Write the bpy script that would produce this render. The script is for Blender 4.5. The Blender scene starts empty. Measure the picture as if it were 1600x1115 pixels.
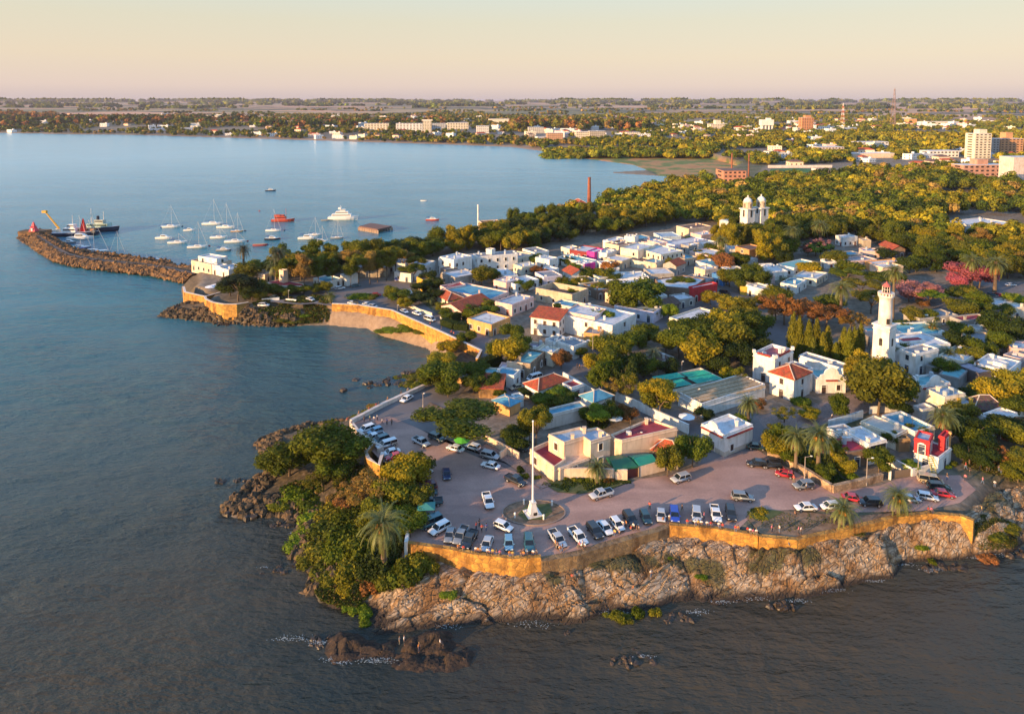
import bpy, math, random
import numpy as np
from mathutils import Vector, Matrix
random.seed(7); RNG=np.random.RandomState(7)
S=bpy.context.scene; COL=S.collection; R=math.radians
# ---------------------------------------------------------------- camera
FPX=1067.0; CXP=800.0; HC=80.0; PITCH=math.radians(4.6)   # almost level camera with a lowered lens: uprights stay upright
CYP=157.0+FPX*math.tan(PITCH); CP,SP=math.cos(PITCH),math.sin(PITCH)
cam=bpy.data.cameras.new('camera'); co=bpy.data.objects.new('camera',cam); COL.objects.link(co)
cam.sensor_width=36; cam.lens=36*FPX/1600; cam.clip_end=90000; cam.clip_start=1
cam.shift_y=-(557.5-CYP)/1600.0; co.location=(0,0,HC); co.rotation_euler=(math.pi/2-PITCH,0,0); S.camera=co
GZ=6.0
def P(u,v,z=GZ):
    """survey helper: where the sight line through photo point (u,v) meets height z"""
    a=(u-CXP)/FPX; b=(CYP-v)/FPX
    dy=CP+b*SP; dz=-SP+b*CP; t=(z-HC)/dz
    return (a*t,dy*t)
def proj(x,y,z):
    q=z-HC; f=y*CP-q*SP; up=y*SP+q*CP
    return CXP+FPX*x/f, CYP-FPX*up/f
def inland(d):
    xs=[0,650,1000,1500,2200,3500,5500,8000,12000,20000,40000]; zs=[6,6,7.5,11,16,26,42,56,64,67,68]
    return np.interp(d,xs,zs)
def PG(u,v):
    z=6.0
    for _ in range(30):
        x,y=P(u,v,min(z,78)); z=0.5*z+0.5*float(inland(math.hypot(x,y)))
    return x,y
TL={'A':(0,280,3.9825),'B':(400,280,3.9825),'C':(800,280,3.9825),'D':(1200,280,3.9825),'E':(400,540,3.9825),'F':(800,540,3.9825),'G':(1200,540,3.9825),
'N':(400,800,3.9825),'O':(800,780,3.9825),'Q':(1200,720,3.9825),'R':(0,120,4.),'S':(400,120,4.),'U':(800,120,4.),'V':(1200,120,4.),'_':(0,0,1.)}
for k_,x_,y_ in [('a',600,380),('b',800,360),('c',1000,360),('d',700,500),('e',880,500),('f',1080,500),('g',1400,460),('h',1400,580),('i',1160,520),('j',540,640),('k',620,740),('l',220,300),('m',20,320),('n',380,320),('o',400,400),('p',1080,260)]:
    TL[k_]=(x_,y_,7.965)
def T(t,pts):
    x0,y0,s=TL[t]
    if isinstance(pts[0],(int,float)): return (x0+pts[0]/s,y0+pts[1]/s)
    return [(x0+p[0]/s,y0+p[1]/s) for p in pts]
# ---------------------------------------------------------------- noise
def _h(ix,iy,s):
    n=(ix.astype(np.int64)*374761393+iy.astype(np.int64)*668265263+s*1442695041)&0xffffffff
    n=((n^(n>>13))*1274126177)&0xffffffff
    n=((n^(n>>16))*2246822519)&0xffffffff
    return ((n^(n>>15))&0xffffff)/float(0xffffff)
def vn(x,y,s=0):
    ix=np.floor(x);iy=np.floor(y);fx=x-ix;fy=y-iy
    fx=fx*fx*(3-2*fx);fy=fy*fy*(3-2*fy)
    a=_h(ix,iy,s);b=_h(ix+1,iy,s);c=_h(ix,iy+1,s);d=_h(ix+1,iy+1,s)
    return (a*(1-fx)+b*fx)*(1-fy)+(c*(1-fx)+d*fx)*fy
def fbm(x,y,o=4,s=0):
    r=0;a=.5;t=0
    for i in range(o):
        r=r+a*vn(x,y,s+i);t+=a;a*=.5;x=x*2.03+11.3;y=y*2.03+5.7
    return r/t*2-1
def voro(x,y,s=0):
    ix=np.floor(x);iy=np.floor(y)
    f1=np.full(x.shape,9.);f2=np.full(x.shape,9.);cid=np.zeros(x.shape);cx=np.zeros(x.shape);cy=np.zeros(x.shape)
    for dx in (-1,0,1):
        for dy in (-1,0,1):
            gx=ix+dx;gy=iy+dy
            px=gx+_h(gx,gy,s);py=gy+_h(gx,gy,s+9)
            d=np.hypot(px-x,py-y);c=_h(gx,gy,s+17)
            m=d<f1
            f2=np.where(m,f1,np.minimum(f2,d));cid=np.where(m,c,cid);cx=np.where(m,px,cx);cy=np.where(m,py,cy);f1=np.where(m,d,f1)
    return f1,f2,cid,cx,cy
def sdf(poly,X,Y):
    """signed distance, + inside"""
    d=np.full(X.shape,1e12);ins=np.zeros(X.shape,bool);n=len(poly)
    for i in range(n):
        x1,y1=poly[i];x2,y2=poly[(i+1)%n];ex,ey=x2-x1,y2-y1;L=ex*ex+ey*ey+1e-12
        t=np.clip(((X-x1)*ex+(Y-y1)*ey)/L,0,1)
        d=np.minimum(d,(X-x1-t*ex)**2+(Y-y1-t*ey)**2)
        c=((y1>Y)!=(y2>Y))
        if y1!=y2: ins^=c&(X<(x2-x1)*(Y-y1)/(y2-y1)+x1)
    d=np.sqrt(d);return np.where(ins,d,-d)
def sm(a,b,x):
    t=np.clip((x-a)/(b-a),0,1);return t*t*(3-2*t)
# ---------------------------------------------------------------- mesh helpers
def mesh_np(name,V,Fc,smooth=False):
    """V (n,3), Fc (m,k) constant-size faces"""
    V=np.asarray(V,np.float32);Fc=np.asarray(Fc,np.int32);m=bpy.data.meshes.new(name);k=Fc.shape[1]
    m.vertices.add(len(V));m.vertices.foreach_set('co',V.ravel())
    m.loops.add(Fc.size);m.loops.foreach_set('vertex_index',Fc.ravel())
    m.polygons.add(len(Fc));m.polygons.foreach_set('loop_start',np.arange(0,Fc.size,k,dtype=np.int32))
    try: m.polygons.foreach_set('loop_total',np.full(len(Fc),k,np.int32))
    except Exception: pass
    m.polygons.foreach_set('use_smooth',np.full(len(Fc),smooth));m.update(calc_edges=True);return m
def attr(m,name,vals):
    a=m.attributes.new(name,'FLOAT','POINT');a.data.foreach_set('value',np.asarray(vals,np.float32).ravel())
class MB:
    def __init__(s): s.v=[];s.f=[];s.m=[]
    def add(s,vs,fs,mi=0):
        b=len(s.v);s.v+=[tuple(p) for p in vs];s.f+=[tuple(i+b for i in f) for f in fs];s.m+=[mi]*len(fs);return s
    def box(s,c,d,rz=0,mi=0,taper=1.0):
        cx,cy,cz=c;x,y,z=d[0]/2,d[1]/2,d[2]/2;ca,sa=math.cos(rz),math.sin(rz);vs=[]
        for sz in(-1,1):
            k=taper if sz>0 else 1
            for sx,sy in((-1,-1),(1,-1),(1,1),(-1,1)):
                a,b=sx*x*k,sy*y*k;vs.append((cx+a*ca-b*sa,cy+a*sa+b*ca,cz+sz*z))
        return s.add(vs,[(3,2,1,0),(4,5,6,7),(0,1,5,4),(1,2,6,5),(2,3,7,6),(3,0,4,7)],mi)
    def rings(s,rs,cap=True,mi=0,closed=True):
        n=len(rs[0]);vs=[p for r in rs for p in r];fs=[]
        for i in range(len(rs)-1):
            for j in range(n if closed else n-1):
                a=i*n+j;b=i*n+(j+1)%n;fs.append((a,b,b+n,a+n))
        if cap: fs.append(tuple(range(n-1,-1,-1)));fs.append(tuple(range((len(rs)-1)*n,len(rs)*n)))
        return s.add(vs,fs,mi)
    def cyl(s,p0,p1,r0,r1=None,n=8,mi=0,cap=True):
        r1=r0 if r1 is None else r1;p0=Vector(p0);p1=Vector(p1);d=(p1-p0)
        if d.length<1e-6: return s
        d.normalize();u=d.orthogonal().normalized();w=d.cross(u);rs=[]
        for p,r in((p0,r0),(p1,r1)):
            rs.append([tuple(p+u*(r*math.cos(6.28318*i/n))+w*(r*math.sin(6.28318*i/n))) for i in range(n)])
        return s.rings(rs,cap,mi)
    def tube(s,pts,rad,n=6,mi=0):
        rs=[]
        for i,p in enumerate(pts):
            a=Vector(pts[max(0,i-1)]);b=Vector(pts[min(len(pts)-1,i+1)]);d=(b-a).normalized()
            u=d.cross(Vector((.3,.9,.2))).normalized();w=d.cross(u);r=rad[i];p=Vector(p)
            rs.append([tuple(p+u*(r*math.cos(6.28318*k/n))+w*(r*math.sin(6.28318*k/n))) for k in range(n)])
        return s.rings(rs,True,mi)
    def lathe(s,prof,c=(0,0,0),n=16,mi=0):
        rs=[[(c[0]+r*math.cos(6.28318*k/n),c[1]+r*math.sin(6.28318*k/n),c[2]+z) for k in range(n)] for r,z in prof]
        return s.rings(rs,True,mi)
    def sph(s,c,r,sc=(1,1,1),n=10,mi=0):
        m=n//2+1;pr=[(r*math.sin(math.pi*(i+.02)/(m+.04)),-r*math.cos(math.pi*(i+.02)/(m+.04))) for i in range(m+1)]
        rs=[[(c[0]+q*math.cos(6.28318*k/n)*sc[0],c[1]+q*math.sin(6.28318*k/n)*sc[1],c[2]+z*sc[2]) for k in range(n)] for q,z in pr]
        return s.rings(rs,True,mi)
    def mesh(s,name,mats=(),smooth=False):
        me=bpy.data.meshes.new(name);me.from_pydata(s.v,[],s.f)
        for m in mats: me.materials.append(m)
        if any(s.m): me.polygons.foreach_set('material_index',s.m)
        if smooth: me.polygons.foreach_set('use_smooth',[True]*len(s.f))
        me.update();return me
    def build(s,name,mat,parent=None,smooth=False,loc=None):
        o=bpy.data.objects.new(name,s.mesh(name,[mat] if mat else [],smooth));COL.objects.link(o)
        if parent is not None: o.parent=parent
        if loc: o.location=loc
        return o
def put(name,me,parent=None,loc=None,rz=0,sc=None):
    o=bpy.data.objects.new(name,me);COL.objects.link(o)
    if parent is not None:o.parent=parent
    if loc is not None:o.location=loc
    if rz:o.rotation_euler[2]=rz
    if sc is not None:o.scale=sc if hasattr(sc,'__len__') else (sc,sc,sc)
    return o
def tag(o,label=None,cat=None,group=None,kind=None):
    if label:o['label']=label
    if cat:o['category']=cat
    if group:o['group']=group
    if kind:o['kind']=kind
    return o
def thing(name,loc=(0,0,0),rz=0,label=None,cat=None,group=None):
    o=bpy.data.objects.new(name,None);COL.objects.link(o);o.location=loc;o.rotation_euler[2]=rz;o.empty_display_size=1
    return tag(o,label,cat,group)
def clone(root,loc,rz=0,sc=None):
    def cp(o,par):
        c=o.copy();COL.objects.link(c);c.parent=par
        for ch in KIDS.get(o.name,()) or o.children: cp(ch,c)
        return c
    r=cp(root,None);r.location=loc;r.rotation_euler[2]=rz
    if sc:r.scale=(sc,sc,sc)
    return r
KIDS={}
# ---------------------------------------------------------------- materials
class NT:
    def __init__(s,name):
        s.m=bpy.data.materials.new(name);s.m.use_nodes=True;s.t=s.m.node_tree;s.n=s.t.nodes;s.b=s.n['Principled BSDF'];s.l=s.t.links
        s.b.inputs['Roughness'].default_value=.85
    def node(s,t,**k):
        x=s.n.new(t)
        for a,v in k.items():
            if a in x.inputs: x.inputs[a].default_value=v
            else: setattr(x,a,v)
        return x
    def link(s,a,b): s.l.new(a,b)
    def pos(s): 
        g=s.node('ShaderNodeNewGeometry');return g.outputs['Position']
    def obj(s): return s.node('ShaderNodeTexCoord').outputs['Object']
    def noise(s,vec,scale,detail=4,rough=.55,sc=None):
        if sc:
            mp=s.node('ShaderNodeMapping');mp.inputs['Scale'].default_value=sc;s.link(vec,mp.inputs[0]);vec=mp.outputs[0]
        x=s.node('ShaderNodeTexNoise');x.inputs['Scale'].default_value=scale;x.inputs['Detail'].default_value=detail;x.inputs['Roughness'].default_value=rough
        s.link(vec,x.inputs['Vector']);return x.outputs['Fac']
    def ramp(s,fac,stops):
        x=s.node('ShaderNodeValToRGB');e=x.color_ramp.elements
        while len(e)<len(stops): e.new(.5)
        for i,(p,c) in enumerate(stops): e[i].position=p;e[i].color=(*c,1) if len(c)==3 else c
        s.link(fac,x.inputs[0]);return x.outputs[0]
    def mix(s,fac,a,b,mode='MIX'):
        x=s.node('ShaderNodeMix');x.data_type='RGBA';x.blend_type=mode
        for v,i in((fac,0),(a,6),(b,7)):
            if isinstance(v,bpy.types.NodeSocket): s.link(v,x.inputs[i])
            elif i==0: x.inputs[0].default_value=v
            else: x.inputs[i].default_value=(*v,1)
        return x.outputs[2]
    def math(s,op,a,b=0):
        x=s.node('ShaderNodeMath');x.operation=op
        for i,v in enumerate((a,b)):
            if isinstance(v,bpy.types.NodeSocket): s.link(v,x.inputs[i])
            else: x.inputs[i].default_value=v
        return x.outputs[0]
    def attr(s,name,t='GEOMETRY'):
        x=s.node('ShaderNodeAttribute');x.attribute_name=name;x.attribute_type=t;return x.outputs['Fac']
    def col(s,c): 
        if isinstance(c,bpy.types.NodeSocket): s.link(c,s.b.inputs['Base Color'])
        else: s.b.inputs['Base Color'].default_value=(*c,1)
        return s
    def bump(s,h,dist=.1,st=1.):
        x=s.node('ShaderNodeBump');x.inputs['Strength'].default_value=st;x.inputs['Distance'].default_value=dist;s.link(h,x.inputs['Height']);s.link(x.outputs[0],s.b.inputs['Normal']);return s
    def set(s,**k):
        for a,v in k.items(): s.b.inputs[a.replace('_',' ')].default_value=v
        return s
MC={}
def mat(name,fn):
    if name not in MC: MC[name]=fn(name)
    return MC[name]
def cname(c): return '_'.join('%02x'%int(x*255) for x in c)
def plaster(c):
    def f(n):
        t=NT(n);p=t.pos();a=t.noise(p,.35,5);b=t.noise(p,1.2,4,.6,(1,1,.25))
        col=t.mix(t.ramp(a,[(.3,(.78,.76,.72)),(.65,(1.03,1.02,1))]),c,(0,0,0));m=t.mix(1.,c,t.ramp(a,[(.3,(.82,.8,.76)),(.62,(1,1,1))]),'MULTIPLY')
        m2=t.mix(.5,m,t.mix(1.,m,t.ramp(b,[(.35,(.62,.58,.52)),(.55,(1,1,1))]),'MULTIPLY'));t.col(m2);t.bump(t.noise(p,6,3),.03,.4);return t.m
    return mat('plaster_'+cname(c),f)
def paint(c,rough=.3,metal=0.):
    def f(n):
        t=NT(n);t.col(c).set(Roughness=rough,Metallic=metal);return t.m
    return mat('paint_%s_%d_%d'%(cname(c),rough*100,metal*10),f)
def roofmat(c):
    def f(n):
        t=NT(n);p=t.pos();a=t.noise(p,.5,6,.65);b=t.noise(p,3,3)
        m=t.mix(1.,c,t.ramp(a,[(.3,(.6,.58,.56)),(.5,(.95,.95,.95)),(.7,(1.1,1.08,1.05))]),'MULTIPLY');m=t.mix(.35,m,t.mix(1.,m,t.ramp(b,[(.4,(.7,.7,.7)),(.6,(1.05,1.05,1.05))]),'MULTIPLY'))
        t.col(m);t.bump(b,.04,.4);return t.m
    return mat('deck_'+cname(c),f)
def tiles(c):
    def f(n):
        t=NT(n);p=t.pos();a=t.noise(p,.8,5,.7);w=t.node('ShaderNodeTexVoronoi');w.inputs['Scale'].default_value=3.2;t.link(p,w.inputs[0])
        m=t.mix(1.,c,t.ramp(a,[(.3,(.55,.5,.5)),(.55,(1,1,1)),(.75,(1.25,1.15,1.))]),'MULTIPLY');m=t.mix(.5,m,t.mix(1.,m,w.outputs['Color'],'MULTIPLY'))
        t.col(m);t.bump(w.outputs[0],.08,.7);return t.m
    return mat('clay_'+cname(c),f)
def stone(c,c2=(.16,.12,.09),sc=1.4):
    def f(n):
        t=NT(n);p=t.pos();w=t.node('ShaderNodeTexVoronoi');w.feature='DISTANCE_TO_EDGE';w.inputs['Scale'].default_value=sc
        mp=t.node('ShaderNodeMapping');mp.inputs['Scale'].default_value=(1,1,1.7);t.link(p,mp.inputs[0]);t.link(mp.outputs[0],w.inputs[0])
        w2=t.node('ShaderNodeTexVoronoi');w2.inputs['Scale'].default_value=sc;t.link(mp.outputs[0],w2.inputs[0])
        m=t.mix(1.,c,t.ramp(t.noise(p,.6,6,.7),[(.3,(.5,.48,.45)),(.6,(1.1,1.05,1.))]),'MULTIPLY')
        g=t.node('ShaderNodeRGBToBW');t.link(w2.outputs['Color'],g.inputs[0])
        m=t.mix(1.,m,t.ramp(g.outputs[0],[(0,(.65,.65,.65)),(1,(1.15,1.15,1.15))]),'MULTIPLY')
        st_=t.noise(p,.45,5,.65,(1,1,.3));m=t.mix(1.,m,t.ramp(st_,[(.36,(.42,.36,.3)),(.5,(1,1,1)),(.68,(1.15,1.2,1.15))]),'MULTIPLY');m=t.mix(t.ramp(w.outputs[0],[(.0,(.8,.8,.8)),(.07,(0,0,0))]),m,c2);t.col(m);t.bump(t.math('MINIMUM',w.outputs[0],.12),.35,.9);return t.m
    return mat('stone_'+cname(c)+str(sc),f)
# ---------------------------------------------------------------- coast and terrain
COAST=[(1760,800),(1680,830),(1600,850),(1586,863),(1526,871),(1490,876),(1436,877),(1408,883),(1401,904),(1360,907),(1300,921),(1250,933),(1200,936),(1161,938),(1101,946),(1063,941),(1026,951),(981,958),(951,956),(910,973),(850,971),(800,976),(734,978),(651,985),(613,988),(566,993),(575,980),(583,958),(541,956),(500,940),(488,925),(490,883),(458,870),(465,860),(468,835),(458,809),(440,802),(372,805),(350,800),(365,780),(400,775),(418,762),(404,748),(428,732),(412,715),(408,692),(430,680),(480,665),(540,662),(548,660),(600,629),(662,600),(650,590),(655,580),(676,570),(679,560),(672,545),(641,536),(596,524),(575,513),(513,507),(463,509),(400,509),(372,505),(345,504),(300,500),(250,493),(262,486),(300,480),(322,482),(318,474),(287,465),(286,448),(300,438),(250,431),(200,425),(150,418),(110,412),(75,402),(45,382),(28,372),(42,362),(60,366),(78,378),(100,392),(118,399),(150,402),(210,411),(270,417),(294,424),(330,418),(372,412),(400,418),(430,415),(500,405),(560,402),(650,388),(740,372),(790,362),(812,350),(860,343),(900,325),(940,317),(990,303),(1045,295),(1050,284),(1045,276),(1000,273),(950,270),(1012,266),(990,258),(930,250),(880,244),(830,239),(880,241),(830,234),(800,230),(700,226),(560,222),(400,217),(200,211),(100,210),(0,208),(-300,203),(-700,200)]
COASTW=[P(u,v,0) for u,v in COAST]+[(-6000,2300),(-45000,2600),(-45000,45000),(45000,45000),(45000,-6000),(2000,-300),(300,60)]
PLAT=[(1700,770),(1600,748),(1560,752),(1520,803),(1440,806),(1401,807),(1350,822),(1300,831),(1243,843),(1200,838),(1187,835),(1151,832),(1114,826),(1046,821),(1026,828),(940,851),(850,874),(800,872),(740,864),(701,857),(634,847),(640,800),(650,762),(655,740),(640,733),(596,722),(578,706),(578,690),(562,674),(549,658),(600,630),(662,602),(684,590),(720,580),(752,558),(740,546),(690,520),(650,500),(615,487),(560,481),(525,479),(490,474),(470,476),(430,472),(386,478),(350,474),(322,468),(326,462),(318,458),(289,452),(305,441),(306,437),(303,425),(340,419),(372,414),(400,420),(430,417),(500,407),(560,404),(650,390),(740,374),(790,364),(812,352),(860,345),(900,327),(940,319),(990,305),(1049,297),(1100,285),(1100,262),(1000,247),(900,236),(830,230),(700,224),(560,220.5),(400,215.5),(200,209.8),(0,206.8),(-300,202),(-700,199)]
PLATW=[P(u,v,GZ ) for i,(u,v) in enumerate(PLAT)]+[(-6000,2400),(-45000,2700),(-45000,45000),(45000,45000),(45000,-5000),(2000,-200),(300,85)]
MARSH=[P(u,v,0) for u,v in [(825,238),(1000,262),(1050,284),(1120,280),(1160,262),(1100,245),(950,236),(870,232)]]
MOLE=[P(u,v,0) for u,v in [(20,372),(75,408),(110,416),(200,430),(303,444),(306,424),(210,405),(120,392),(60,360)]]
BEACHES=[[P(u,v,1) for u,v in q] for q in ([(500,518),(520,480),(615,488),(690,520),(705,560),(665,575),(610,552)],[(-700,196),(0,205.5),(400,214.5),(700,223),(830,228),(900,238),(830,240),(700,228),(400,219),(0,211),(-700,204)])]
GRASSP=[[P(u,v) for u,v in q] for q in ([(1165,812),(1185,797),(1235,796),(1330,803),(1430,797),(1500,800),(1510,806),(1401,812),(1300,832),(1243,845),(1190,838)],[(560,720),(650,745),(640,850),(560,900),(470,880),(470,800)],[(1480,740),(1600,700),(1640,760),(1560,760),(1520,745)],[(1260,650),(1345,630),(1350,665),(1240,700)],[(845,757),(905,772),(955,765),(985,752),(960,745),(880,745)],[(1200,700),(1240,650),(1330,740),(1330,765),(1300,765)],[(600,478),(700,510),(780,520),(740,470),(640,440)],[(1060,240),(1200,255),(1160,290),(1010,262)])]
def ground_h(X,Y,rock=False):
    X=np.asarray(X,float);Y=np.asarray(Y,float)
    dc=sdf(COASTW,X,Y);dp=sdf(PLATW,X,Y)
    D=np.hypot(X,Y);top=inland(D)
    far=sm(3500,9000,D);top=top+far*(fbm(X/2600,Y/1500,4,3)*16-2)+sm(900,3000,D)*fbm(X/900,Y/700,3,5)*4
    out=np.clip(dc/(dc+np.maximum(-dp,0)+1e-6),0,1)
    ft=4.2+.9*sm(25,55,X)*(Y<170);slope=np.minimum(1,out*1.3)**.8*ft
    rk=fbm(X/5,Y/5,4,8)*.7*np.clip(dc/4,0,1)*np.clip(-dp/3,0,1)
    h=np.where(dp>0,top*1.0,slope+rk)
    edge=sm(0,2.2,dp);h=np.where(dp>0,ft+(top-ft)*edge,h)
    fr=sm(480,760,D);h=np.where(dc>0,h*(1-fr)+np.minimum(top,.35+dc*.055)*fr,h)
    mo=(sdf(MOLE,X,Y)>-3)&(dp<-.5);h=np.where(mo&(dc>0),np.maximum(h,np.minimum(3.5,dc*.7)),h)
    h=np.where(dc<0,np.maximum(-6,dc*.35),h)
    m=sdf(MARSH,X,Y);h=np.where((m>0)&(dc>0),np.minimum(h,.35+fbm(X/60,Y/60,3,2)*.5+dc*.004),h)
    return h,dc,dp,m
def lines(segs):
    r=[]
    for a,b,n in segs: r+=list(np.linspace(a,b,n,endpoint=False))
    return r
xs=lines([(-150,-100,34),(-100,190,330),(190,330,80)])
def grow(x0,step,lim,g=1.06):
    r=[x0]
    while abs(r[-1])<lim: r.append(r[-1]+step);step*=g
    return r
xs=sorted(grow(-150,-2.0,44000,1.055)[1:])+xs+grow(330,2.5,44000,1.055)
ys=[-4000,-1500,-500,-100,20]+lines([(60,180,230),(180,330,150),(330,520,110)])+grow(520,2.,44000,1.022)
XX,YY=np.meshgrid(np.array(xs),np.array(ys));nx,ny=len(xs),len(ys)
gh,gdc,gdp,gm=ground_h(XX,YY)
GPOL={}
RW=[P(u,v,1.5) for u,v in [(1640,735),(1600,745),(1560,755),(1525,815),(1350,828),(1245,846),(1188,850),(1184,838),(1046,830),(1000,838),(940,852),(850,880),(700,884),(650,870),(560,905),(500,925),(480,950),(560,1010),(760,1000),(1000,980),(1200,955),(1420,925),(1440,890),(1600,880),(1700,840)]]
grz=sdf(RW,XX,YY)
ghm=np.where(grz>0,gh-2.2*sm(0,2.5,grz)*sm(.3,1.2,-gdp),gh)
idx=np.arange(nx*ny).reshape(ny,nx)
Fq=np.stack([idx[:-1,:-1],idx[:-1,1:],idx[1:,1:],idx[1:,:-1]],-1).reshape(-1,4)
keep=(gh.ravel()[Fq].max(1)>-5.9);Fq=Fq[keep]
used=np.unique(Fq);remap=np.full(nx*ny,-1);remap[used]=np.arange(len(used));Fq=remap[Fq]
Vg=np.stack([XX.ravel(),YY.ravel(),ghm.ravel()],-1)[used]
gm_=mesh_np('ground',Vg,Fq,True)
gr=np.full(XX.shape,-1e9)
for q in GRASSP: gr=np.maximum(gr,sdf(q,XX,YY))
be=np.full(XX.shape,-1e9)
for q in BEACHES: be=np.maximum(be,sdf(q,XX,YY))
attr(gm_,'grass',sm(-3,2,gr).ravel()[used]);attr(gm_,'sand',np.where(YY<600,sm(-2,2,be),sm(-6,6,be)).ravel()[used])
attr(gm_,'rock',(sm(3,0,gdp)*(gdc>0)*(YY<460)*(be<-1)).ravel()[used]);attr(gm_,'marsh',((gm>0)*1.).ravel()[used]);attr(gm_,'far',sm(1300,3200,np.hypot(XX,YY)).ravel()[used])
def ground_mat(n):
    t=NT(n);p=t.pos()
    a=t.noise(p,.05,6,.6);b=t.noise(p,.6,5,.65)
    earth=t.ramp(b,[(.3,(.10,.08,.055)),(.5,(.19,.15,.11)),(.7,(.28,.225,.175))])
    grass=t.ramp(b,[(.3,(.025,.04,.01)),(.5,(.06,.075,.02)),(.68,(.16,.13,.06))])
    c=t.mix(t.math('MULTIPLY',t.attr('grass'),t.ramp(a,[(.35,(.35,.35,.35)),(.6,(1,1,1))])),earth,grass)
    rock=t.ramp(t.noise(p,1.1,6,.7),[(.3,(.025,.02,.012)),(.5,(.075,.055,.03)),(.7,(.18,.13,.085))])
    c=t.mix(t.attr('rock'),c,rock)
    c=t.mix(t.attr('sand'),c,t.ramp(b,[(.3,(.21,.14,.09)),(.7,(.34,.245,.17))]))
    v=t.node('ShaderNodeTexVoronoi');v.inputs['Scale'].default_value=.0028;mp=t.node('ShaderNodeMapping');mp.inputs['Scale'].default_value=(.42,1.,1);t.link(p,mp.inputs[0]);t.link(mp.outputs[0],v.inputs[0])
    g=t.node('ShaderNodeRGBToBW');t.link(v.outputs['Color'],g.inputs[0])
    field=t.ramp(g.outputs[0],[(0,(.12,.14,.05)),(.3,(.22,.17,.08)),(.45,(.55,.29,.17)),(.6,(.70,.38,.22)),(.75,(.26,.21,.09)),(1,(.8,.45,.27))])
    w=t.noise(p,.0016,7,.7);field=t.mix(t.ramp(w,[(.52,(0,0,0)),(.57,(1,1,1))]),field,(.04,.05,.03))
    c=t.mix(t.attr('far'),c,field)
    mar=t.ramp(t.noise(p,.03,6,.65),[(.3,(.34,.15,.05)),(.46,(.42,.22,.08)),(.54,(.12,.16,.03)),(.75,(.09,.15,.02))])
    c=t.mix(t.attr('marsh'),c,mar);t.col(c);t.bump(b,.3,.7);return t.m
GM=mat('ground_surface',ground_mat);gm_.materials.append(GM)
go=put('ground',gm_);tag(go,kind='structure')
from bisect import bisect_right
def ghs(x,y):
    i=min(max(bisect_right(xs,x)-1,0),nx-2);j=min(max(bisect_right(ys,y)-1,0),ny-2);a=(x-xs[i])/(xs[i+1]-xs[i]);b=(y-ys[j])/(ys[j+1]-ys[j])
    return float((gh[j,i]*(1-a)+gh[j,i+1]*a)*(1-b)+(gh[j+1,i]*(1-a)+gh[j+1,i+1]*a)*b)
# ---------------------------------------------------------------- water
def water_mat(n):
    t=NT(n);p=t.pos()
    d=t.node('ShaderNodeVectorMath');d.operation='LENGTH';t.link(p,d.inputs[0])
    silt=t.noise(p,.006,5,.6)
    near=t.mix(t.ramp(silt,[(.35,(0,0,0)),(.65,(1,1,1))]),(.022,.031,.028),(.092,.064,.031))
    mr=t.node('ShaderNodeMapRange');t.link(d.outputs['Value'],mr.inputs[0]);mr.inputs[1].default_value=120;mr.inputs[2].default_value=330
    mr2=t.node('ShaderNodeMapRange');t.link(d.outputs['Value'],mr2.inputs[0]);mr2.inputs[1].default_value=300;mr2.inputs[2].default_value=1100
    c=t.mix(mr.outputs[0],near,(.018,.15,.20));c=t.mix(mr2.outputs[0],c,(.20,.47,.60));t.col(c);t.set(Roughness=.2,IOR=1.33)  # bay base colour turns pale blue with distance, painting in the sky's sheen
    w1=t.noise(p,.16,4,.6,(1,2.4,1));w2=t.noise(p,.55,4,.6,(1,2.1,1));w3=t.noise(p,.03,3,.5,(1,2.,1))
    gust=t.noise(p,.012,4,.6,(1,2.6,1));w1=t.math('MULTIPLY',w1,t.ramp(gust,[(.38,(.25,.25,.25)),(.6,(1.35,1.35,1.35))]));h=t.math('ADD',t.math('MULTIPLY',w1,2.2),t.math('ADD',t.math('MULTIPLY',w2,.8),t.math('MULTIPLY',w3,1.5)))
    bf=t.node('ShaderNodeMapRange');t.link(d.outputs['Value'],bf.inputs[0]);bf.inputs[1].default_value=250;bf.inputs[2].default_value=1000;bf.inputs[3].default_value=1.;bf.inputs[4].default_value=.35;t.bump(t.math('MULTIPLY',h,bf.outputs[0]),.55,.8);return t.m
wm=mat('water_surface',water_mat)
# water: one sheet with real low swell near the camera
wx=sorted(grow(-260,-6,45000,1.12)[1:])+lines([(-260,320,420)])+grow(320,6,45000,1.12)
wy=[-5000,-1500,-400,-50,20]+lines([(50,200,190),(200,420,150)])+grow(420,3,45000,1.09)
WX,WY=np.meshgrid(np.array(wx),np.array(wy));D_=np.hypot(WX,WY)
amp=.24*sm(700,150,D_)
wz=(fbm((WX*.8+WY*.5)/7,(WY*.9-WX*.35)/3.1,3,31)*1.0+fbm(WX/18,WY/8,2,35)*.6)*amp
ii=np.arange(WX.size).reshape(WX.shape)
Fw=np.stack([ii[:-1,:-1],ii[:-1,1:],ii[1:,1:],ii[1:,:-1]],-1).reshape(-1,4)
wme=mesh_np('water',np.stack([WX.ravel(),WY.ravel(),wz.ravel()],-1),Fw,True);wme.materials.append(wm);tag(put('water',wme),kind='structure')
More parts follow.
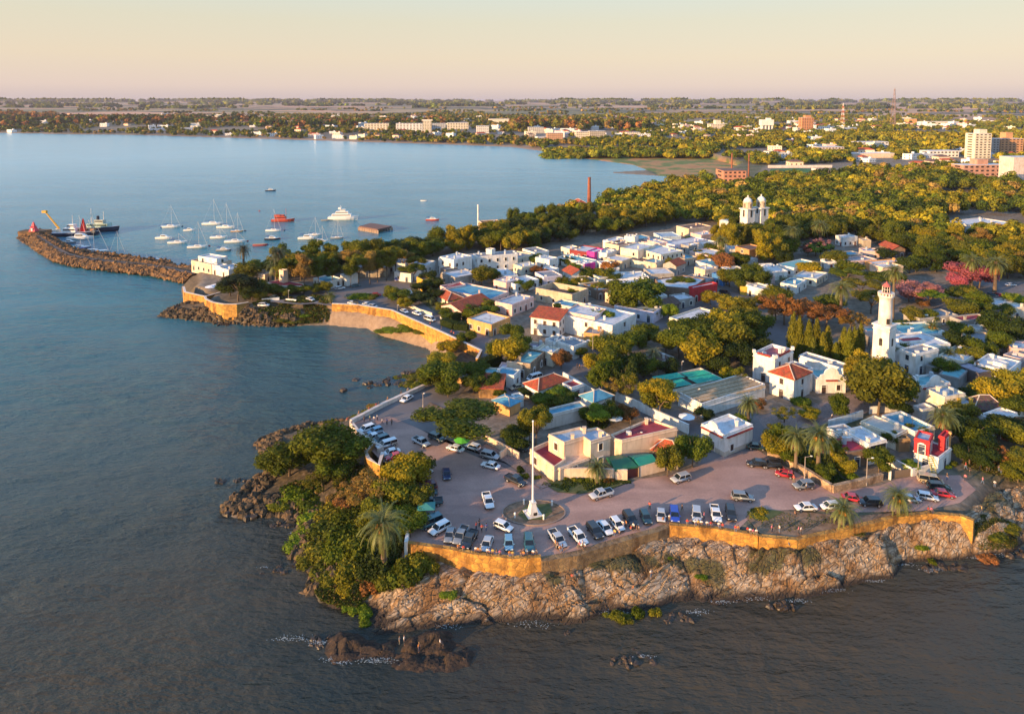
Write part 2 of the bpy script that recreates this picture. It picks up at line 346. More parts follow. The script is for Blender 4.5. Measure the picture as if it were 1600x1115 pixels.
# ---------------------------------------------------------------- rocky shore with real ledges
SA_=R(28)
def rock_mat(n):
    t=NT(n);p=t.pos();sx=t.node('ShaderNodeSeparateXYZ');t.link(p,sx.inputs[0])
    a=t.noise(p,.5,7,.7);rt_=t.node('ShaderNodeMapping');rt_.inputs['Rotation'].default_value=(0,0,-SA_);t.link(p,rt_.inputs[0]);b=t.noise(rt_.outputs[0],1.5,6,.65,(.28,2.6,.6));cr2=t.node('ShaderNodeTexVoronoi');cr2.feature='DISTANCE_TO_EDGE';cr2.inputs['Scale'].default_value=1.1;mp_=t.node('ShaderNodeMapping');mp_.inputs['Scale'].default_value=(.4,1.7,1);t.link(rt_.outputs[0],mp_.inputs[0]);t.link(mp_.outputs[0],cr2.inputs[0])
    c=t.ramp(b,[(.30,(.09,.055,.032)),(.41,(.27,.185,.115)),(.52,(.45,.34,.235)),(.7,(.64,.53,.41))])
    lich=t.ramp(a,[(.47,(0,0,0)),(.58,(1,1,1))]);c=t.mix(t.math('MULTIPLY',lich,.65),c,(.36,.17,.035))
    c=t.mix(t.ramp(t.noise(p,.13,5,.7),[(.5,(0,0,0)),(.6,(.85,.85,.85))]),c,(.19,.085,.022))
    c=t.mix(t.math('MULTIPLY',t.attr('moss'),.85),c,(.055,.06,.012))
    c=t.mix(t.attr('crack'),c,(.035,.022,.014));c=t.mix(t.ramp(cr2.outputs[0],[(.0,(.8,.8,.8)),(.05,(0,0,0))]),c,(.06,.035,.02))
    wet=t.math('ADD',sx.outputs[2],t.math('MULTIPLY',a,1.1))
    c=t.mix(t.ramp(t.math('MULTIPLY',wet,.5),[(.45,(1,1,1)),(.82,(0,0,0))]),c,(.03,.02,.014));t.col(c);t.set(Roughness=.8)
    t.bump(t.math('ADD',t.math('MULTIPLY',t.math('MINIMUM',cr2.outputs[0],.1),4.),t.math('ADD',a,b)),.3,.9);return t.m
RM=mat('shore_rock',rock_mat)
def rock_patch(name,x0,x1,y0,y1,step,hf):
    X,Y=np.meshgrid(np.arange(x0,x1,step),np.arange(y0,y1,step));H,crack,moss,keepm=hf(X,Y)
    ii=np.arange(X.size).reshape(X.shape);F_=np.stack([ii[:-1,:-1],ii[:-1,1:],ii[1:,1:],ii[1:,:-1]],-1).reshape(-1,4)
    F_=F_[keepm.ravel()[F_].all(1)];us=np.unique(F_);rm=np.full(X.size,-1);rm[us]=np.arange(len(us));F_=rm[F_]
    me=mesh_np(name,np.stack([X.ravel(),Y.ravel(),H.ravel()],-1)[us],F_,False);attr(me,'crack',crack.ravel()[us]);attr(me,'moss',moss.ravel()[us]);me.materials.append(RM);return put(name,me)
SA=R(28)
def ledges(X,Y,s=1.):
    wxp=fbm(X/9,Y/9,3,50)*3;A=(X*math.cos(SA)+Y*math.sin(SA)+wxp)/s;B=(-X*math.sin(SA)+Y*math.cos(SA)+wxp*.6)/s
    h=0;cr=np.zeros(X.shape)
    for L,W,am,sd,dip in((15.,6.,.95,1,.75),(6.5,1.9,.42,2,.75),(3.2,.62,.27,3,.8)):
        f1,f2,c,cx,cy=voro(A/L,B/W,sd);e=f2-f1
        h=h+am*((c-.5)*1.3+dip*(B/W-cy)*1.0)-am*.55*np.clip(1-e/.16,0,1);cr=np.maximum(cr,np.clip(1-e/(.07 if sd<3 else .12),0,1)*(.9 if sd<3 else .5))
    return h,cr
def shore(X,Y):
    g,dc,dp,_=ground_h(X,Y);h,cr=ledges(X,Y);z=np.clip(dc/5,0,1)
    k=np.clip(dc/3.2,-.4,1);out=-dp
    H=np.minimum(1,1.38*np.clip(dc/(dc+np.maximum(out,0)+1e-6),0,1))**.8*(4.5+.9*sm(25,55,X))-.15+h*.9*np.clip((dc+2.0)/4,0,1)*np.where(out>0,1,np.clip(1+out/2,0,1))
    H=np.minimum(H,4.6+.9*sm(25,55,X)+h*.3);H=np.where(dc<0,np.minimum(H+dc*.55,H),H)
    rz=sdf(RW,X,Y);moss=sm(.05,.3,fbm(X/7,Y/4,4,77)-.05*np.abs(dc-6))*np.clip(1-np.abs(dc-5)/9,0,1)
    return np.where(rz<1.0,H-1.2*(1-np.clip(rz,0,1)),H),cr,np.clip(moss*1.5,0,1),(rz>0)&(dc>-3.2)
ro=rock_patch('rocky_shore',-50,150,84,168,.22,shore);tag(ro,kind='structure')
# ---------------------------------------------------------------- sheets laid on the ground
SHN=[0]
def sheet(name,px,m,z=GZ+.03,kind='structure'):
    SHN[0]+=1;z+=.0043*SHN[0]
    pts=[P(u,v,z) for u,v in px];mb=MB();mb.add([(x,y,z) for x,y in pts],[tuple(range(len(pts)))])
    o=mb.build(name,m);
    import bmesh
    bm=bmesh.new();bm.from_mesh(o.data);bmesh.ops.triangulate(bm,faces=bm.faces[:]);bmesh.ops.recalc_face_normals(bm,faces=bm.faces[:])
    for f in bm.faces:
        if f.normal.z<0:f.normal_flip()
    bm.to_mesh(o.data);bm.free();GPOL[o.name]=pts
    return tag(o,kind=kind)
def gravel_mat(n):
    t=NT(n);p=t.pos();a=t.noise(p,.07,6,.6);b=t.noise(p,2.5,5,.7);tr=t.noise(p,.22,4,.6,(.35,1,1))
    c=t.ramp(a,[(.3,(.33,.20,.165)),(.5,(.42,.26,.21)),(.7,(.50,.315,.25))]);c=t.mix(.5,c,t.mix(1.,c,t.ramp(tr,[(.38,(.6,.58,.58)),(.56,(1.12,1.1,1.08))]),'MULTIPLY'))
    c=t.mix(.6,c,t.mix(1.,c,t.ramp(b,[(.3,(.75,.75,.75)),(.7,(1.2,1.2,1.2))]),'MULTIPLY'));t.col(c);t.bump(b,.05,.6);t.set(Roughness=.9);return t.m
def asphalt_mat(n):
    t=NT(n);p=t.pos();a=t.noise(p,.1,6,.6);b=t.noise(p,3,4)
    c=t.ramp(a,[(.3,(.11,.10,.10)),(.55,(.17,.15,.148)),(.72,(.23,.20,.185))]);t.col(c);t.bump(b,.03,.4);return t.m
GRV=mat('gravel',gravel_mat);ASP=mat('asphalt',asphalt_mat)
def paving_mat(n):
    t=NT(n);p=t.pos();v=t.node('ShaderNodeTexVoronoi');v.feature='DISTANCE_TO_EDGE';v.inputs['Scale'].default_value=1.6;t.link(p,v.inputs[0])
    c=t.ramp(t.noise(p,.2,5,.6),[(.3,(.2,.15,.13)),(.7,(.34,.25,.22))]);c=t.mix(t.ramp(v.outputs[0],[(0,(1,1,1)),(.06,(0,0,0))]),c,(.1,.08,.07));t.col(c);t.bump(v.outputs[0],.06,.5);return t.m
PAV=mat('paving',paving_mat)
sheet('plaza',[(634,846),(640,800),(650,762),(655,740),(640,732),(596,720),(579,702),(579,690),(563,673),(550,657),(600,630),(662,602),(690,590),(735,598),(700,632),(672,655),(690,688),(745,690),(800,712),(838,740),(852,758),(905,771),(955,764),(1000,748),(1043,742),(1090,728),(1130,712),(1180,700),(1215,722),(1300,768),(1375,758),(1400,748),(1440,742),(1500,742),(1525,765),(1500,785),(1440,798),(1330,800),(1235,796),(1185,799),(1168,812),(1152,828),(1114,823),(1046,820),(1026,827),(940,850),(850,871),(800,869),(740,862),(701,855)],GRV)
sheet('road_surface',[(550,657),(600,630),(662,602),(690,590),(735,598),(700,632),(672,655),(690,688),(745,690),(800,712),(840,742),(800,735),(725,705),(660,672),(610,650)],ASP,GZ+.045)
sheet('road',[(684,590),(720,580),(752,558),(740,546),(690,520),(650,500),(615,487),(560,481),(525,479),(490,474),(470,476),(430,472),(400,470),(400,450),(460,458),(530,452),(570,438),(640,442),(645,462),(680,488),(720,508),(775,535),(815,548),(800,565),(770,562),(748,590)],ASP)
sheet('street',[(925,520),(948,530),(930,545),(968,612),(1025,650),(1010,655),(955,612),(900,585),(830,592),(800,625),(775,625),(800,600),(850,585),(890,560)],ASP)
sheet('street',[(975,510),(1040,494),(1110,465),(1130,445),(1165,462),(1120,478),(1050,505),(1000,530),(960,540)],ASP)
sheet('street',[(1020,650),(1060,640),(1100,668),(1180,645),(1200,655),(1190,700),(1130,712),(1090,728),(1095,690),(1060,668)],ASP)
sheet('square_paving',[(1180,650),(1240,640),(1300,625),(1345,612),(1365,640),(1330,655),(1240,672),(1200,675)],PAV)
sheet('street',[(1185,500),(1235,500),(1225,560),(1185,560)],ASP)
sheet('street',[(1345,640),(1365,632),(1440,655),(1500,640),(1500,655),(1440,672)],PAV)
sheet('street',[(1380,455),(1420,470),(1500,500),(1540,470),(1600,455),(1600,440),(1530,440),(1480,470),(1430,450)],ASP)
# ---------------------------------------------------------------- sky, sun, haze
SUN_AZ=R(214)      # direction towards the sun, measured from +X counter-clockwise (left and slightly behind)
SUN_EL=R(11)
# ---------------------------------------------------------------- houses
W_=(.80,.79,.77);CR=(.78,.70,.56);PE=(.80,.60,.44);PK=(.78,.55,.50);TAN=(.55,.45,.33);GRY=(.40,.38,.36);BRN=(.22,.15,.11);ORA=(.72,.38,.14);RED=(.62,.035,.04);MAG=(.62,.04,.34);YEL=(.62,.40,.05);BLU=(.06,.22,.55);LAV=(.66,.62,.74)
rW=(.62,.63,.66);rB=(.10,.33,.46);rT=(.16,.42,.46);rG=(.26,.27,.30);rR=(.34,.035,.05);rC=(.50,.10,.035);rBr=(.17,.10,.08);rL=(.36,.46,.56);rS=(.08,.10,.16)
FOOT=[];WCACHE={};HS=.8   # storeys here are low: surveyed heights scaled to the level camera
GLASS=paint((.02,.028,.035),.12);DARK=paint((.03,.022,.018),.6)
TRIMW=paint((.7,.68,.64),.7);WOODS=[paint(c,.6) for c in((.07,.035,.02),(.03,.05,.04),(.05,.03,.028),(.02,.035,.07),(.16,.03,.025))]
def wmesh(w,h,door,wi,arch=False):
    k=(round(w,1),round(h,1),door,wi,arch)
    if k in WCACHE:return WCACHE[k]
    a=MB();t=.12
    a.box((-w/2-t/2,.05,h/2),(t,.14,h));a.box((w/2+t/2,.05,h/2),(t,.14,h));a.box((0,.05,h+t/2),(w+2*t,.14,t))
    if arch: a.box((0,.05,h+t*1.9),(w*.7,.14,t*1.8))
    if not door:a.box((0,.08,-t/2),(w+3*t,.24,t))
    b=MB();b.box((0,.015,h/2),(w,.05,h))
    if not door:
        b.box((0,.05,h/2),(.05,.04,h),mi=1);b.box((0,.051,h*.62),(w,.038,.05),mi=1)
    else:
        b.box((0,.05,h*.8),(w,.03,.06),mi=1)
    fm=a.mesh('window_frame',[TRIMW]);pm=b.mesh('pane',[WOODS[wi] if (door or wi in(0,2)) else GLASS,WOODS[wi] if not door else TRIMW])
    WCACHE[k]=(fm,pm);return WCACHE[k]
def opening(root,o0,x,y,z,ang,w,h,door,wi,arch=False):
    fm,pm=wmesh(w,h,door,wi,arch);o=put('door' if door else 'window',fm,root,(x-o0[0],y-o0[1],z-o0[2]),ang);put('leaf' if door else 'pane',pm,o)
def ccw(p):
    a=sum(p[i][0]*p[(i+1)%len(p)][1]-p[(i+1)%len(p)][0]*p[i][1] for i in range(len(p)));return p if a>0 else p[::-1]
def inset(p,d):
    n=len(p);r=[]
    for i in range(n):
        a=Vector(p[i-1]);b=Vector(p[i]);c=Vector(p[(i+1)%n]);e1=(b-a).normalized();e2=(c-b).normalized()
        n1=Vector((-e1.y,e1.x));n2=Vector((-e2.y,e2.x));k=n1+n2
        if k.length<.2:k=n1
        k.normalize();s=d/max(.35,k.dot(n1));r.append((b.x+k.x*s,b.y+k.y*s))
    return r
def square(p):
    """a surveyed quadrilateral drawn back to a parallelogram, as real houses are"""
    if len(p)!=4:return p
    c=[(p[0][i]+p[1][i]+p[2][i]+p[3][i])/4 for i in(0,1)];u=[((p[1][i]+p[2][i])-(p[0][i]+p[3][i]))/4 for i in(0,1)];v=[((p[3][i]+p[2][i])-(p[0][i]+p[1][i]))/4 for i in(0,1)]
    # orthogonalise half-way
    U=Vector(u);V=Vector(v);du=U.normalized();pv=V-du*V.dot(du)*.85;dv=V.normalized();pu=U-dv*U.dot(dv)*.0
    U=pu;V=pv
    q=[(-1,-1),(1,-1),(1,1),(-1,1)];return [(c[0]+a*U.x+b*V.x,c[1]+a*U.y+b*V.y) for a,b in q]
def block(root,o0,pw,h,wall,roof,z0=GZ,typ='flat',win=1,par=.45,clut=1,foot=True,wallm=None,ws=None,doors=1,over=.45,rise=None,sq=False):
    pw=ccw([tuple(p) for p in pw]);n=len(pw)
    if foot:FOOT.append(pw)
    zt=z0+h;wm_=wallm or plaster(wall);L=lambda p,z:(p[0]-o0[0],p[1]-o0[1],z-o0[2])
    if typ in('hip','gable','shed') and n!=4: typ='flat'
    if typ=='flat':
        ins=inset(pw,.28);zd=zt-par;mb=MB()
        mb.rings([[L(p,z0-(1. if z0<=GZ+.1 else 0)) for p in pw],[L(p,zt) for p in pw],[L(p,zt) for p in ins],[L(p,zd-.05) for p in ins]],cap=False)
        # cornice
        out=inset(pw,-.12);mb.rings([[L(p,zt-par-.25) for p in pw],[L(p,zt-par-.2) for p in out],[L(p,zt-par-.02) for p in out],[L(p,zt-par+.03) for p in pw]],cap=False)
        mb.build('wall',wm_,root)
        rb=MB();rb.add([L(p,zd) for p in ins],[tuple(range(n))]);ro_=rb.build('roof',roofmat(roof),root)
        if n>4:
            import bmesh
            b=bmesh.new();b.from_mesh(ro_.data);bmesh.ops.triangulate(b,faces=b.faces[:]);b.to_mesh(ro_.data);b.free()
        if clut:
            cx=sum(p[0] for p in pw)/n;cy=sum(p[1] for p in pw)/n;rg=random
            for _ in range(rg.randint(1,3)+(2 if h>6 else 0)):
                i=rg.randrange(n);k=rg.uniform(.25,.8);x=cx+(ins[i][0]-cx)*k;y=cy+(ins[i][1]-cy)*k;c=MB();q=rg.random()
                if q<.4: c.box((0,0,.6),(.6,.6,1.2));c.box((0,0,1.26),(.8,.8,.12));c.build('chimney',wm_,ro_,loc=L((x,y),zd))
                elif q<.55: c.cyl((0,0,0),(0,0,1.3),.55,.5,12);c.sph((0,0,1.3),.5,(1,1,.4));c.build('water_tank',paint((.35,.4,.45),.5),ro_,loc=L((x,y),zd))
                elif q<.8: c.box((0,0,.35),(1.0,.6,.7));c.build('air_unit',TRIMW,ro_,loc=L((x,y),zd))
                else: c.cyl((0,0,0),(0,0,2.6),.035,.03,5);c.box((0,0,2.5),(1.1,.04,.04));c.box((0,0,2.2),(.8,.04,.04));c.build('antenna',DARK,ro_,loc=L((x,y),zd))
    else:
        mb=MB();mb.rings([[L(p,z0-(1. if z0<=GZ+.1 else 0)) for p in pw],[L(p,zt) for p in pw]],cap=False);mb2=MB()
        ov=inset(pw,-over);V4=[Vector(p) for p in ov];l1=(V4[1]-V4[0]).length;l2=(V4[2]-V4[1]).length
        if l1<l2: V4=V4[1:]+V4[:1];l1,l2=l2,l1;pw2=pw[1:]+pw[:1]
        else: pw2=pw
        rz=rise or l2*.24;ma=(V4[0]+V4[3])/2;mb_=(V4[1]+V4[2])/2;ax=(mb_-ma)
        E=[L(p,zt-.05) for p in V4];th=.18
        if typ=='hip':
            k=min(.499,l2*.5/l1);a=ma+ax*k;b=mb_-ax*k
            mb2.add(E+[L(a,zt+rz),L(b,zt+rz)],[(0,1,5,4),(1,2,5),(2,3,4,5),(3,0,4)]);mb2.add([(x,y,z-th) for x,y,z in E]+E,[(3,2,1,0)]+[(i,(i+1)%4,4+(i+1)%4,4+i) for i in range(4)])
            rd=MB()
            for q,w in((E[0],a),(E[3],a),(E[1],b),(E[2],b)): rd.cyl((q[0],q[1],q[2]+.03),(L(w,zt+rz+.03)),.12,.12,5)
            rd.cyl(L(a,zt+rz+.03),L(b,zt+rz+.03),.13,.13,5);rdo=rd
        elif typ=='gable':
            a,b=ma,mb_;mb2.add(E+[L(a,zt+rz),L(b,zt+rz)],[(0,1,5,4),(2,3,4,5)]);mb2.add([(x,y,z-th) for x,y,z in E]+[L(a,zt+rz-th),L(b,zt+rz-th)],[(4,5,1,0),(5,4,3,2)])
            P4=[L(p,zt) for p in pw2];k=(V4[0]+V4[3])/2;a2=(Vector(pw2[0])+Vector(pw2[3]))/2;b2=(Vector(pw2[1])+Vector(pw2[2]))/2
            mb.add([P4[0],P4[3],L(a2,zt+rz-th-.02),P4[1],P4[2],L(b2,zt+rz-th-.02)],[(0,1,2),(4,3,5)])
        else: # shed: high edge farthest from the camera
            hi=sorted(range(4),key=lambda i:-(V4[i].y))[:2];zz=[zt+(rz if i in hi else -.05) for i in range(4)]
            E=[L(V4[i],zz[i]) for i in range(4)];mb2.add(E+[(x,y,z-th) for x,y,z in E],[(0,1,2,3),(7,6,5,4)]+[(i,(i+1)%4,4+(i+1)%4,4+i) for i in range(4)])
            P4=[L(pw2[i],zt) for i in range(4)];Q4=[L(pw2[i],(zt+rz-.2) if i in hi else zt) for i in range(4)];mb.rings([P4,Q4],cap=False)
        mb.build('wall',wm_,root);r_=mb2.build('roof',tiles(roof) if roof in(rC,rR,rBr,ORA) else roofmat(roof),root)
        if typ=='hip': rdo.build('ridge_tiles',plaster((.6,.5,.42)),r_)
    if win:
        for i in range(n):
            a=Vector(pw[i]);b=Vector(pw[(i+1)%n]);e=b-a;Ln=e.length
            if Ln<2.6:continue
            e.normalize();nn=Vector((e.y,-e.x));mid=(a+b)/2
            if nn.dot(-mid)<=0:continue
            ang=math.atan2(nn.y,nn.x)-math.pi/2
            st=max(1,int((h-par)/2.55)) if typ=='flat' else max(1,int(h/2.5));cnt=max(1,int(Ln/(3.1/win)));dn=random.randrange(cnt) if doors else -1;wi=ws if ws is not None else random.randrange(5);arch=random.random()<.3
            for s in range(st):
                fh=(h-.3)/st if st>1 else 2.6
                for k in range(cnt):
                    if random.random()<.13:continue
                    t=(k+.5)/cnt*Ln;p=a+e*t
                    if s==0 and k==dn: opening(root,o0,p.x+nn.x*.02,p.y+nn.y*.02,z0+.05,ang,1.15,2.05,True,wi,arch)
                    else: opening(root,o0,p.x+nn.x*.02,p.y+nn.y*.02,z0+.75+s*fh,ang,1.0,1.4,False,wi,arch)
    return pw,zt
def house(label,blocks,name='house',cat='house',group='houses of the old quarter'):
    """blocks: (tile, roof points, height, wall, roof, options)"""
    pp=[]
    for t,pts,h,wl,rf,o in blocks:
        z0=GZ+(o.get('z0',GZ)-GZ)*HS;pp.append([P(u,v,z0+h*HS) for u,v in T(t,pts)])
    if name=='house': pp=[square(q) if len(q)==4 else q for q in pp]
    cx=sum(p[0] for p in pp[0])/len(pp[0]);cy=sum(p[1] for p in pp[0])/len(pp[0]);o0=(cx,cy,GZ);root=thing(name,o0,0,label,cat,group)
    r=[]
    for pw,(t,pts,h,wl,rf,o) in zip(pp,blocks):
        o=dict(o)
        if 'z0' in o:o['z0']=GZ+(o['z0']-GZ)*HS
        if 'rise' in o:o['rise']*=HS
        r.append(block(root,o0,pw,h*HS,wl,rf,**o))
    return root,o0,r
def LP(o0,x,y,z):return(x-o0[0],y-o0[1],z-o0[2])
STN=stone((.34,.27,.2));STO=stone((.46,.27,.10),sc=1.1);STG=stone((.24,.21,.19))
H=house
# --- waterfront and north-west of the old quarter
H('low white house with a row of tall dark windows behind the asphalt corner',[('a',[(68,235),(320,265),(300,195),(110,185)],5,W_,rG,{'ws':0})])
H('pale house with a light blue roof right of the row of dark windows',[('a',[(335,262),(600,285),(540,212),(370,170)],5,(.6,.58,.55),rL,{'ws':0})])
H('tall white two-storey corner house with lit blank side and balconies',[('a',[(672,160),(860,205),(1105,155),(935,120)],9.5,W_,rW,{'ws':0})])
H('long white two-storey house with shaded front and rooftop stair tower',[('a',[(1110,128),(1160,165),(1665,128),(1600,88)],8.5,W_,rG,{'ws':3,'clut':1}),('a',[(1262,66),(1335,76),(1388,64),(1322,54)],11,W_,rR,{'win':0,'clut':0,'foot':False})])
H('roofless grey stone house in front of the tall white corner house',[('a',[(700,300),(770,338),(915,300),(850,285)],5.5,GRY,rG,{'wallm':STG,'win':.7,'clut':0})])
H('wide low house with blue grey roof slabs and a maroon roof edge',[('a',[(735,575),(1350,690),(1530,600),(925,468)],4.2,PK,rB,{'ws':4}),('a',[(735,540),(800,580),(985,490),(915,462)],4.6,PK,rR,{'win':0,'clut':0,'foot':False})])
H('small terracotta roofed house with white chimney beside the clipped hedges',[('a',[(655,620),(820,735),(950,650),(790,588)],3.2,CR,rC,{'typ':'hip'})])
H('pink house with plain lit side below the round garden tree',[('a',[(1352,448),(1512,492),(1700,440),(1545,412)],5,PK,rW,{'ws':4})])
H('pink corner house with red shutters above the white roofed orange house',[('a',[(1340,702),(1480,752),(1975,672),(1700,640)],5,PK,rL,{'ws':4})])
H('orange walled house with white roof beside the waterfront road',[('a',[(1050,920),(1345,1030),(1560,900),(1260,852)],4.8,ORA,rW,{'ws':0})])
H('tiny white kiosk with an orange roof edge inside the dark ivy',[('a',[(160,588),(188,632),(350,592),(300,560)],3,W_,rW,{'win':.6,'clut':0})])
H('narrow ochre house half swallowed by ivy',[('a',[(425,420),(500,470),(560,420),(485,392)],6,YEL,rBr,{'clut':0})])
H('white house with a dark doorway left of the white box house',[('_',[(770,420),(793,433),(806,428),(790,418)],4.5,W_,rW,{})])
# --- middle rows
H('plain white box house with lit blank wall right of the yellow tree',[('b',[(255,325),(440,358),(598,340),(432,310)],6,W_,rW,{'win':.6}),('b',[(375,460),(480,490),(592,470),(470,440)],3.6,W_,rW,{'clut':0,'foot':False})])
H('low house with flat white roof left of the white box house',[('b',[(20,412),(120,456),(330,420),(210,386)],4.5,CR,rW,{})])
H('flat white house with rust coloured end above the tan corner building',[('b',[(-90,622),(70,682),(305,592),(150,546)],4.5,W_,rW,{'ws':4})])
H('long tan corner building with a tall blank cornice band',[('b',[(230,706),(660,772),(1040,742),(570,645)],6.2,TAN,rBr,{'par':2.2,'ws':0,'win':.8})])
H('dark brown building with pale roof strips right of the tan corner building',[('b',[(870,648),(1082,762),(1215,702),(1105,655)],4.6,BRN,rW,{})])
H('white house with a bright magenta end wall',[('b',[(750,398),(880,418),(1040,396),(900,366)],4.6,W_,rW,{'ws':2}),('b',[(882,418),(892,420),(1042,398),(1030,394)],4.7,MAG,MAG,{'win':0,'clut':0,'foot':False})])
H('wide white flat roof right of the magenta end wall',[('b',[(1045,375),(1190,455),(1345,470),(1200,372)],4.5,W_,rW,{})])
H('teal roofed house behind the white and magenta house',[('b',[(570,322),(895,402),(1070,366),(720,294)],4.5,W_,rT,{})])
H('white walled house with light roof at the edge of the dark trees',[('b',[(620,202),(735,240),(860,210),(740,178)],4.8,CR,rW,{})])
H('dark red walled house with broad pale roof in the far row',[('b',[(738,238),(935,270),(1130,212),(860,178)],4.8,(.28,.04,.04),rW,{'ws':4})])
H('magenta corner house between the dark red house and a white one',[('b',[(937,256),(1035,272),(1135,228),(1045,214)],5.6,MAG,rW,{'win':0})])
H('white house with dark balcony windows right of the magenta corner house',[('b',[(1037,262),(1158,282),(1330,246),(1205,230)],5.2,W_,rW,{'ws':3})])
H('large cream two-storey building with a stone loggia and long white roof',[('C',[(668,420),(785,445),(892,405),(792,395)],8.5,CR,rW,{'ws':4,'win':.7}),('C',[(787,432),(945,472),(1050,440),(905,402)],7.5,CR,rW,{'ws':0,'win':1.1,'foot':False}),('C',[(680,488),(905,530),(950,508),(730,470)],4,CR,rBr,{'win':0,'clut':0,'foot':False})])
H('white block rising above a peach walled house in the far row',[('b',[(1385,66),(1520,82),(1582,62),(1462,50)],8,W_,rW,{'win':0}),('b',[(1145,150),(1310,182),(1560,152),(1380,112)],5,PE,rBr,{'foot':False})])
H('white building with a bright red lean-to roof and a row of upper windows',[('C',[(122,850),(290,878),(345,832),(168,812)],7.2,W_,rC,{'typ':'shed','win':1.3,'rise':1.6,'ws':0}),('C',[(288,838),(600,900),(797,842),(485,772)],7.2,W_,rW,{'win':.25,'clut':1,'ws':2}),('C',[(345,822),(545,862),(560,800),(390,770)],8.2,PK,rW,{'win':0,'clut':0,'foot':False})])
H('lavender white house on the street corner with narrow dark windows',[('C',[(600,775),(885,828),(937,792),(735,758)],4.8,LAV,rL,{'ws':3})])
H('old grey stone house with brown gabled roof',[('c',[(110,915),(285,965),(482,902),(320,852)],3.6,GRY,rBr,{'typ':'gable','rise':2.2,'wallm':STG,'ws':3})])
H('low grey house with white roof between the gabled house and the red house',[('c',[(400,800),(490,882),(680,815),(510,775)],4.,GRY,rW,{'ws':3})])
H('bright red corner house with tall arched windows and a planted courtyard roof',[('c',[(188,603),(255,688),(640,722),(815,598),(530,552)],6,BRN,rW,{'ws':0,'win':.5,'clut':0}),('c',[(640,706),(690,724),(937,645),(865,625)],6.8,RED,rW,{'ws':2,'clut':0,'foot':False})])
H('white and peach house behind the bright red corner house',[('c',[(648,450),(800,482),(980,466),(868,430)],5.2,PE,rW,{'ws':4})])
H('small house with white front and deep blue side wall',[('c',[(902,525),(1058,565),(1088,522),(958,505)],5.6,BLU,rW,{'ws':3})])
H('long low white roof with a row of small pinnacles',[('c',[(68,468),(132,556),(432,516),(300,462)],4.5,GRY,rW,{'clut':0})])
H('long lilac walled warehouse with pale roof below the far trees',[('c',[(270,138),(470,195),(805,100),(700,86)],4.6,LAV,rW,{})])
H('light blue roof left of the tall street palm',[('c',[(610,165),(735,176),(935,140),(860,112)],4.3,W_,rL,{'clut':0})])
H('pinkish low house left of the lilac warehouse',[('c',[(42,102),(262,165),(335,140),(150,92)],5,PK,rW,{})])
H('pale blue pavilion with white columns at the foot of the trees',[('c',[(190,32),(285,96),(492,52),(385,12)],5.5,(.5,.6,.68),rL,{'win':1.5})])
H('peach house with roof terrace left of the church trees',[('C',[(1035,290),(1110,312),(1228,286),(1150,272)],6,PE,rBr,{'win':.6})])
H('square building with glowing orange side wall under the church trees',[('c',[(1225,215),(1380,236),(1530,210),(1335,150)],7,(.6,.3,.12),rBr,{'win':.3})])
H('low light blue roof left of the glowing orange wall',[('c',[(1060,185),(1150,248),(1242,216),(1182,152)],4.5,W_,rL,{})])
H('white roofed house right of the small deep blue house',[('c',[(1312,456),(1442,520),(1650,470),(1560,430)],4.6,W_,rW,{})])
H('bright blue roof behind the round trees of the square',[('c',[(1402,505),(1560,582),(1662,540),(1500,488)],4.4,PK,rB,{})])
H('white colonial house with red cornice tiles at the corner of the square',[('c',[(1328,668),(1540,745),(1690,700),(1455,650)],5,W_,rW,{'ws':2}),('c',[(1230,690),(1322,702),(1335,668),(1262,670)],4.2,YEL,YEL,{'win':0,'clut':0,'foot':False})])
H('pinkish white house left of the pinnacled teal roof',[('D',[(-60,520),(35,576),(122,565),(20,526)],5,W_,rW,{})])
H('teal roof strip with white pinnacles by the square',[('D',[(60,522),(105,546),(372,522),(200,500)],4.8,W_,rT,{'clut':0})])
H('long cream garden building below the pinnacled teal roof',[('D',[(80,592),(240,612),(432,590),(300,570)],3.8,CR,rW,{})])
H('cream house with four white chimneys in front of the big trees',[('C',[(990,852),(1135,912),(1412,850),(1160,800)],5,CR,rW,{'clut':0,'win':.4})])
H('pink house among the park trees',[('D',[(575,430),(600,450),(690,442),(655,425)],5,PK,rL,{'win':1.2})])
H('low house with rust red roof right of the pink park house',[('D',[(700,408),(790,440),(840,430),(765,400)],5,BRN,rC,{'typ':'gable'})])
H('white museum wing with tall windows hidden in the park',[('D',[(430,350),(480,365),(545,350),(500,340)],6,W_,rW,{'win':1.3})])
H('bare concrete wall house with ochre side in the park',[('D',[(575,370),(600,385),(632,372),(605,362)],5,TAN,rG,{'win':0})])
H('orange and white roofed row right of the street palm by the park',[('D',[(640,520),(690,535),(860,495),(800,478)],4.4,ORA,rW,{})])
H('white roof seen between shrubs right of the tall park palm',[('D',[(890,490),(930,503),(990,493),(950,482)],4.,W_,rW,{})])
H('large flat white school building among the yellow trees',[('D',[(1130,262),(1365,300),(1510,268),(1300,235)],8,(.62,.6,.58),rW,{'win':.8}),('D',[(1365,290),(1480,318),(1580,282),(1480,262)],7,GRY,rL,{'foot':False})])
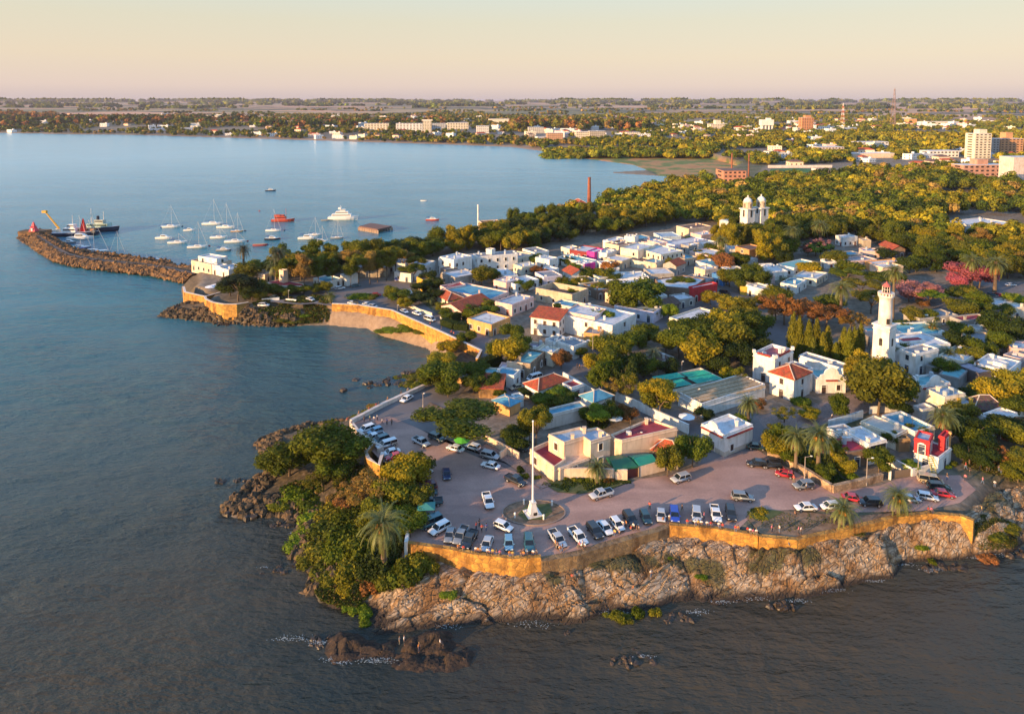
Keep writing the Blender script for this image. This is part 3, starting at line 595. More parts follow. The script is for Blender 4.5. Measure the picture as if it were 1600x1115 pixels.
# --- lower middle
H('small lit cream house with mauve roof above the long stone house',[('d',[(885,322),(1045,352),(1245,292),(1090,270)],5,CR,(.4,.3,.34),{'win':.3})])
H('long rough stone house with teal roof and wide dark gate',[('d',[(735,500),(937,528),(1292,400),(1085,368)],5.2,BRN,rT,{'wallm':STN,'ws':2,'win':.7}),('d',[(733,508),(930,532),(940,526),(745,503)],5.1,PE,PE,{'win':0,'clut':0,'foot':False,'par':.1})])
H('beige house with white roof joined to the long stone house',[('d',[(1085,368),(1292,402),(1402,352),(1232,312)],5.,CR,rW,{'ws':2})])
H('grey flat roof behind the white blue-doored corner house',[('d',[(1200,232),(1342,272),(1480,222),(1390,172)],4.6,W_,rG,{})])
H('white corner house with blue doors facing the open square',[('e',[(-110,242),(122,328),(305,264),(112,206)],5,W_,rG,{'ws':3}),('e',[(262,262),(300,275),(368,258),(325,240)],4.6,W_,rL,{'foot':False,'ws':1})])
H('orange walled annex with grey roof behind the white corner house',[('e',[(190,142),(400,172),(568,102),(385,90)],4.8,ORA,rG,{'win':.3})])
H('white cottage with blue grey roof and three dark openings',[('d',[(548,640),(785,688),(937,612),(700,588)],4.4,W_,rB,{'ws':2})])
H('teal sheet roof behind the white cottage',[('d',[(345,635),(545,662),(700,604),(482,584)],4,CR,rT,{'win':0,'clut':0})])
H('tiny lilac roofed annex left of the long stone house',[('d',[(612,572),(735,590),(745,522),(690,526)],3.8,PK,LAV,{'win':0,'clut':0})])
H('ruined ochre stone house with sagging terracotta roof',[('d',[(350,700),(460,832),(592,848),(778,712)],3.4,ORA,rC,{'typ':'shed','wallm':STO,'win':.6,'rise':1.1})])
H('white house with bright red hipped roof and tall white chimney',[('d',[(975,800),(1130,858),(1480,740),(1300,640)],4.2,W_,rC,{'typ':'hip','win':.6})])
H('low white house with flat maroon roof behind the garden trees',[('e',[(-40,772),(105,832),(255,796),(150,730)],4,W_,rR,{'win':.3})])
H('bright blue sheet roof beside the umbrella shaped tree',[('d',[(590,975),(725,1065),(940,990),(690,935)],3.4,ORA,rB,{'typ':'hip','win':0,'rise':.9})])
H('blue hipped roof house beside the dark street',[('e',[(218,925),(360,1005),(625,935),(455,862)],4.2,W_,rB,{'typ':'hip','win':.4,'rise':1.6})])
H('long low building with narrow blue roof strip and blank pale wall',[('F',[(183,442),(472,372),(420,342),(172,402)],4,(.7,.62,.56),rB,{'win':0,'clut':0})])
H('white shed roofs behind the long blank wall',[('F',[(0,300),(20,330),(70,300),(40,288)],3.5,W_,rB,{'win':0,'clut':0})])
H('pale house with maroon roof edge between the dense trees',[('e',[(960,442),(1160,522),(1412,472),(1185,382)],5,(.5,.5,.5),rBr,{'win':.5})])
# peach villa
H('large peach villa with white and maroon flat roofs and terrace facing the plaza',[('F',[(228,548),(325,600),(445,564),(490,594),(612,556),(530,505),(455,520),(425,502)],7.6,PE,rL,{'ws':0,'win':.7}),('F',[(613,552),(640,576),(684,586),(1028,508),(858,450)],6.4,PE,rR,{'win':.0,'clut':1}),('F',[(112,640),(262,752),(335,705),(330,650),(225,590)],3.9,PE,rR,{'par':.8,'win':.9,'doors':1,'clut':0,'foot':True}),('F',[(262,752),(300,760),(480,700),(480,655),(335,690)],3.3,PE,PE,{'win':.6,'clut':0,'foot':False,'par':.2})],cat='villa')
H('stone shed with bright orange hipped roof behind two plaza trees',[('F',[(850,640),(1030,672),(1078,640),(940,592)],3.8,GRY,rC,{'typ':'hip','wallm':STG,'win':0,'rise':2.2})])
r_,o_,b_=H('white house with red cornices and double curved gable beside the plaza',[('F',[(1150,472),(1310,545),(1514,497),(1378,430)],5.9,W_,rW,{'ws':2,'win':.8})])
(pw_,zt_)=b_[0]
def cornice(root,o0,a,b,z,depth,hgt,m,name='cornice',t0=.05,t1=.95):
    a=Vector(a);b=Vector(b);e=b-a;p=a+e*t0;q=a+e*t1;e.normalize();nn=Vector((e.y,-e.x))
    mb=MB();mb.rings([[LP(o0,c.x,c.y,z),LP(o0,c.x+nn.x*depth,c.y+nn.y*depth,z),LP(o0,c.x+nn.x*depth*.9,c.y+nn.y*depth*.9,z+hgt*.5),LP(o0,c.x,c.y,z+hgt)] for c in(p,q)]);return mb.build(name,m,root)
def gable(root,o0,a,b,z,r,m,t=.5,lobes=1,w=.35,name='curved_gable'):
    a=Vector(a);b=Vector(b);e=(b-a);c=a+e*t;e.normalize();nn=Vector((e.y,-e.x));mb=MB();pts=[(-r*1.35,0),(-r*1.2,r*.28),(-r*.95,r*.35)]+[(r*.85*math.cos(x),r*.35+r*.75*math.sin(x)) for x in [math.pi-i*math.pi/9 for i in range(10)]]+[(r*.95,r*.35),(r*1.2,r*.28),(r*1.35,0)]
    A=[LP(o0,c.x+e.x*x+nn.x*.03,c.y+e.y*x+nn.y*.03,z+y) for x,y in pts];B=[LP(o0,c.x+e.x*x-nn.x*w,c.y+e.y*x-nn.y*w,z+y) for x,y in pts];n=len(pts)
    mb.add(A+B,[tuple(range(n))[::-1],tuple(range(n,2*n))]+[(i,i+1,n+i+1,n+i) for i in range(n-1)]);return mb.build(name,m,root)
MAR=tiles((.42,.05,.03))
def visedges(pw):
    r=[]
    for i in range(len(pw)):
        a=Vector(pw[i]);b=Vector(pw[(i+1)%len(pw)]);e=(b-a);nn=Vector((e.y,-e.x));m=(a+b)/2
        if nn.dot(-m)>0 and e.length>3:r.append((pw[i],pw[(i+1)%len(pw)]))
    return sorted(r,key=lambda q:(q[0][0]+q[1][0]))
ve=visedges(pw_)
for k,(a,b) in enumerate(ve): cornice(r_,o_,a,b,zt_-.75,.5,.3,MAR)
gable(r_,o_,ve[0][0],ve[0][1],zt_,1.5,plaster(W_),.5)
for a,b in ve:
    cornice(r_,o_,a,b,GZ+.0,.08,1.,plaster((.55,.48,.4)),'plinth',0,1)
# --- big white complex with the maroon and red roofs
r_,o_,b_=H('large white complex with maroon flat roof, bright red hipped roof and long wing',[('i',[(62,215),(322,295),(716,218),(442,155)],8.8,W_,(.42,.12,.14),{'ws':2,'win':.8,'par':.9}),('i',[(290,458),(592,556),(897,496),(600,405)],7.2,W_,rC,{'typ':'hip','ws':2,'win':.75,'rise':2.4}),('i',[(560,372),(800,452),(880,438),(650,342)],7.6,W_,rR,{'win':0,'clut':0,'foot':False}),('i',[(690,275),(1262,440),(1345,395),(815,232)],7.,W_,rG,{'win':0,'clut':1}),('i',[(862,592),(1258,512),(1190,470),(870,405)],5.2,W_,rT,{'ws':2,'win':.9,'clut':0}),('i',[(1250,445),(1275,452),(1350,405),(1320,392)],7.6,W_,W_,{'win':0,'clut':0,'foot':False})],cat='mansion')
pw_,zt_=b_[0];ve=visedges(pw_)
for a,b in ve:
    for t in(.04,.96):
        a_=Vector(a);c=a_+(Vector(b)-a_)*t;mb=MB();mb.box(LP(o_,c.x,c.y,zt_+.35),(.7,.7,.9));mb.build('corner_pier',plaster(W_),r_)
    cornice(r_,o_,a,b,zt_-.1,.3,.5,MAR,'tiled_parapet',.2,.8)
a,b=visedges(b_[4][0])[-1];cornice(r_,o_,a,b,b_[4][1]-.9,.6,.35,MAR,t0=.3,t1=.7);gable(r_,o_,a,b,b_[4][1],2.2,plaster(W_))
# walled court with nets and beams
r_,o_,b_=H('walled building site with roof beams and green nets',[('F',[(1018,288),(1165,342),(1593,252),(1440,172)],4.3,W_,BRN,{'win':0,'par':1.1,'clut':0}),('F',[(868,195),(985,268),(1322,205),(1180,142)],3.9,CR,rBr,{'win':0,'clut':0,'par':.5})],cat='walled court')
def lerp4(q,s,t):
    a=Vector(q[0])*(1-s)+Vector(q[1])*s;b=Vector(q[3])*(1-s)+Vector(q[2])*s;return a*(1-t)+b*t
q=[P(u,v,GZ+3.5) for u,v in T('F',[(1018,288),(1165,342),(1593,252),(1440,172)])]
BW=plaster((.55,.42,.28))
for i in range(9):
    t=(i+.5)/9;mb=MB();a=lerp4(q,t,.02);b=lerp4(q,t,.98);mb.cyl(LP(o_,a.x,a.y,GZ+3.3),LP(o_,b.x,b.y,GZ+3.3),.16 if i%2 else .3,None,4);mb.build('beam',BW,r_)
for i in range(7):
    t=(i+4.)/11;mb=MB();a=lerp4(q,.02,t);b=lerp4(q,.98,t);mb.cyl(LP(o_,a.x,a.y,GZ+3.05),LP(o_,b.x,b.y,GZ+3.05),.12,None,4);mb.build('beam',BW,r_)
GRN=paint((.015,.30,.22),.7);GR2=paint((.01,.19,.11),.6)
q=[P(u,v,GZ+3.4) for u,v in T('F',[(868,195),(985,268),(1322,205),(1180,142)])]
for (s0,s1,t0,t1,dz) in((.0,.42,.0,.5,.3),(.5,1.,.0,.4,.35),(0.05,.45,.55,1.,.1),(.5,.98,.5,.98,.2)):
    mb=MB();n=10;g=[]
    for i in range(n+1):
        row=[]
        for j in range(n+1):
            p=lerp4(q,s0+(s1-s0)*i/n,t0+(t1-t0)*j/n);sag=-.5*math.sin(math.pi*i/n)*math.sin(math.pi*j/n)*(1 if (i+j)%3 else .6);row.append(LP(o_,p.x,p.y,GZ+3.2+dz+sag))
        g.append(row)
    mb.rings(g,cap=False,closed=False);mb.build('green_net',GRN,r_)
# --- right hand side
r_,o_,b_=H('white villa with triangular pediment, teal roof and maroon cornice',[('h',[(138,88),(345,197),(642,118),(415,10)],5.8,W_,rT,{'ws':2,'win':.7,'clut':1})],cat='villa')
pw_,zt_=b_[0];ve=visedges(pw_)
for a,b in ve: cornice(r_,o_,a,b,zt_-.8,.55,.35,MAR)
gable(r_,o_,ve[-1][0],ve[-1][1],zt_,2.0,plaster(W_));gable(r_,o_,ve[0][0],ve[0][1],zt_,1.3,plaster(W_))
H('cream and yellow stepped house with pale blue roofs behind the tall palm',[('h',[(382,215),(628,328),(846,262),(622,165)],6.6,CR,rL,{'win':.3}),('h',[(630,345),(776,440),(1006,372),(852,292)],4.8,YEL,rL,{'win':.6,'foot':False})])
H('house with broad brown tiled roof right of the yellow house',[('h',[(905,400),(1010,500),(1320,440),(1150,330)],3.6,BRN,rBr,{'typ':'hip','win':.5,'rise':3.})])
H('brick house with white upper terrace at the right edge',[('h',[(1010,530),(1200,600),(1550,525),(1330,445)],4.6,W_,rW,{'win':.3}),('h',[(1060,585),(1330,675),(1700,640),(1500,560)],3.8,(.36,.13,.07),(.2,.13,.13),{'ws':2,'foot':False})])
r_,o_,b_=H('white house with bright red upper storey and maroon terrace near the shore',[('h',[(135,938),(462,1052),(757,972),(480,880)],4.0,W_,rR,{'win':.6,'par':.25,'clut':0,'ws':3}),('h',[(145,803),(370,857),(512,782),(365,745)],3.9,RED,rL,{'z0':GZ+3.75,'win':.5,'par':.35,'clut':0,'ws':3,'doors':1,'foot':False}),('h',[(512,788),(588,812),(690,745),(620,725)],3.7,RED,rR,{'z0':GZ+3.75,'win':.6,'par':.3,'clut':0,'foot':False}),('h',[(655,752),(680,757),(692,745),(668,738)],3.9,ORA,ORA,{'z0':GZ+3.75,'win':0,'par':.1,'clut':0,'foot':False})])
mb=MB();a=P(*T('h',(445,1046)),GZ+3.2)
for s_ in(-.45,.45): mb.cyl(LP(o_,a[0]+s_-.5,a[1]-.4,GZ+3.2),LP(o_,a[0]+s_-1.1,a[1]-3.2,GZ+.1),.07,None,5)
for k in range(11): t=k/10;mb.box(LP(o_,a[0]-.5-.6*t,a[1]-.4-2.8*t,GZ+3.2-3.1*t),(1.,.25,.05))
mb.build('outside_stair',plaster((.5,.42,.1)),r_)
H('low house with long bright blue roof left of the red storey',[('G',[(692,430),(942,540),(1012,496),(842,404)],4.4,W_,rB,{'win':.3})])
H('low house with wide cream roof between the blue roof and the white house',[('G',[(575,466),(790,556),(886,516),(662,432)],4.1,CR,(.55,.5,.44),{'win':0,'par':.35})])
r_,o_,b_=H('modern white box house with a large glass front',[('G',[(475,522),(625,612),(742,582),(570,496)],5.6,W_,rW,{'win':0,'clut':1})])
a,b=visedges(b_[0][0])[-1];a=Vector(a);b=Vector(b);e=(b-a);L_=e.length;e.normalize();nn=Vector((e.y,-e.x));c=a+e*L_*.5;mb=MB();mb.box((0,0,0),(L_*.82,.1,2.1));g_=mb.build('glass_front',GLASS,r_,loc=LP(o_,c.x+nn.x*.06,c.y+nn.y*.06,GZ+2.8));g_.rotation_euler[2]=math.atan2(e.y,e.x)
mb=MB()
for k in(-.5,-.17,.17,.5): mb.box((L_*.82*k,-.06,0),(.14,.08,2.2))
mb.box((0,-.06,1.1),(L_*.84,.08,.12));mb.box((0,-.06,-1.1),(L_*.84,.08,.12));mb.build('mullion',DARK,g_)
H('low dark house with bright maroon roof beside the tall plaza palm',[('G',[(402,592),(500,668),(612,636),(485,548)],4.3,BRN,(.45,.03,.06),{'win':.6,'clut':1,'par':.15})])
H('small white roofed house behind the bright maroon roof',[('G',[(372,505),(440,548),(540,520),(468,480)],4.4,W_,rG,{'win':.3})])
# right of the lighthouse
H('white house with teal roofs right of the lighthouse',[('D',[(742,905),(880,978),(1100,945),(960,876)],5.2,W_,rT,{'clut':1}),('D',[(590,930),(640,952),(700,925),(650,905)],5.2,PK,rT,{'win':0,'foot':False})])
H('big white house with a maroon roof light in front of the teal roofs',[('D',[(705,985),(900,1068),(1095,1005),(930,935)],6.2,W_,rW,{'win':.5,'clut':1}),('D',[(820,1000),(860,1020),(960,990),(910,968)],6.6,W_,rR,{'win':0,'clut':0,'foot':False,'par':.1})])
H('white two-storey annex with small blue windows near the lighthouse',[('D',[(822,1055),(918,1087),(1062,1052),(960,1018)],7.4,W_,rG,{'ws':3,'win':.9}),])
H('old house with dark maroon roofs behind the shady palms',[('g',[(722,287),(850,337),(1142,275),(965,218)],4.2,GRY,rR,{'typ':'flat','win':.8})])
H('flat white roofed house at the right edge beyond the brown roof',[('g',[(1232,137),(1430,175),(1592,146),(1480,86)],5,CR,rW,{'win':.3})])
H('brown tiled roof in front of the flat white roof',[('g',[(1130,232),(1235,265),(1392,212),(1275,182)],3.8,BRN,rBr,{'typ':'gable'})])
H('white garden house with blue door half hidden by shrubs',[('g',[(870,385),(1030,440),(1150,420),(1020,370)],3.6,W_,rW,{'ws':3})])
H('pink walled house at the right edge among trees',[('g',[(1385,592),(1455,705),(1720,640),(1565,560)],4.2,PK,rL,{'win':.4})])
H('pale grey house with raised parapet at the right edge',[('g',[(1325,738),(1530,795),(1680,760),(1460,700)],4.6,(.5,.4,.4),rW,{'par':1.,'win':0})])
H('large white flat roofed house with two square roof lights',[('g',[(905,830),(1312,925),(1640,850),(1212,745)],5,W_,rW,{'win':.3,'clut':1}),('g',[(1185,820),(1320,860),(1420,845),(1290,810)],5.8,W_,rW,{'win':0,'clut':0,'foot':False,'par':.1})])
H('corrugated lilac grey shed roof with two white chimneys',[('g',[(795,870),(1015,988),(1292,922),(955,830)],4.1,DARK and (.12,.1,.1),(.36,.33,.4),{'win':0,'clut':1,'par':.15})])
H('pale aqua sheet roof above the dark pergola',[('g',[(485,968),(705,1022),(995,935),(722,872)],3.6,(.3,.3,.3),rT,{'win':0,'clut':0,'par':.15})])
H('greenish grey sheet roof behind the white annex',[('g',[(385,872),(565,932),(795,870),(525,800)],3.5,(.3,.3,.3),(.24,.3,.3),{'win':0,'clut':0,'par':.15})])
H('small bright blue roof among the dark garden trees',[('g',[(1010,672),(1055,732),(1146,702),(1072,655)],3.1,BRN,rB,{'win':0,'clut':0,'par':.15})])
H('low white house under the brown roofs on the right',[('h',[(205,420),(330,480),(480,440),(360,392)],3.4,W_,(.5,.42,.42),{'win':0,'clut':0})])
H('ochre walled back house between the cream roof and the red storey',[('h',[(0,800),(60,860),(160,815),(100,770)],3.6,(.4,.26,.12),BRN,{'win':.3,'clut':0})])
# --- harbour side
H('peach harbour clubhouse with roof terrace and white canopy on the pier',[('l',[(600,842),(868,898),(1135,852),(905,802)],5.4,PE,rBr,{'ws':1,'par':.9,'clut':0}),('l',[(700,792),(930,832),(1090,795),(860,768)],8.2,W_,rW,{'z0':GZ+4.5,'win':0,'clut':0,'foot':False})] and [('l',[(600,842),(868,898),(1135,852),(905,802)],5.4,PE,rBr,{'ws':1,'par':.9,'clut':0}),('l',[(705,790),(935,832),(1090,796),(862,768)],3.4,W_,rW,{'z0':GZ+4.5,'win':.7,'clut':0,'foot':False}),('l',[(868,900),(1000,925),(1070,895),(930,870)],5.2,W_,rW,{'foot':False,'win':.7})],cat='clubhouse')
H('white harbour annex right of the peach clubhouse',[('l',[(1030,952),(1150,982),(1212,905),(1085,872)],4.6,W_,rL,{'win':.7})])
H('small peach house near the rubbish carts at the pier root',[('o',[(10,212),(130,237),(172,196),(62,186)],4.2,PE,rG,{})])
H('peach tower shaped house rising behind the cafe',[('o',[(290,168),(345,182),(392,166),(340,152)],9.5,PE,PE,{'win':.4})])
H('long cafe pavilion with dark maroon roof and lit veranda',[('o',[(112,322),(300,365),(602,372),(590,345),(315,292)],3.4,CR,rR,{'win':1.6,'par':.12,'ws':2,'clut':0})],cat='cafe')
H('white workshop with blue grey roof under the tall harbour trees',[('o',[(742,282),(897,328),(1050,270),(872,216)],3.8,W_,rB,{'ws':2})])
H('white house behind slender trunks near the parked cars',[('o',[(1058,226),(1132,252),(1262,216),(1180,192)],5.2,W_,rG,{'ws':0})])
H('long weathered stone warehouse behind the row of slender trunks',[('B',[(575,546),(830,552),(822,515),(590,520)],5.2,TAN,rG,{'wallm':stone((.42,.36,.28)),'win':.3,'clut':0})])
H('orange fronted house at the left end of the white row',[('B',[(748,495),(790,506),(832,492),(795,482)],5.4,PE,rBr,{})])
H('white flat roof behind the first tree belt',[('C',[(360,262),(500,292),(555,268),(430,255)],5,CR,rW,{'win':.3})])
H('low rust red pavilion roof beside the brick chimney',[('C',[(370,150),(420,180),(465,150),(420,135)],7,BRN,rC,{'typ':'hip','win':0,'rise':4})])
H('pale walled depot with brown roof at the bay side of the trees',[('B',[(1395,258),(1440,300),(1570,285),(1490,250)],6,PE,rBr,{'win':.4})])
H('small dark roofed house behind the long cream garden building',[('D',[(340,500),(370,520),(420,505),(380,490)],4,W_,rG,{})])
H('roof with dark terrace behind the orange annex trees',[('C',[(870,390),(930,400),(1000,375),(930,365)],4.6,W_,rG,{})])
H('white house behind the long teal roof of the far row',[('C',[(570,380),(660,395),(740,370),(650,355)],5,W_,rW,{})])
H('pale house right of the courtyard trees near the square',[('C',[(1065,405),(1120,422),(1160,395),(1110,385)],4.6,GRY,rW,{})])
# --- extra infill houses
# --- free standing walls
def wallrun(label,tile,pts,h,m,th=.3,name='garden_wall',cat='wall',zb=None,ztop=None,group=None,cap=None,closed=False,dh=1.0):
    zb=GZ if zb is None else zb;h=h*(HS if ztop is None else 1);zt=zb+h;w=[P(u,v,zt) for u,v in T(tile,pts)] if ztop is None else pts
    mb=MB();n=len(w);Lf=[];Rt=[]
    for i in range(n):
        a=Vector(w[max(0,i-1)]);b=Vector(w[min(n-1,i+1)]);d=(b-a).normalized();nn=Vector((-d.y,d.x));c=Vector(w[i]);Lf.append(c+nn*th/2);Rt.append(c-nn*th/2)
    o0=(w[0][0],w[0][1],zb)
    rs=[[LP(o0,l.x,l.y,zb-dh),LP(o0,l.x,l.y,zt),LP(o0,r.x,r.y,zt),LP(o0,r.x,r.y,zb-dh)] for l,r in zip(Lf,Rt)]
    mb.rings(rs);o=mb.build(name,m,loc=o0);tag(o,label,cat,group)
    if cap:
        cb=MB();k=1+.16/th;rs=[]
        for l,r in zip(Lf,Rt):
            c=(l+r)/2;l2=c+(l-c)*k;r2=c+(r-c)*k;rs.append([LP(o0,l2.x,l2.y,zt-.02),LP(o0,l2.x,l2.y,zt+.1),LP(o0,r2.x,r2.y,zt+.1),LP(o0,r2.x,r2.y,zt-.02)])
        cb.rings(rs);cb.build('coping',cap,o)
    for i in range(n-1):
        a,b=Vector(w[i]),Vector(w[i+1]);d=(b-a).normalized();nn=Vector((-d.y,d.x))*.5;FOOT.append([tuple(a+nn),tuple(b+nn),tuple(b-nn),tuple(a-nn)])
    return o
WP=plaster(W_);PP=plaster(PE);CPL=plaster(CR)
wallrun('cream garden wall of the peach villa facing the plaza','F',[(262,765),(450,762),(718,772)],2.7,PP,cap=PP)
wallrun('cream wall right of the maroon gate','F',[(788,752),(950,712)],2.6,PP,cap=PP)
g_=wallrun('maroon sheet gate between two cream garden walls','F',[(722,768),(785,752)],2.4,paint((.12,.02,.02),.5),.1,'gate','gate')
wallrun('low peach wall left of the villa terrace','F',[(-75,660),(-20,625),(45,665)],2.,PP)
wallrun('long white lane wall beside the dark lane','F',[(640,287),(780,345),(905,405),(1100,492)],2.6,WP,cap=WP)
wallrun('boundary wall with pinkish panels under the umbrella tree','E',[(1425,555),(1500,590),(1593,640)],2.2,PP)
wallrun('rubble stone garden wall along the plaza road','G',[(0,655),(100,690),(250,772),(402,868)],1.7,stone((.44,.30,.19)),.6,cap=stone((.5,.36,.24)))
wallrun('rubble stone garden wall bending towards the gate','G',[(402,870),(560,835),(710,795)],1.7,stone((.42,.29,.19)),.6,cap=stone((.5,.36,.24)))
wallrun('white garden wall sloping down to the white gate','G',[(742,680),(892,757)],2.2,WP)
wallrun('white front wall of the red storeyed house','G',[(895,765),(1012,737)],1.9,WP)
wallrun('weathered slatted gate between white posts','G',[(768,778),(885,765)],1.9,paint((.15,.11,.08),.8),.12,'gate','gate')
wallrun('white post wall beside the weathered gate','G',[(752,775),(768,779)],2.2,WP,.5,'gate_post','gate post')
wallrun('white and blue painted boundary wall behind the modern houses','G',[(378,462),(495,430),(590,400)],2.4,plaster((.55,.66,.76)))
wallrun('white boundary wall with gate piers above the modern houses','G',[(632,378),(760,370),(858,350)],2.2,WP)
wallrun('ochre ruined garden wall left of the terracotta roof','d',[(75,690),(180,720),(290,735),(345,660)],2.,STO,.5)
wallrun('curved low white garden wall beside the waterfront road','a',[(700,905),(740,965),(880,1018),(1052,1022)],1.6,CPL)
wallrun('short white garden wall with posts near the clipped hedge','a',[(300,745),(440,815),(600,865)],1.5,CPL)
wallrun('curved white lane wall beside the open square','e',[(0,645),(180,745),(400,870)],2.,WP)
wallrun('pale wall of the harbour yard facing the rocks','o',[(70,530),(290,515)],1.2,WP)
wallrun('low white wall by the harbour road palms','o',[(372,528),(500,540)],1.2,WP)
# sea walls
SWM=stone((.58,.30,.06),(.22,.12,.04),sc=.9)
def seawall(label,pts,zt,zb,m=SWM,th=.8,cap=None,par=None):
    w=[P(u,v,zt) for u,v in pts];o=wallrun(label,None,w,zt-zb,m,th,'sea_wall','sea wall',zb=zb,ztop=1,group='stone sea walls',cap=cap,dh=1.5);return o
seawall('ochre stone sea wall below the corner of the car park',[(634,846),(701,855),(740,863),(800,870),(845,868)],6.55,2.6)
seawall('rough stone sea wall below the middle of the parking row',[(1046,818),(1114,823),(1151,829),(1184,833)],6.45,3.2)
seawall('low earthen stone edge between the two lit sea walls',[(845,873),(900,864),(940,851),(985,838),(1026,827),(1046,819)],6.1,3.2,stone((.3,.2,.1),sc=1.3),1.2)
seawall('long curving ochre sea wall below the grassy bank',[(1186,836),(1243,841),(1300,829),(1350,818),(1401,805),(1451,800),(1501,804),(1522,812)],6.35,3.6,SWM,.9)
WPN=plaster((.78,.66,.58))
seawall('white capped sea wall curving along the waterfront road',[(519,474),(560,476),(612,484),(660,505),(690,518),(752,547),(745,560)],7.0,1.5,SWM,.6,cap=WPN)
seawall('straight white parapet sloping beside the northern road',[(548,656),(575,642),(600,629),(662,601)],6.9,1.5,WPN,.7,cap=WPN)
seawall('white capped wall behind the first row of parked cars',[(548,658),(560,673),(583,690),(598,697),(590,701)],6.9,3,WPN,.5,cap=WPN)
seawall('small white bastion jutting into the bushes',[(583,691),(571,706),(576,716),(592,726),(598,706)],7.1,2.6,SWM,.6,cap=WPN)
seawall('white painted wall beside the dark parked pickups',[(652,762),(648,775),(644,797)],7.2,4,WP,.5)
seawall('white painted wall end at the sea wall corner',[(641,810),(636,835),(634,846)],7.2,3.5,WP,.5)
seawall('square stone terrace wall at the root of the pier',[(287,448),(289,456),(321,463),(350,455)],6.2,.5,SWM,.7,cap=WPN)
seawall('round white capped bastion terrace above the rocks',[(320,462),(322,467),(333,472),(350,475),(370,475),(388,472)],6.8,.5,SWM,.7,cap=WPN)
seawall('tall stone quay wall in front of the clubhouse',[(312,431),(330,433),(357,436)],5.8,.5,SWM,.7)
# benches of the small plant terraces, hedges
def hedgebox(label,tile,pts,h,w):
    wl_=[P(u,v,GZ+h) for u,v in T(tile,pts)]
    return wl_
# ---------------------------------------------------------------- plain houses filling the plots between the surveyed ones
def inpoly(q,x,y): return float(sdf(q,np.array([x]),np.array([y]))[0])
def clear_of(polys,pts,marg):
    X=np.array([p[0] for p in pts]);Y=np.array([p[1] for p in pts])
    for q in polys:
        if math.hypot(q[0][0]-X[0],q[0][1]-Y[0])>110 and len(q)<6: continue
        if (sdf(q,X,Y)>-marg).any(): return False
    return True
INF=[];TOWNS=[[P(u,v) for u,v in q] for q in ([(600,440),(700,415),(800,402),(960,384),(1060,370),(1130,378),(1200,420),(1215,440),(1130,470),(1000,520),(960,545),(900,562),(860,545),(800,530),(720,505),(660,470)],[(1420,500),(1600,470),(1680,480),(1680,660),(1590,660),(1560,600),(1500,590),(1440,585),(1410,560)],[(1200,430),(1340,400),(1420,430),(1330,440),(1215,460)])]
rgi=random.Random(5)
for tw,nmax in zip(TOWNS,(60,16,4)):
    x0,x1=min(p[0] for p in tw),max(p[0] for p in tw);y0,y1=min(p[1] for p in tw),max(p[1] for p in tw);k=0;t=0
    while k<nmax and t<1400:
        t+=1;x=rgi.uniform(x0,x1);y=rgi.uniform(y0,y1)
        if inpoly(tw,x,y)<2: continue
        nb=min(FOOT,key=lambda q:math.hypot(q[0][0]-x,q[0][1]-y));e=max(((nb[(i+1)%len(nb)][0]-nb[i][0],nb[(i+1)%len(nb)][1]-nb[i][1]) for i in range(len(nb))),key=lambda d:d[0]**2+d[1]**2);a=math.atan2(e[1],e[0])
        w=rgi.uniform(8,16);d=rgi.uniform(6,11);ca,sa=math.cos(a),math.sin(a);c4=[(x+sx*w/2*ca-sy*d/2*sa,y+sx*w/2*sa+sy*d/2*ca) for sx,sy in((-1,-1),(1,-1),(1,1),(-1,1))]
        tst=c4+[((c4[i][0]+c4[(i+1)%4][0])/2,(c4[i][1]+c4[(i+1)%4][1])/2) for i in range(4)]+[(x,y)]
        if not clear_of(FOOT,tst,.3) or not clear_of(GPOL.values(),tst,.2): continue
        if any(abs(inpoly(c4,(q[0][0]+q[2][0])/2,(q[0][1]+q[2][1])/2))<0 for q in []): continue
        bad=False
        for q in FOOT:
            cx=sum(p[0] for p in q)/len(q);cy=sum(p[1] for p in q)/len(q)
            if math.hypot(cx-x,cy-y)<25 and inpoly(c4,cx,cy)>-.5: bad=True;break
        if bad: continue
        h=rgi.choice([3.2,3.4,3.7,3.7,4.2]);wl=rgi.choice([W_,W_,W_,CR,PK,PE,TAN,GRY,LAV]);rf=rgi.choice([rW,rW,rG,rL,rBr,rB,rW]);ty=rgi.random();rt=thing('house',(x,y,GZ),0,None,'house','houses of the old quarter')
        hc=rgi.random()<.12
        block(rt,(x,y,GZ),c4,h,wl,rC if hc else rf,typ='gable' if hc else 'flat',win=.8,rise=1.8)
        wn={W_:'white',CR:'cream',PK:'pink',PE:'peach',TAN:'tan',GRY:'grey stone coloured',LAV:'lilac'}[wl];rn={rW:'pale',rG:'dark grey',rL:'light blue grey',rBr:'brown',rB:'teal blue'}[rf]
        INF.append((rt,('%s house with %s'%(wn,'clay gabled roof' if hc else rn+' flat roof')),proj(x,y,GZ+h)));k+=1
    print('infill',k)
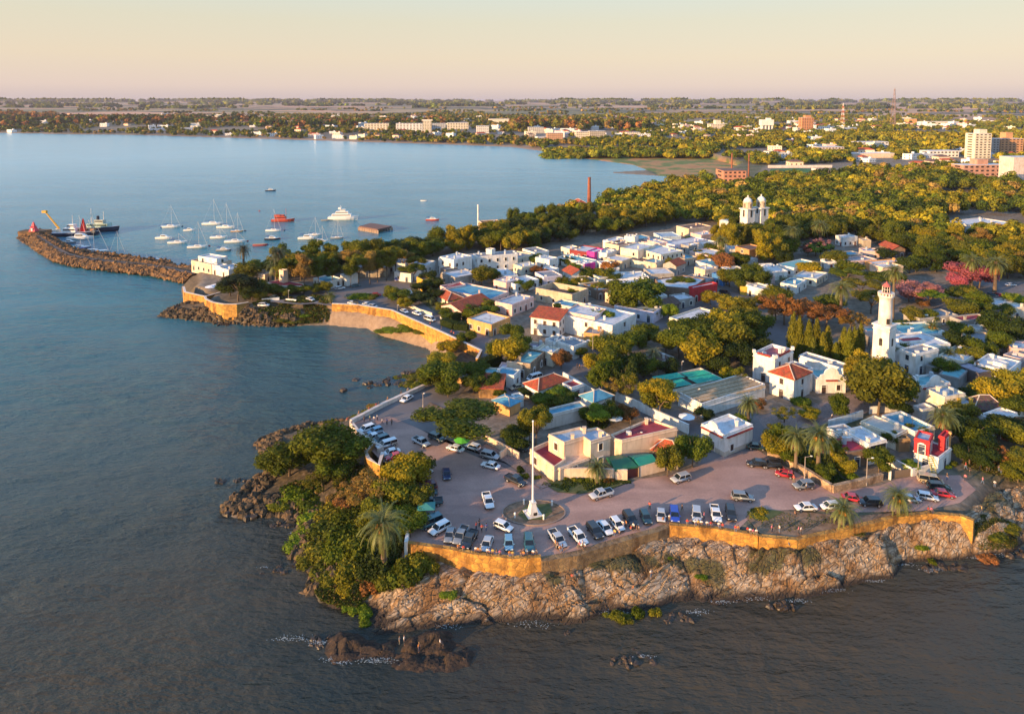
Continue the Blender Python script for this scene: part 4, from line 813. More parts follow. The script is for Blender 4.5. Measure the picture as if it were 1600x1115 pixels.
# ---------------------------------------------------------------- far town
FARH=[];HM=[]
def simple_house(w,d,h,wall,roof,hip=False):
    m=MB();m.box((0,0,h/2-1),(w,d,h+2));
    if hip: m.add([(-w/2-.4,-d/2-.4,h),(w/2+.4,-d/2-.4,h),(w/2+.4,d/2+.4,h),(-w/2-.4,d/2+.4,h),(-w/2+d/2,0,h+2.2),(w/2-d/2,0,h+2.2)],[(0,1,5,4),(1,2,5),(2,3,4,5),(3,0,4)],1)
    else:
        m.box((0,0,h+.05),(w*.96,d*.96,.1),mi=1);m.box((0,-d/2+.1,h+.25),(w,.2,.5));m.box((-w/2+.1,0,h+.25),(.2,d,.5));m.box((w*.2,d*.1,h+1.),(2.4,2.4,2))
    for i in range(max(2,int(w/3.5))):
        for s in range(max(1,int(h/3))):
            x=-w/2+(i+.5)*w/max(2,int(w/3.5));m.box((x,-d/2-.01,1.7+s*3),(1.1,.1,1.4),mi=2)
    for i in range(max(2,int(d/3.5))):
        for s in range(max(1,int(h/3))):
            y=-d/2+(i+.5)*d/max(2,int(d/3.5));m.box((-w/2-.01,y,1.7+s*3),(.1,1.1,1.4),mi=2)
    return m.mesh('far_house',[paint(wall,.8),roofmat(roof),DARK])
for w,d,h,wl,rf,hp in [(14,9,4,W_,rW,0),(18,10,6.5,CR,rW,0),(12,9,4,PE,rC,1),(24,10,6,W_,rG,0),(11,8,4,W_,rC,1),(16,12,8,W_,rW,0),(30,12,5,(.6,.62,.66),rL,0),(14,10,7,PK,rW,0),(13,9,4,PE,rBr,1),(20,9,4.,CR,rC,1)]: HM.append((simple_house(w,d,h,wl,rf,bool(hp)),['white house with a pale flat roof','cream two-storey block','peach house with a clay roof','long white building with a grey roof','white house with a clay roof','tall white house','wide pale shed','pink two-storey house','peach house with a brown roof','long cream house with a clay roof'][len(HM)]))
rgf=random.Random(9)
BANDS=[(0,420,178,206,52),(400,760,183,212,56),(760,1000,200,216,26),(880,1100,196,216,30),(1080,1300,196,226,38),(1220,1600,186,206,52),(1200,1600,222,262,34),(1150,1500,184,200,12)]
for u0,u1,v0,v1,n in BANDS:
    for _ in range(n):
        u=rgf.uniform(u0,u1);v=rgf.uniform(v0,v1);x,y=PG(u,v);g,dc_,_,mm_=ground_h(np.array([x]),np.array([y]))
        if dc_[0]<14 or mm_[0]>-10: continue
        if inpoly([PG(a,b) for a,b in [(1185,262),(1300,262),(1330,278),(1200,280)]],x,y)>-20: continue
        if any(math.hypot(x-q[0],y-q[1])<22 for q in FARH): continue
        k=rgf.randrange(len(HM));sc=rgf.uniform(.85,1.25)*(1.15 if math.hypot(x,y)>1600 else 1);o=put('far_house',HM[k][0],None,(x,y,float(g[0])),rgf.uniform(-.5,.7),sc);tag(o,None,'house','houses of the far town');FARH.append((x,y,14*sc));INF.append((o,HM[k][1],proj(x,y,float(g[0])+5)))
print('far houses',len(FARH))
TOW=[]
def solve_h(x,y,z,vt):
    lo,hi=0,200
    for _ in range(40):
        m=(lo+hi)/2
        if proj(x,y,z+m)[1]>vt: lo=m
        else: hi=m
    return lo
PANE=MB().box((0,0,0),(1.,.14,1.)).mesh('window',[DARK])
def tower(label,u0,u1,vt,vb,wall,dep=14,name='apartment_block',cat='building',win=True,rz=.12,roof=rW,top=None,wc=None):
    x,y=PG((u0+u1)/2,vb);z=float(ground_h(np.array([x]),np.array([y]))[0][0]);zc=y*CP-(z-HC)*SP;w=(u1-u0)*zc/FPX;h=solve_h(x,y,z,vt);r=thing(name,(x,y,z),rz,label,cat);mb=MB();mb.box((0,dep/2,h/2-1),(w,dep,h+2));mb.build('wall',plaster(wall),r)
    rb=MB();rb.box((0,dep/2,h+.1),(w*1.01,dep*1.01,.3));ro=rb.build('roof',roofmat(roof),r)
    if top: tb=MB();tb.box((w*top[0],dep/2,h+.2+top[2]/2),(w*top[1],dep*.6,top[2]));tb.build('lift_house',plaster(wall),ro)
    if win:
        nf=max(1,min(10,int(h/3.1)));nc=max(2,min(8,int(w/3.6)))
        if nf*nc>46: nc=max(2,46//nf)
        for f in range(nf):
            for c in range(nc): put('window',PANE,r,(-w/2+(c+.5)*w/nc,-.03,(f+.55)*h/nf),0,(w/nc*.5,1,h/nf*.42))
        for f in range(nf): put('window',PANE,r,(-w/2-.03,dep*.5,(f+.55)*h/nf),math.pi/2,(dep*.45,1,h/nf*.42))
    FARH.append((x,y,max(w*.6,14)));TOW.append((x,y));return r,w,h
tower('tall cream apartment tower left of the orange brown tower',1521,1549,209,248,CR,16,top=(.1,.45,5));tower('grey shaded slab between the two tall towers',1550,1561,217,244,GRY,14)
tower('orange brown apartment tower at the right edge',1561,1600,217,243,(.62,.33,.16),16,top=(-.05,.3,8));tower('low long apartment block below the two tall towers',1502,1575,258,276,(.55,.3,.22),16,top=(0,.25,5));tower('plain pale slab building cut by the right edge',1580,1625,246,284,(.7,.6,.55),16,win=False)
tower('lone orange brown tower block on the skyline',1252,1271,184,206,(.6,.28,.13),14,top=(.1,.5,5));tower('small orange box building beyond the masts',1420,1433,186,193,ORA,20,win=False)
tower('stepped white building with a rooftop tower near the water tank',1110,1132,194,203,CR,20,top=(.1,.4,9));tower('pale slab hotel at the left end of the bay front',570,607,193,203,CR,14);tower('long white hotel behind the beach trees',619,660,193,205,W_,16);tower('narrow bright tower beside the long white hotels',661,674,189,207,CR,16,top=(0,1.3,2.5))
tower('grey fronted hotel right of the narrow bright tower',675,697,193,204,(.5,.52,.55),16);tower('wide cream hotel near the right end of the bay front',699,732,192,202,CR,16);tower('white corner hotel nearest the beach',745,764,197,210,W_,16);tower('cream block standing alone on the wooded left shore',322,341,180,188,CR,18)
tower('pale office block under the tall eucalyptus belt',826,850,199,208,(.6,.58,.54),16);tower('cream apartment block by the marsh edge',900,921,206,216,CR,14);tower('shaded apartment block right of the cream one by the marsh',921,946,205,216,(.5,.45,.38),14);tower('peach apartment block behind the marsh trees',979,1001,207,215,CR,14);tower('row of salmon villas on the beach bend',855,880,208,217,(.6,.35,.22),14);tower('cream hotel group on the hill behind the bay front',764,796,186,193,CR,20,win=False)
tower('long white school among the poplar rows',1340,1390,222,230,W_,20);tower('white factory hall on the right skyline',1450,1500,236,246,W_,18);tower('long cream sheds behind the right hand poplars',1440,1500,190,195,CR,20,win=False);tower('white hall with pale roof right of the stadium',1278,1320,230,241,(.65,.55,.5),18);tower('pink stand behind the stadium trees',1330,1400,240,247,PE,14,win=False)
r_,w_,h_=tower('old brick works with rows of arched windows',1130,1166,267,288,(.55,.26,.17),20,roof=rBr,rz=.05)
def chimney(label,u,vt,vb,r0,r1,m,name='brick_chimney'):
    x,y=P(u,vb) if vb>300 else PG(u,vb);z=float(inland(math.hypot(x,y)));h=solve_h(x,y,z,vt);rt=thing(name,(x,y,z),0,label,'chimney');mb=MB();mb.lathe([(r0,-1),(r0*.98,h*.3),(r1*1.05,h*.9),(r1,h-1)],n=14);mb.build('shaft',m,rt,True);c=MB();c.lathe([(r1*1.05,h-1.05),(r1*1.25,h-.6),(r1*1.25,h-.1),(r1*.8,h)],n=14);c.build('crown_band',m,rt);FARH.append((x,y,9))
BRK=stone((.36,.12,.07),(.2,.08,.05),2.4)
chimney('tall red brick chimney rising beside the bay',920.5,277,318,1.35,1.0,BRK);chimney('left brick chimney of the brick works',1143,239,275,.8,.6,BRK,'factory_stack');chimney('right brick chimney of the brick works',1169.5,240,275,.8,.6,BRK,'factory_stack')  # both factory stacks are chimneys of the brick works
# water tank
x,y=PG(1197,207);z=float(inland(math.hypot(x,y)));h=solve_h(x,y,z,187);rt=thing('water_tower',(x,y,z),0,'square white water tower on stout legs above the far roofs','water tower');m=MB();m.box((0,0,h*.78),(26,16,h*.44));m.build('tank',plaster(W_),rt)
for sx in(-10,-3,4,11):
    l=MB();l.box((sx,0,h*.28),(2.4,12,h*.56));l.build('leg',plaster(W_),rt)
m=MB();m.box((4,0,h*1.06),(9,8,h*.14));m.build('tank_house',plaster(W_),rt)
def lattice(label,u,vt,vb,wb,cols_):
    x,y=PG(u,vb);z=float(inland(math.hypot(x,y)));h=solve_h(x,y,z,vt);rt=thing('radio_mast',(x,y,z),.3,label,'radio mast');N=10
    for k in range(N):
        m=MB();z0=h*k/N;z1=h*(k+1)/N;w0=wb*(1-k/N)**.8*.5+.6;w1=wb*(1-(k+1)/N)**.8*.5+.6;q=[(math.cos(a),math.sin(a)) for a in(0,2.09,4.19)]
        for i in range(3):
            a,b=q[i],q[(i+1)%3];m.cyl((a[0]*w0,a[1]*w0,z0),(a[0]*w1,a[1]*w1,z1),.42,None,4);m.cyl((a[0]*w0,a[1]*w0,z0),(b[0]*w1,b[1]*w1,z1),.22,None,4);m.cyl((a[0]*w1,a[1]*w1,z1),(b[0]*w1,b[1]*w1,z1),.22,None,4)
        m.build('lattice_section',cols_[k%2],rt)
    m=MB();m.cyl((0,0,h*.995),(0,0,h*1.04),.25,None,4);m.box((0,0,h*.97),(4,4,.6));m.build('antenna_head',cols_[1],rt)
RP=paint((.5,.12,.08),.5);WPp=paint((.75,.7,.66),.5);SP_=paint((.3,.2,.18),.5)
lattice('tallest lattice radio mast breaking the horizon',1395.5,139,200,14,[SP_,SP_]);lattice('shorter red and white lattice mast left of the tallest one',1316.5,162,198,11,[RP,WPp])
# sports ground
def gsheet(name,px,m,dz):
    pts=[PG(u,v) for u,v in px];zz=max(float(ground_h(np.array([p[0]]),np.array([p[1]]))[0][0]) for p in pts)+dz;mb=MB();mb.add([(p[0],p[1],zz) for p in pts],[tuple(range(len(pts)))]);o=mb.build(name,m);tag(o,kind='structure')
    if o.data.polygons[0].normal.z<0: o.data.flip_normals()
    return zz
def lawn_mat(n):
    t=NT(n);t.col(t.ramp(t.noise(t.pos(),.05,4),[(.3,(.02,.10,.02)),(.7,(.03,.15,.03))]));return t.m
sz=gsheet('sports_field',[(1202,269),(1205,265),(1240,263.4),(1265,264.6),(1268,268),(1262,272.5),(1230,275),(1208,273)],mat('lawn',lawn_mat),.5)
for lb,a,b,h in (('pale terrace wall behind the sports field',(1200,262.5),(1300,262),3.),('pinkish perimeter wall right of the sports field',(1268,266),(1312,272),2.5),('white boundary wall in front of the sports field',(1203,276),(1250,279),2.5)):
    p=PG(*a);q=PG(*b);m=MB();c=((p[0]+q[0])/2,(p[1]+q[1])/2);m.box((0,0,h/2-.5),(math.hypot(q[0]-p[0],q[1]-p[1]),.6,h+1),math.atan2(q[1]-p[1],q[0]-p[0]));tag(m.build('perimeter_wall',plaster((.7,.62,.6)),loc=(c[0],c[1],float(inland(math.hypot(*c))))),lb,'wall')
# ---------------------------------------------------------------- vegetation
def leaf_mat(n,tr=.3):
    t=NT(n);oi=t.node('ShaderNodeObjectInfo');a=t.attr('tint');r=t.ramp(a,[(0,(.62,.66,.6)),(.5,(1,1,1)),(1,(1.5,1.36,1.1))])
    c=t.mix(1.,oi.outputs['Color'],r,'MULTIPLY');t.col(c);t.set(Roughness=.7,Specular_IOR_Level=.15)
    tl=t.node('ShaderNodeBsdfTranslucent');t.link(c,tl.inputs[0]);mx=t.node('ShaderNodeMixShader');mx.inputs[0].default_value=tr
    out=[x for x in t.n if x.type=='OUTPUT_MATERIAL'][0];t.link(t.b.outputs[0],mx.inputs[1]);t.link(tl.outputs[0],mx.inputs[2]);t.link(mx.outputs[0],out.inputs[0]);return t.m
LEAF=mat('foliage',leaf_mat)
def bark_mat(n):
    t=NT(n);a=t.noise(t.obj(),4,4);t.col(t.ramp(a,[(.3,(.07,.045,.03)),(.7,(.2,.14,.09))]));t.bump(a,.05,.6);return t.m
BARK=mat('bark',bark_mat)
def cards(centers,normals,size,rg,jit=.55,tri=False):
    n=len(centers);N=normals+rg.normal(0,jit,(n,3));N/=np.linalg.norm(N,axis=1)[:,None]
    A=np.cross(N,rg.normal(0,1,(n,3)));A/=np.linalg.norm(A,axis=1)[:,None]+1e-9;B=np.cross(N,A);s=(size*rg.uniform(.6,1.4,n))[:,None]
    if tri: V=np.stack([centers+A*s,centers-A*s*.6+B*s*.85,centers-A*s*.6-B*s*.85],1)
    else: V=np.stack([centers+A*s,centers+B*s*.75,centers-A*s,centers-B*s*.75],1)
    return V.reshape(-1,3)
def lobes_crown(name,seed,lobes,ncard,size,core=.72,sc=(1,1,1)):
    """lobes: list of (x,y,z,r) in unit space"""
    rg=np.random.RandomState(seed);L=np.array(lobes,float);ar=L[:,3]**2;nl=(ncard*ar/ar.sum()).astype(int)+1
    C=[];Nn=[];Tn=[]
    for (x,y,z,r),k in zip(L,nl):
        d=rg.normal(0,1,(k,3));d/=np.linalg.norm(d,axis=1)[:,None];rr=r*rg.uniform(.78,1.12,k)*(1+.18*np.sin(d[:,0]*7+seed)*np.cos(d[:,2]*6))
        c=np.array([x,y,z])+d*rr[:,None];ok=np.ones(k,bool)
        for (x2,y2,z2,r2) in L:
            if (x2,y2,z2)!=(x,y,z): ok&=np.linalg.norm(c-np.array([x2,y2,z2]),axis=1)>r2*.72
        c=c[ok];d=d[ok];C.append(c);Nn.append(d);Tn.append(np.clip(rg.normal(.5,.16)+rg.normal(0,.2,len(c))+(c[:,2]-z)/r*.0,0,1))
    C=np.concatenate(C);Nn=np.concatenate(Nn);Tn=np.concatenate(Tn)
    V=cards(C,Nn,size,rg);F_=np.arange(len(V)).reshape(-1,4);tv=np.repeat(Tn,4)
    cv=[];cf=[];ct=[];b=len(V)
    for x,y,z,r in L:
        m=MB();m.sph((x,y,z),r*core,n=7);cv+=m.v;fs=[f for f in m.f if len(f)==4];cf+=[[i+b for i in f] for f in fs];b+=len(m.v);ct+=[.2]*len(m.v)
    V=np.concatenate([V,np.array(cv)]);F_=np.concatenate([F_,np.array(cf)]);tv=np.concatenate([tv,ct])
    me=mesh_np(name,V,F_);attr(me,'tint',tv);me.materials.append(LEAF);return me
def rl(rg,n,R_,rr,zc=0,flat=1.,top=0):
    o=[]
    for i in range(n):
        a=rg.uniform(0,6.283);q=math.sqrt(rg.uniform(0,1))*R_;z=rg.uniform(-1,1)*flat*math.sqrt(max(0,1-(q/max(R_,.01))**2*.8))*R_
        o.append((q*math.cos(a),q*math.sin(a),zc+z+top*(1-q),rg.uniform(*rr)))
    return o
CM={}
def build_crowns():
    for k in range(5):
        rg=random.Random(100+k);CM['round',k]=lobes_crown('crown',k,rl(rg,17,.72,(.26,.42),0,.85),5200,.052)
    for k in range(3):
        rg=random.Random(200+k);CM['tall',k]=lobes_crown('crown',20+k,[(math.cos(a)*q,math.sin(a)*q,z,r) for a,q,z,r in [(rg.uniform(0,6.3),rg.uniform(.1,.62),rg.uniform(-.85,.75),rg.uniform(.24,.36)) for _ in range(26)]],5600,.05)
    for k in range(3):
        rg=random.Random(300+k);CM['umbrella',k]=lobes_crown('crown',30+k,rl(rg,24,.8,(.18,.30),.15,.28,.25),6500,.042)
    for k in range(3):
        rg=random.Random(400+k);CM['bush',k]=lobes_crown('crown',40+k,[(x,y,abs(z)*.7+.1,r) for x,y,z,r in rl(rg,11,.6,(.26,.42),0,.6)],1900,.075)
    for k in range(2):
        rg=random.Random(500+k);CM['cypress',k]=lobes_crown('crown',50+k,[(rg.uniform(-.35,.35)*(1-z),rg.uniform(-.35,.35)*(1-z),z*2-1,.62*(1-z)**.6*(.35+min(1,z*5))*.9+.06) for z in [i/16 for i in range(16)]],3000,.07)
    for k in range(2):
        rg=random.Random(600+k);CM['sparse',k]=lobes_crown('crown',60+k,rl(rg,26,.85,(.1,.22),0,.7),4200,.03,.35)
build_crowns()
def trunk_mesh(seed,spread=.45,nl=6,bend=.06):
    rg=random.Random(seed);m=MB();m.tube([(0,0,-.08),(bend*.3,0,.2),(bend,.02,.45)],[.05,.038,.03],7)
    for i in range(nl):
        a=6.283*i/nl+rg.uniform(-.4,.4);q=spread*rg.uniform(.5,1.2);z=rg.uniform(.62,.9);m.tube([(bend*.8,.02,.36+.05*rg.random()),(bend+q*.45*math.cos(a),q*.45*math.sin(a),.58),(bend+q*math.cos(a),q*math.sin(a),z)],[.026,.017,.006],5)
    return m.mesh('trunk',[BARK],True)
TM=[trunk_mesh(i) for i in range(4)]
TREES=[]
GRN_=(.095,.12,.010);YEL_=(.265,.215,.014);OLV=(.15,.148,.014);DRK=(.038,.058,.009);AUT=(.27,.12,.035);PNK=(.42,.11,.14);PUR=(.34,.16,.18);LIM=(.15,.21,.015);TAW=(.28,.18,.045)
def tree(kind,x,y,h,r,colr,z=None,low=.28,name=None,k=None,px=None,ry=None):
    z=ghs(x,y) if z is None else z;h=h*.88;km={'round':5,'tall':3,'umbrella':3,'bush':3,'cypress':2,'sparse':2}[kind];k=random.randrange(km) if k is None else k%km
    nm=name or {'round':'broadleaf_tree','tall':'tall_tree','umbrella':'spreading_tree','bush':'bush','cypress':'cypress_tree','sparse':'open_crowned_tree'}[kind]
    rt=thing(nm,(x,y,z),random.uniform(0,6.28));j=random.uniform(.82,1.2);cc=(colr[0]*j*random.uniform(.92,1.08),colr[1]*j,colr[2]*j*random.uniform(.8,1.2),1)
    if kind=='bush': c=put('foliage',CM['bush',k],rt,(0,0,0),0,(r,ry or r,h*.85))
    else:
        hl=h*(1-low)/2;c=put('crown',CM[kind,k],rt,(0,0,h-hl*.93),0,(r,r*random.uniform(.88,1.1),hl*(1.0 if kind!='umbrella' else 1.25)))
        put('trunk',TM[random.randrange(4)],rt,(0,0,0),0,(r*1.0,r*1.0,h*.92) if kind!='cypress' else (r*.5,r*.5,h*.5))
    c.color=cc;TREES.append((rt,kind,colr,h,r,proj(x,y,z+h*.5)));return rt
# palms
def palm_mat(n):
    t=NT(n);oi=t.node('ShaderNodeObjectInfo');a=t.attr('tint');t.col(t.mix(1.,oi.outputs['Color'],t.ramp(a,[(0,(.6,.6,.6)),(1,(1.5,1.4,1.2))]),'MULTIPLY'));t.set(Roughness=.55);return t.m
PALM=mat('palm_leaf',palm_mat)
def frond_set(seed,n,L0,el0,el1,dead=False):
    rg=random.Random(seed);V=[];F_=[];tv=[]
    for i in range(n):
        az=i*2.39996+rg.uniform(-.2,.2);e=math.radians(el0+(el1-el0)*(i/n)+rg.uniform(-6,6));Lh=L0*rg.uniform(.85,1.1);p=Vector((0,0,0));t_=rg.random();S_=11;pr=None
        side=Vector((-math.sin(az),math.cos(az),0))
        for s in range(S_):
            f=s/S_;d=Vector((math.cos(az)*math.cos(e),math.sin(az)*math.cos(e),math.sin(e)));q=p+d*(Lh/S_);e-=(.17 if not dead else .05)
            w=.62*math.sin(min(1,f*1.4+.18)*math.pi*.86+.1)*L0*.24+.05;up=side.cross(d)
            for sg in(-1,1):
                for h_ in(0.,.5):
                    a=p+(q-p)*h_;b=p+(q-p)*(h_+.3);tip=a+d*w*.75+side*sg*w-up*sg*0+Vector((0,0,-w*.35));k=len(V);V+=[tuple(a),tuple(b),tuple(tip)];F_.append((k,k+1,k+2) if sg>0 else (k+1,k,k+2));tv+=[t_]*3
            k=len(V);V+=[tuple(p+side*.045),tuple(p-side*.045),tuple(q)];F_.append((k,k+1,k+2));tv+=[1,1,1];p=q
    me=mesh_np('fronds',V,F_);attr(me,'tint',tv);me.materials.append(PALM);return me
PF=[frond_set(1,70,3.9,82,-38),frond_set(2,62,3.9,80,-30)];PDEAD=frond_set(5,34,2.6,-45,-78,True)
tm_=MB();tm_.tube([(0,0,-.3),(0,0,0),(0,0,.4),(.02,0,.9),(0,0,1.)],[.52,.5,.36,.34,.5],10);PT=tm_.mesh('trunk',[BARK],True)
fm_=MB()
for i in range(9): a=i*.7;fm_.sph((math.cos(a)*.75,math.sin(a)*.75,-.35),.3,(1,1,1.5),6)
PFR=fm_.mesh('date_clusters',[paint((.55,.22,.02),.6)])
PALMS=[]
def palm(u,v,cu,cv,s=1.,fr=False,skirt=True,colr=(.10,.12,.025)):
    """base at photo point (u,v), heart of the crown seen at (cu,cv)"""
    x,y=P(u,v,GZ);z=ghs(x,y);h=2.;s*=.86
    for hh in np.arange(1.,26,.25):
        if proj(x,y,z+hh)[1]<cv: h=hh;break
    rt=thing('palm_tree',(x,y,z),random.uniform(0,6));t=put('trunk',PT,rt,(0,0,0),0,(s,s,h));f=put('fronds',PF[random.randrange(2)],rt,(0,0,h),0,s);f.color=(*colr,1)
    if skirt: k=put('dead_fronds',PDEAD,rt,(0,0,h-.1),0,s);k.color=(.30,.14,.03,1)
    if fr: put('date_clusters',PFR,rt,(0,0,h),0,s)
    PALMS.append((rt,h,(cu,cv)));return rt
for a in [(600,868,600,822,1.5,True,False),(1278,742,1278,683,1.35,True),(1243,735,1244,684,1.15),(1473,700,1473,651,1.35),(1317,819,1317,796,1.15,True,False),(1403,803,1403,778,1.15,True,False),(933,754,933,732,1.0,False,False),(1169,660,1170,632,1.1,False,False),(1126,402,1126,377,1.5),(950,552,950,529,1.25,True),(1021,575,1020,552,1.05,False,False,(.2,.17,.06)),(381,420,381,390,1.5,False,False,(.05,.05,.02)),(432,442,432,415,1.7,False,False),(437,440,437,397,1.7,False,False,(.04,.05,.02)),(1237,402,1237,362,1.6),(1281,392,1281,353,1.8),(1394,506,1394,424,1.5),(1313,505,1313,452,1.6,False,False),(1517,452,1517,408,1.7),(1554,458,1555,413,1.9),(1456,531,1456,511,1.2,True,False),(1481,568,1481,552,1.1,True,False),(672,476,672,469,.8,False,False),(1225,448,1226,441,1.3,False,False),(1030,388,1030,382,1.,False,False),(517,474,517,462,.9,False,False),(1194,470,1194,462,1.2,False,False),(1180,512,1180,500,1.1,False,False)]: palm(*a)
def TP(kind,u,v,h,r,c,**k):
    x,y=P(u,v,k.pop('gz',GZ));x2,y2=x,y
    z=ghs(x,y)
    if z<GZ-.5: x2,y2=P(u,v,z);
    return tree(kind,x2,y2,h,r,c,**k)
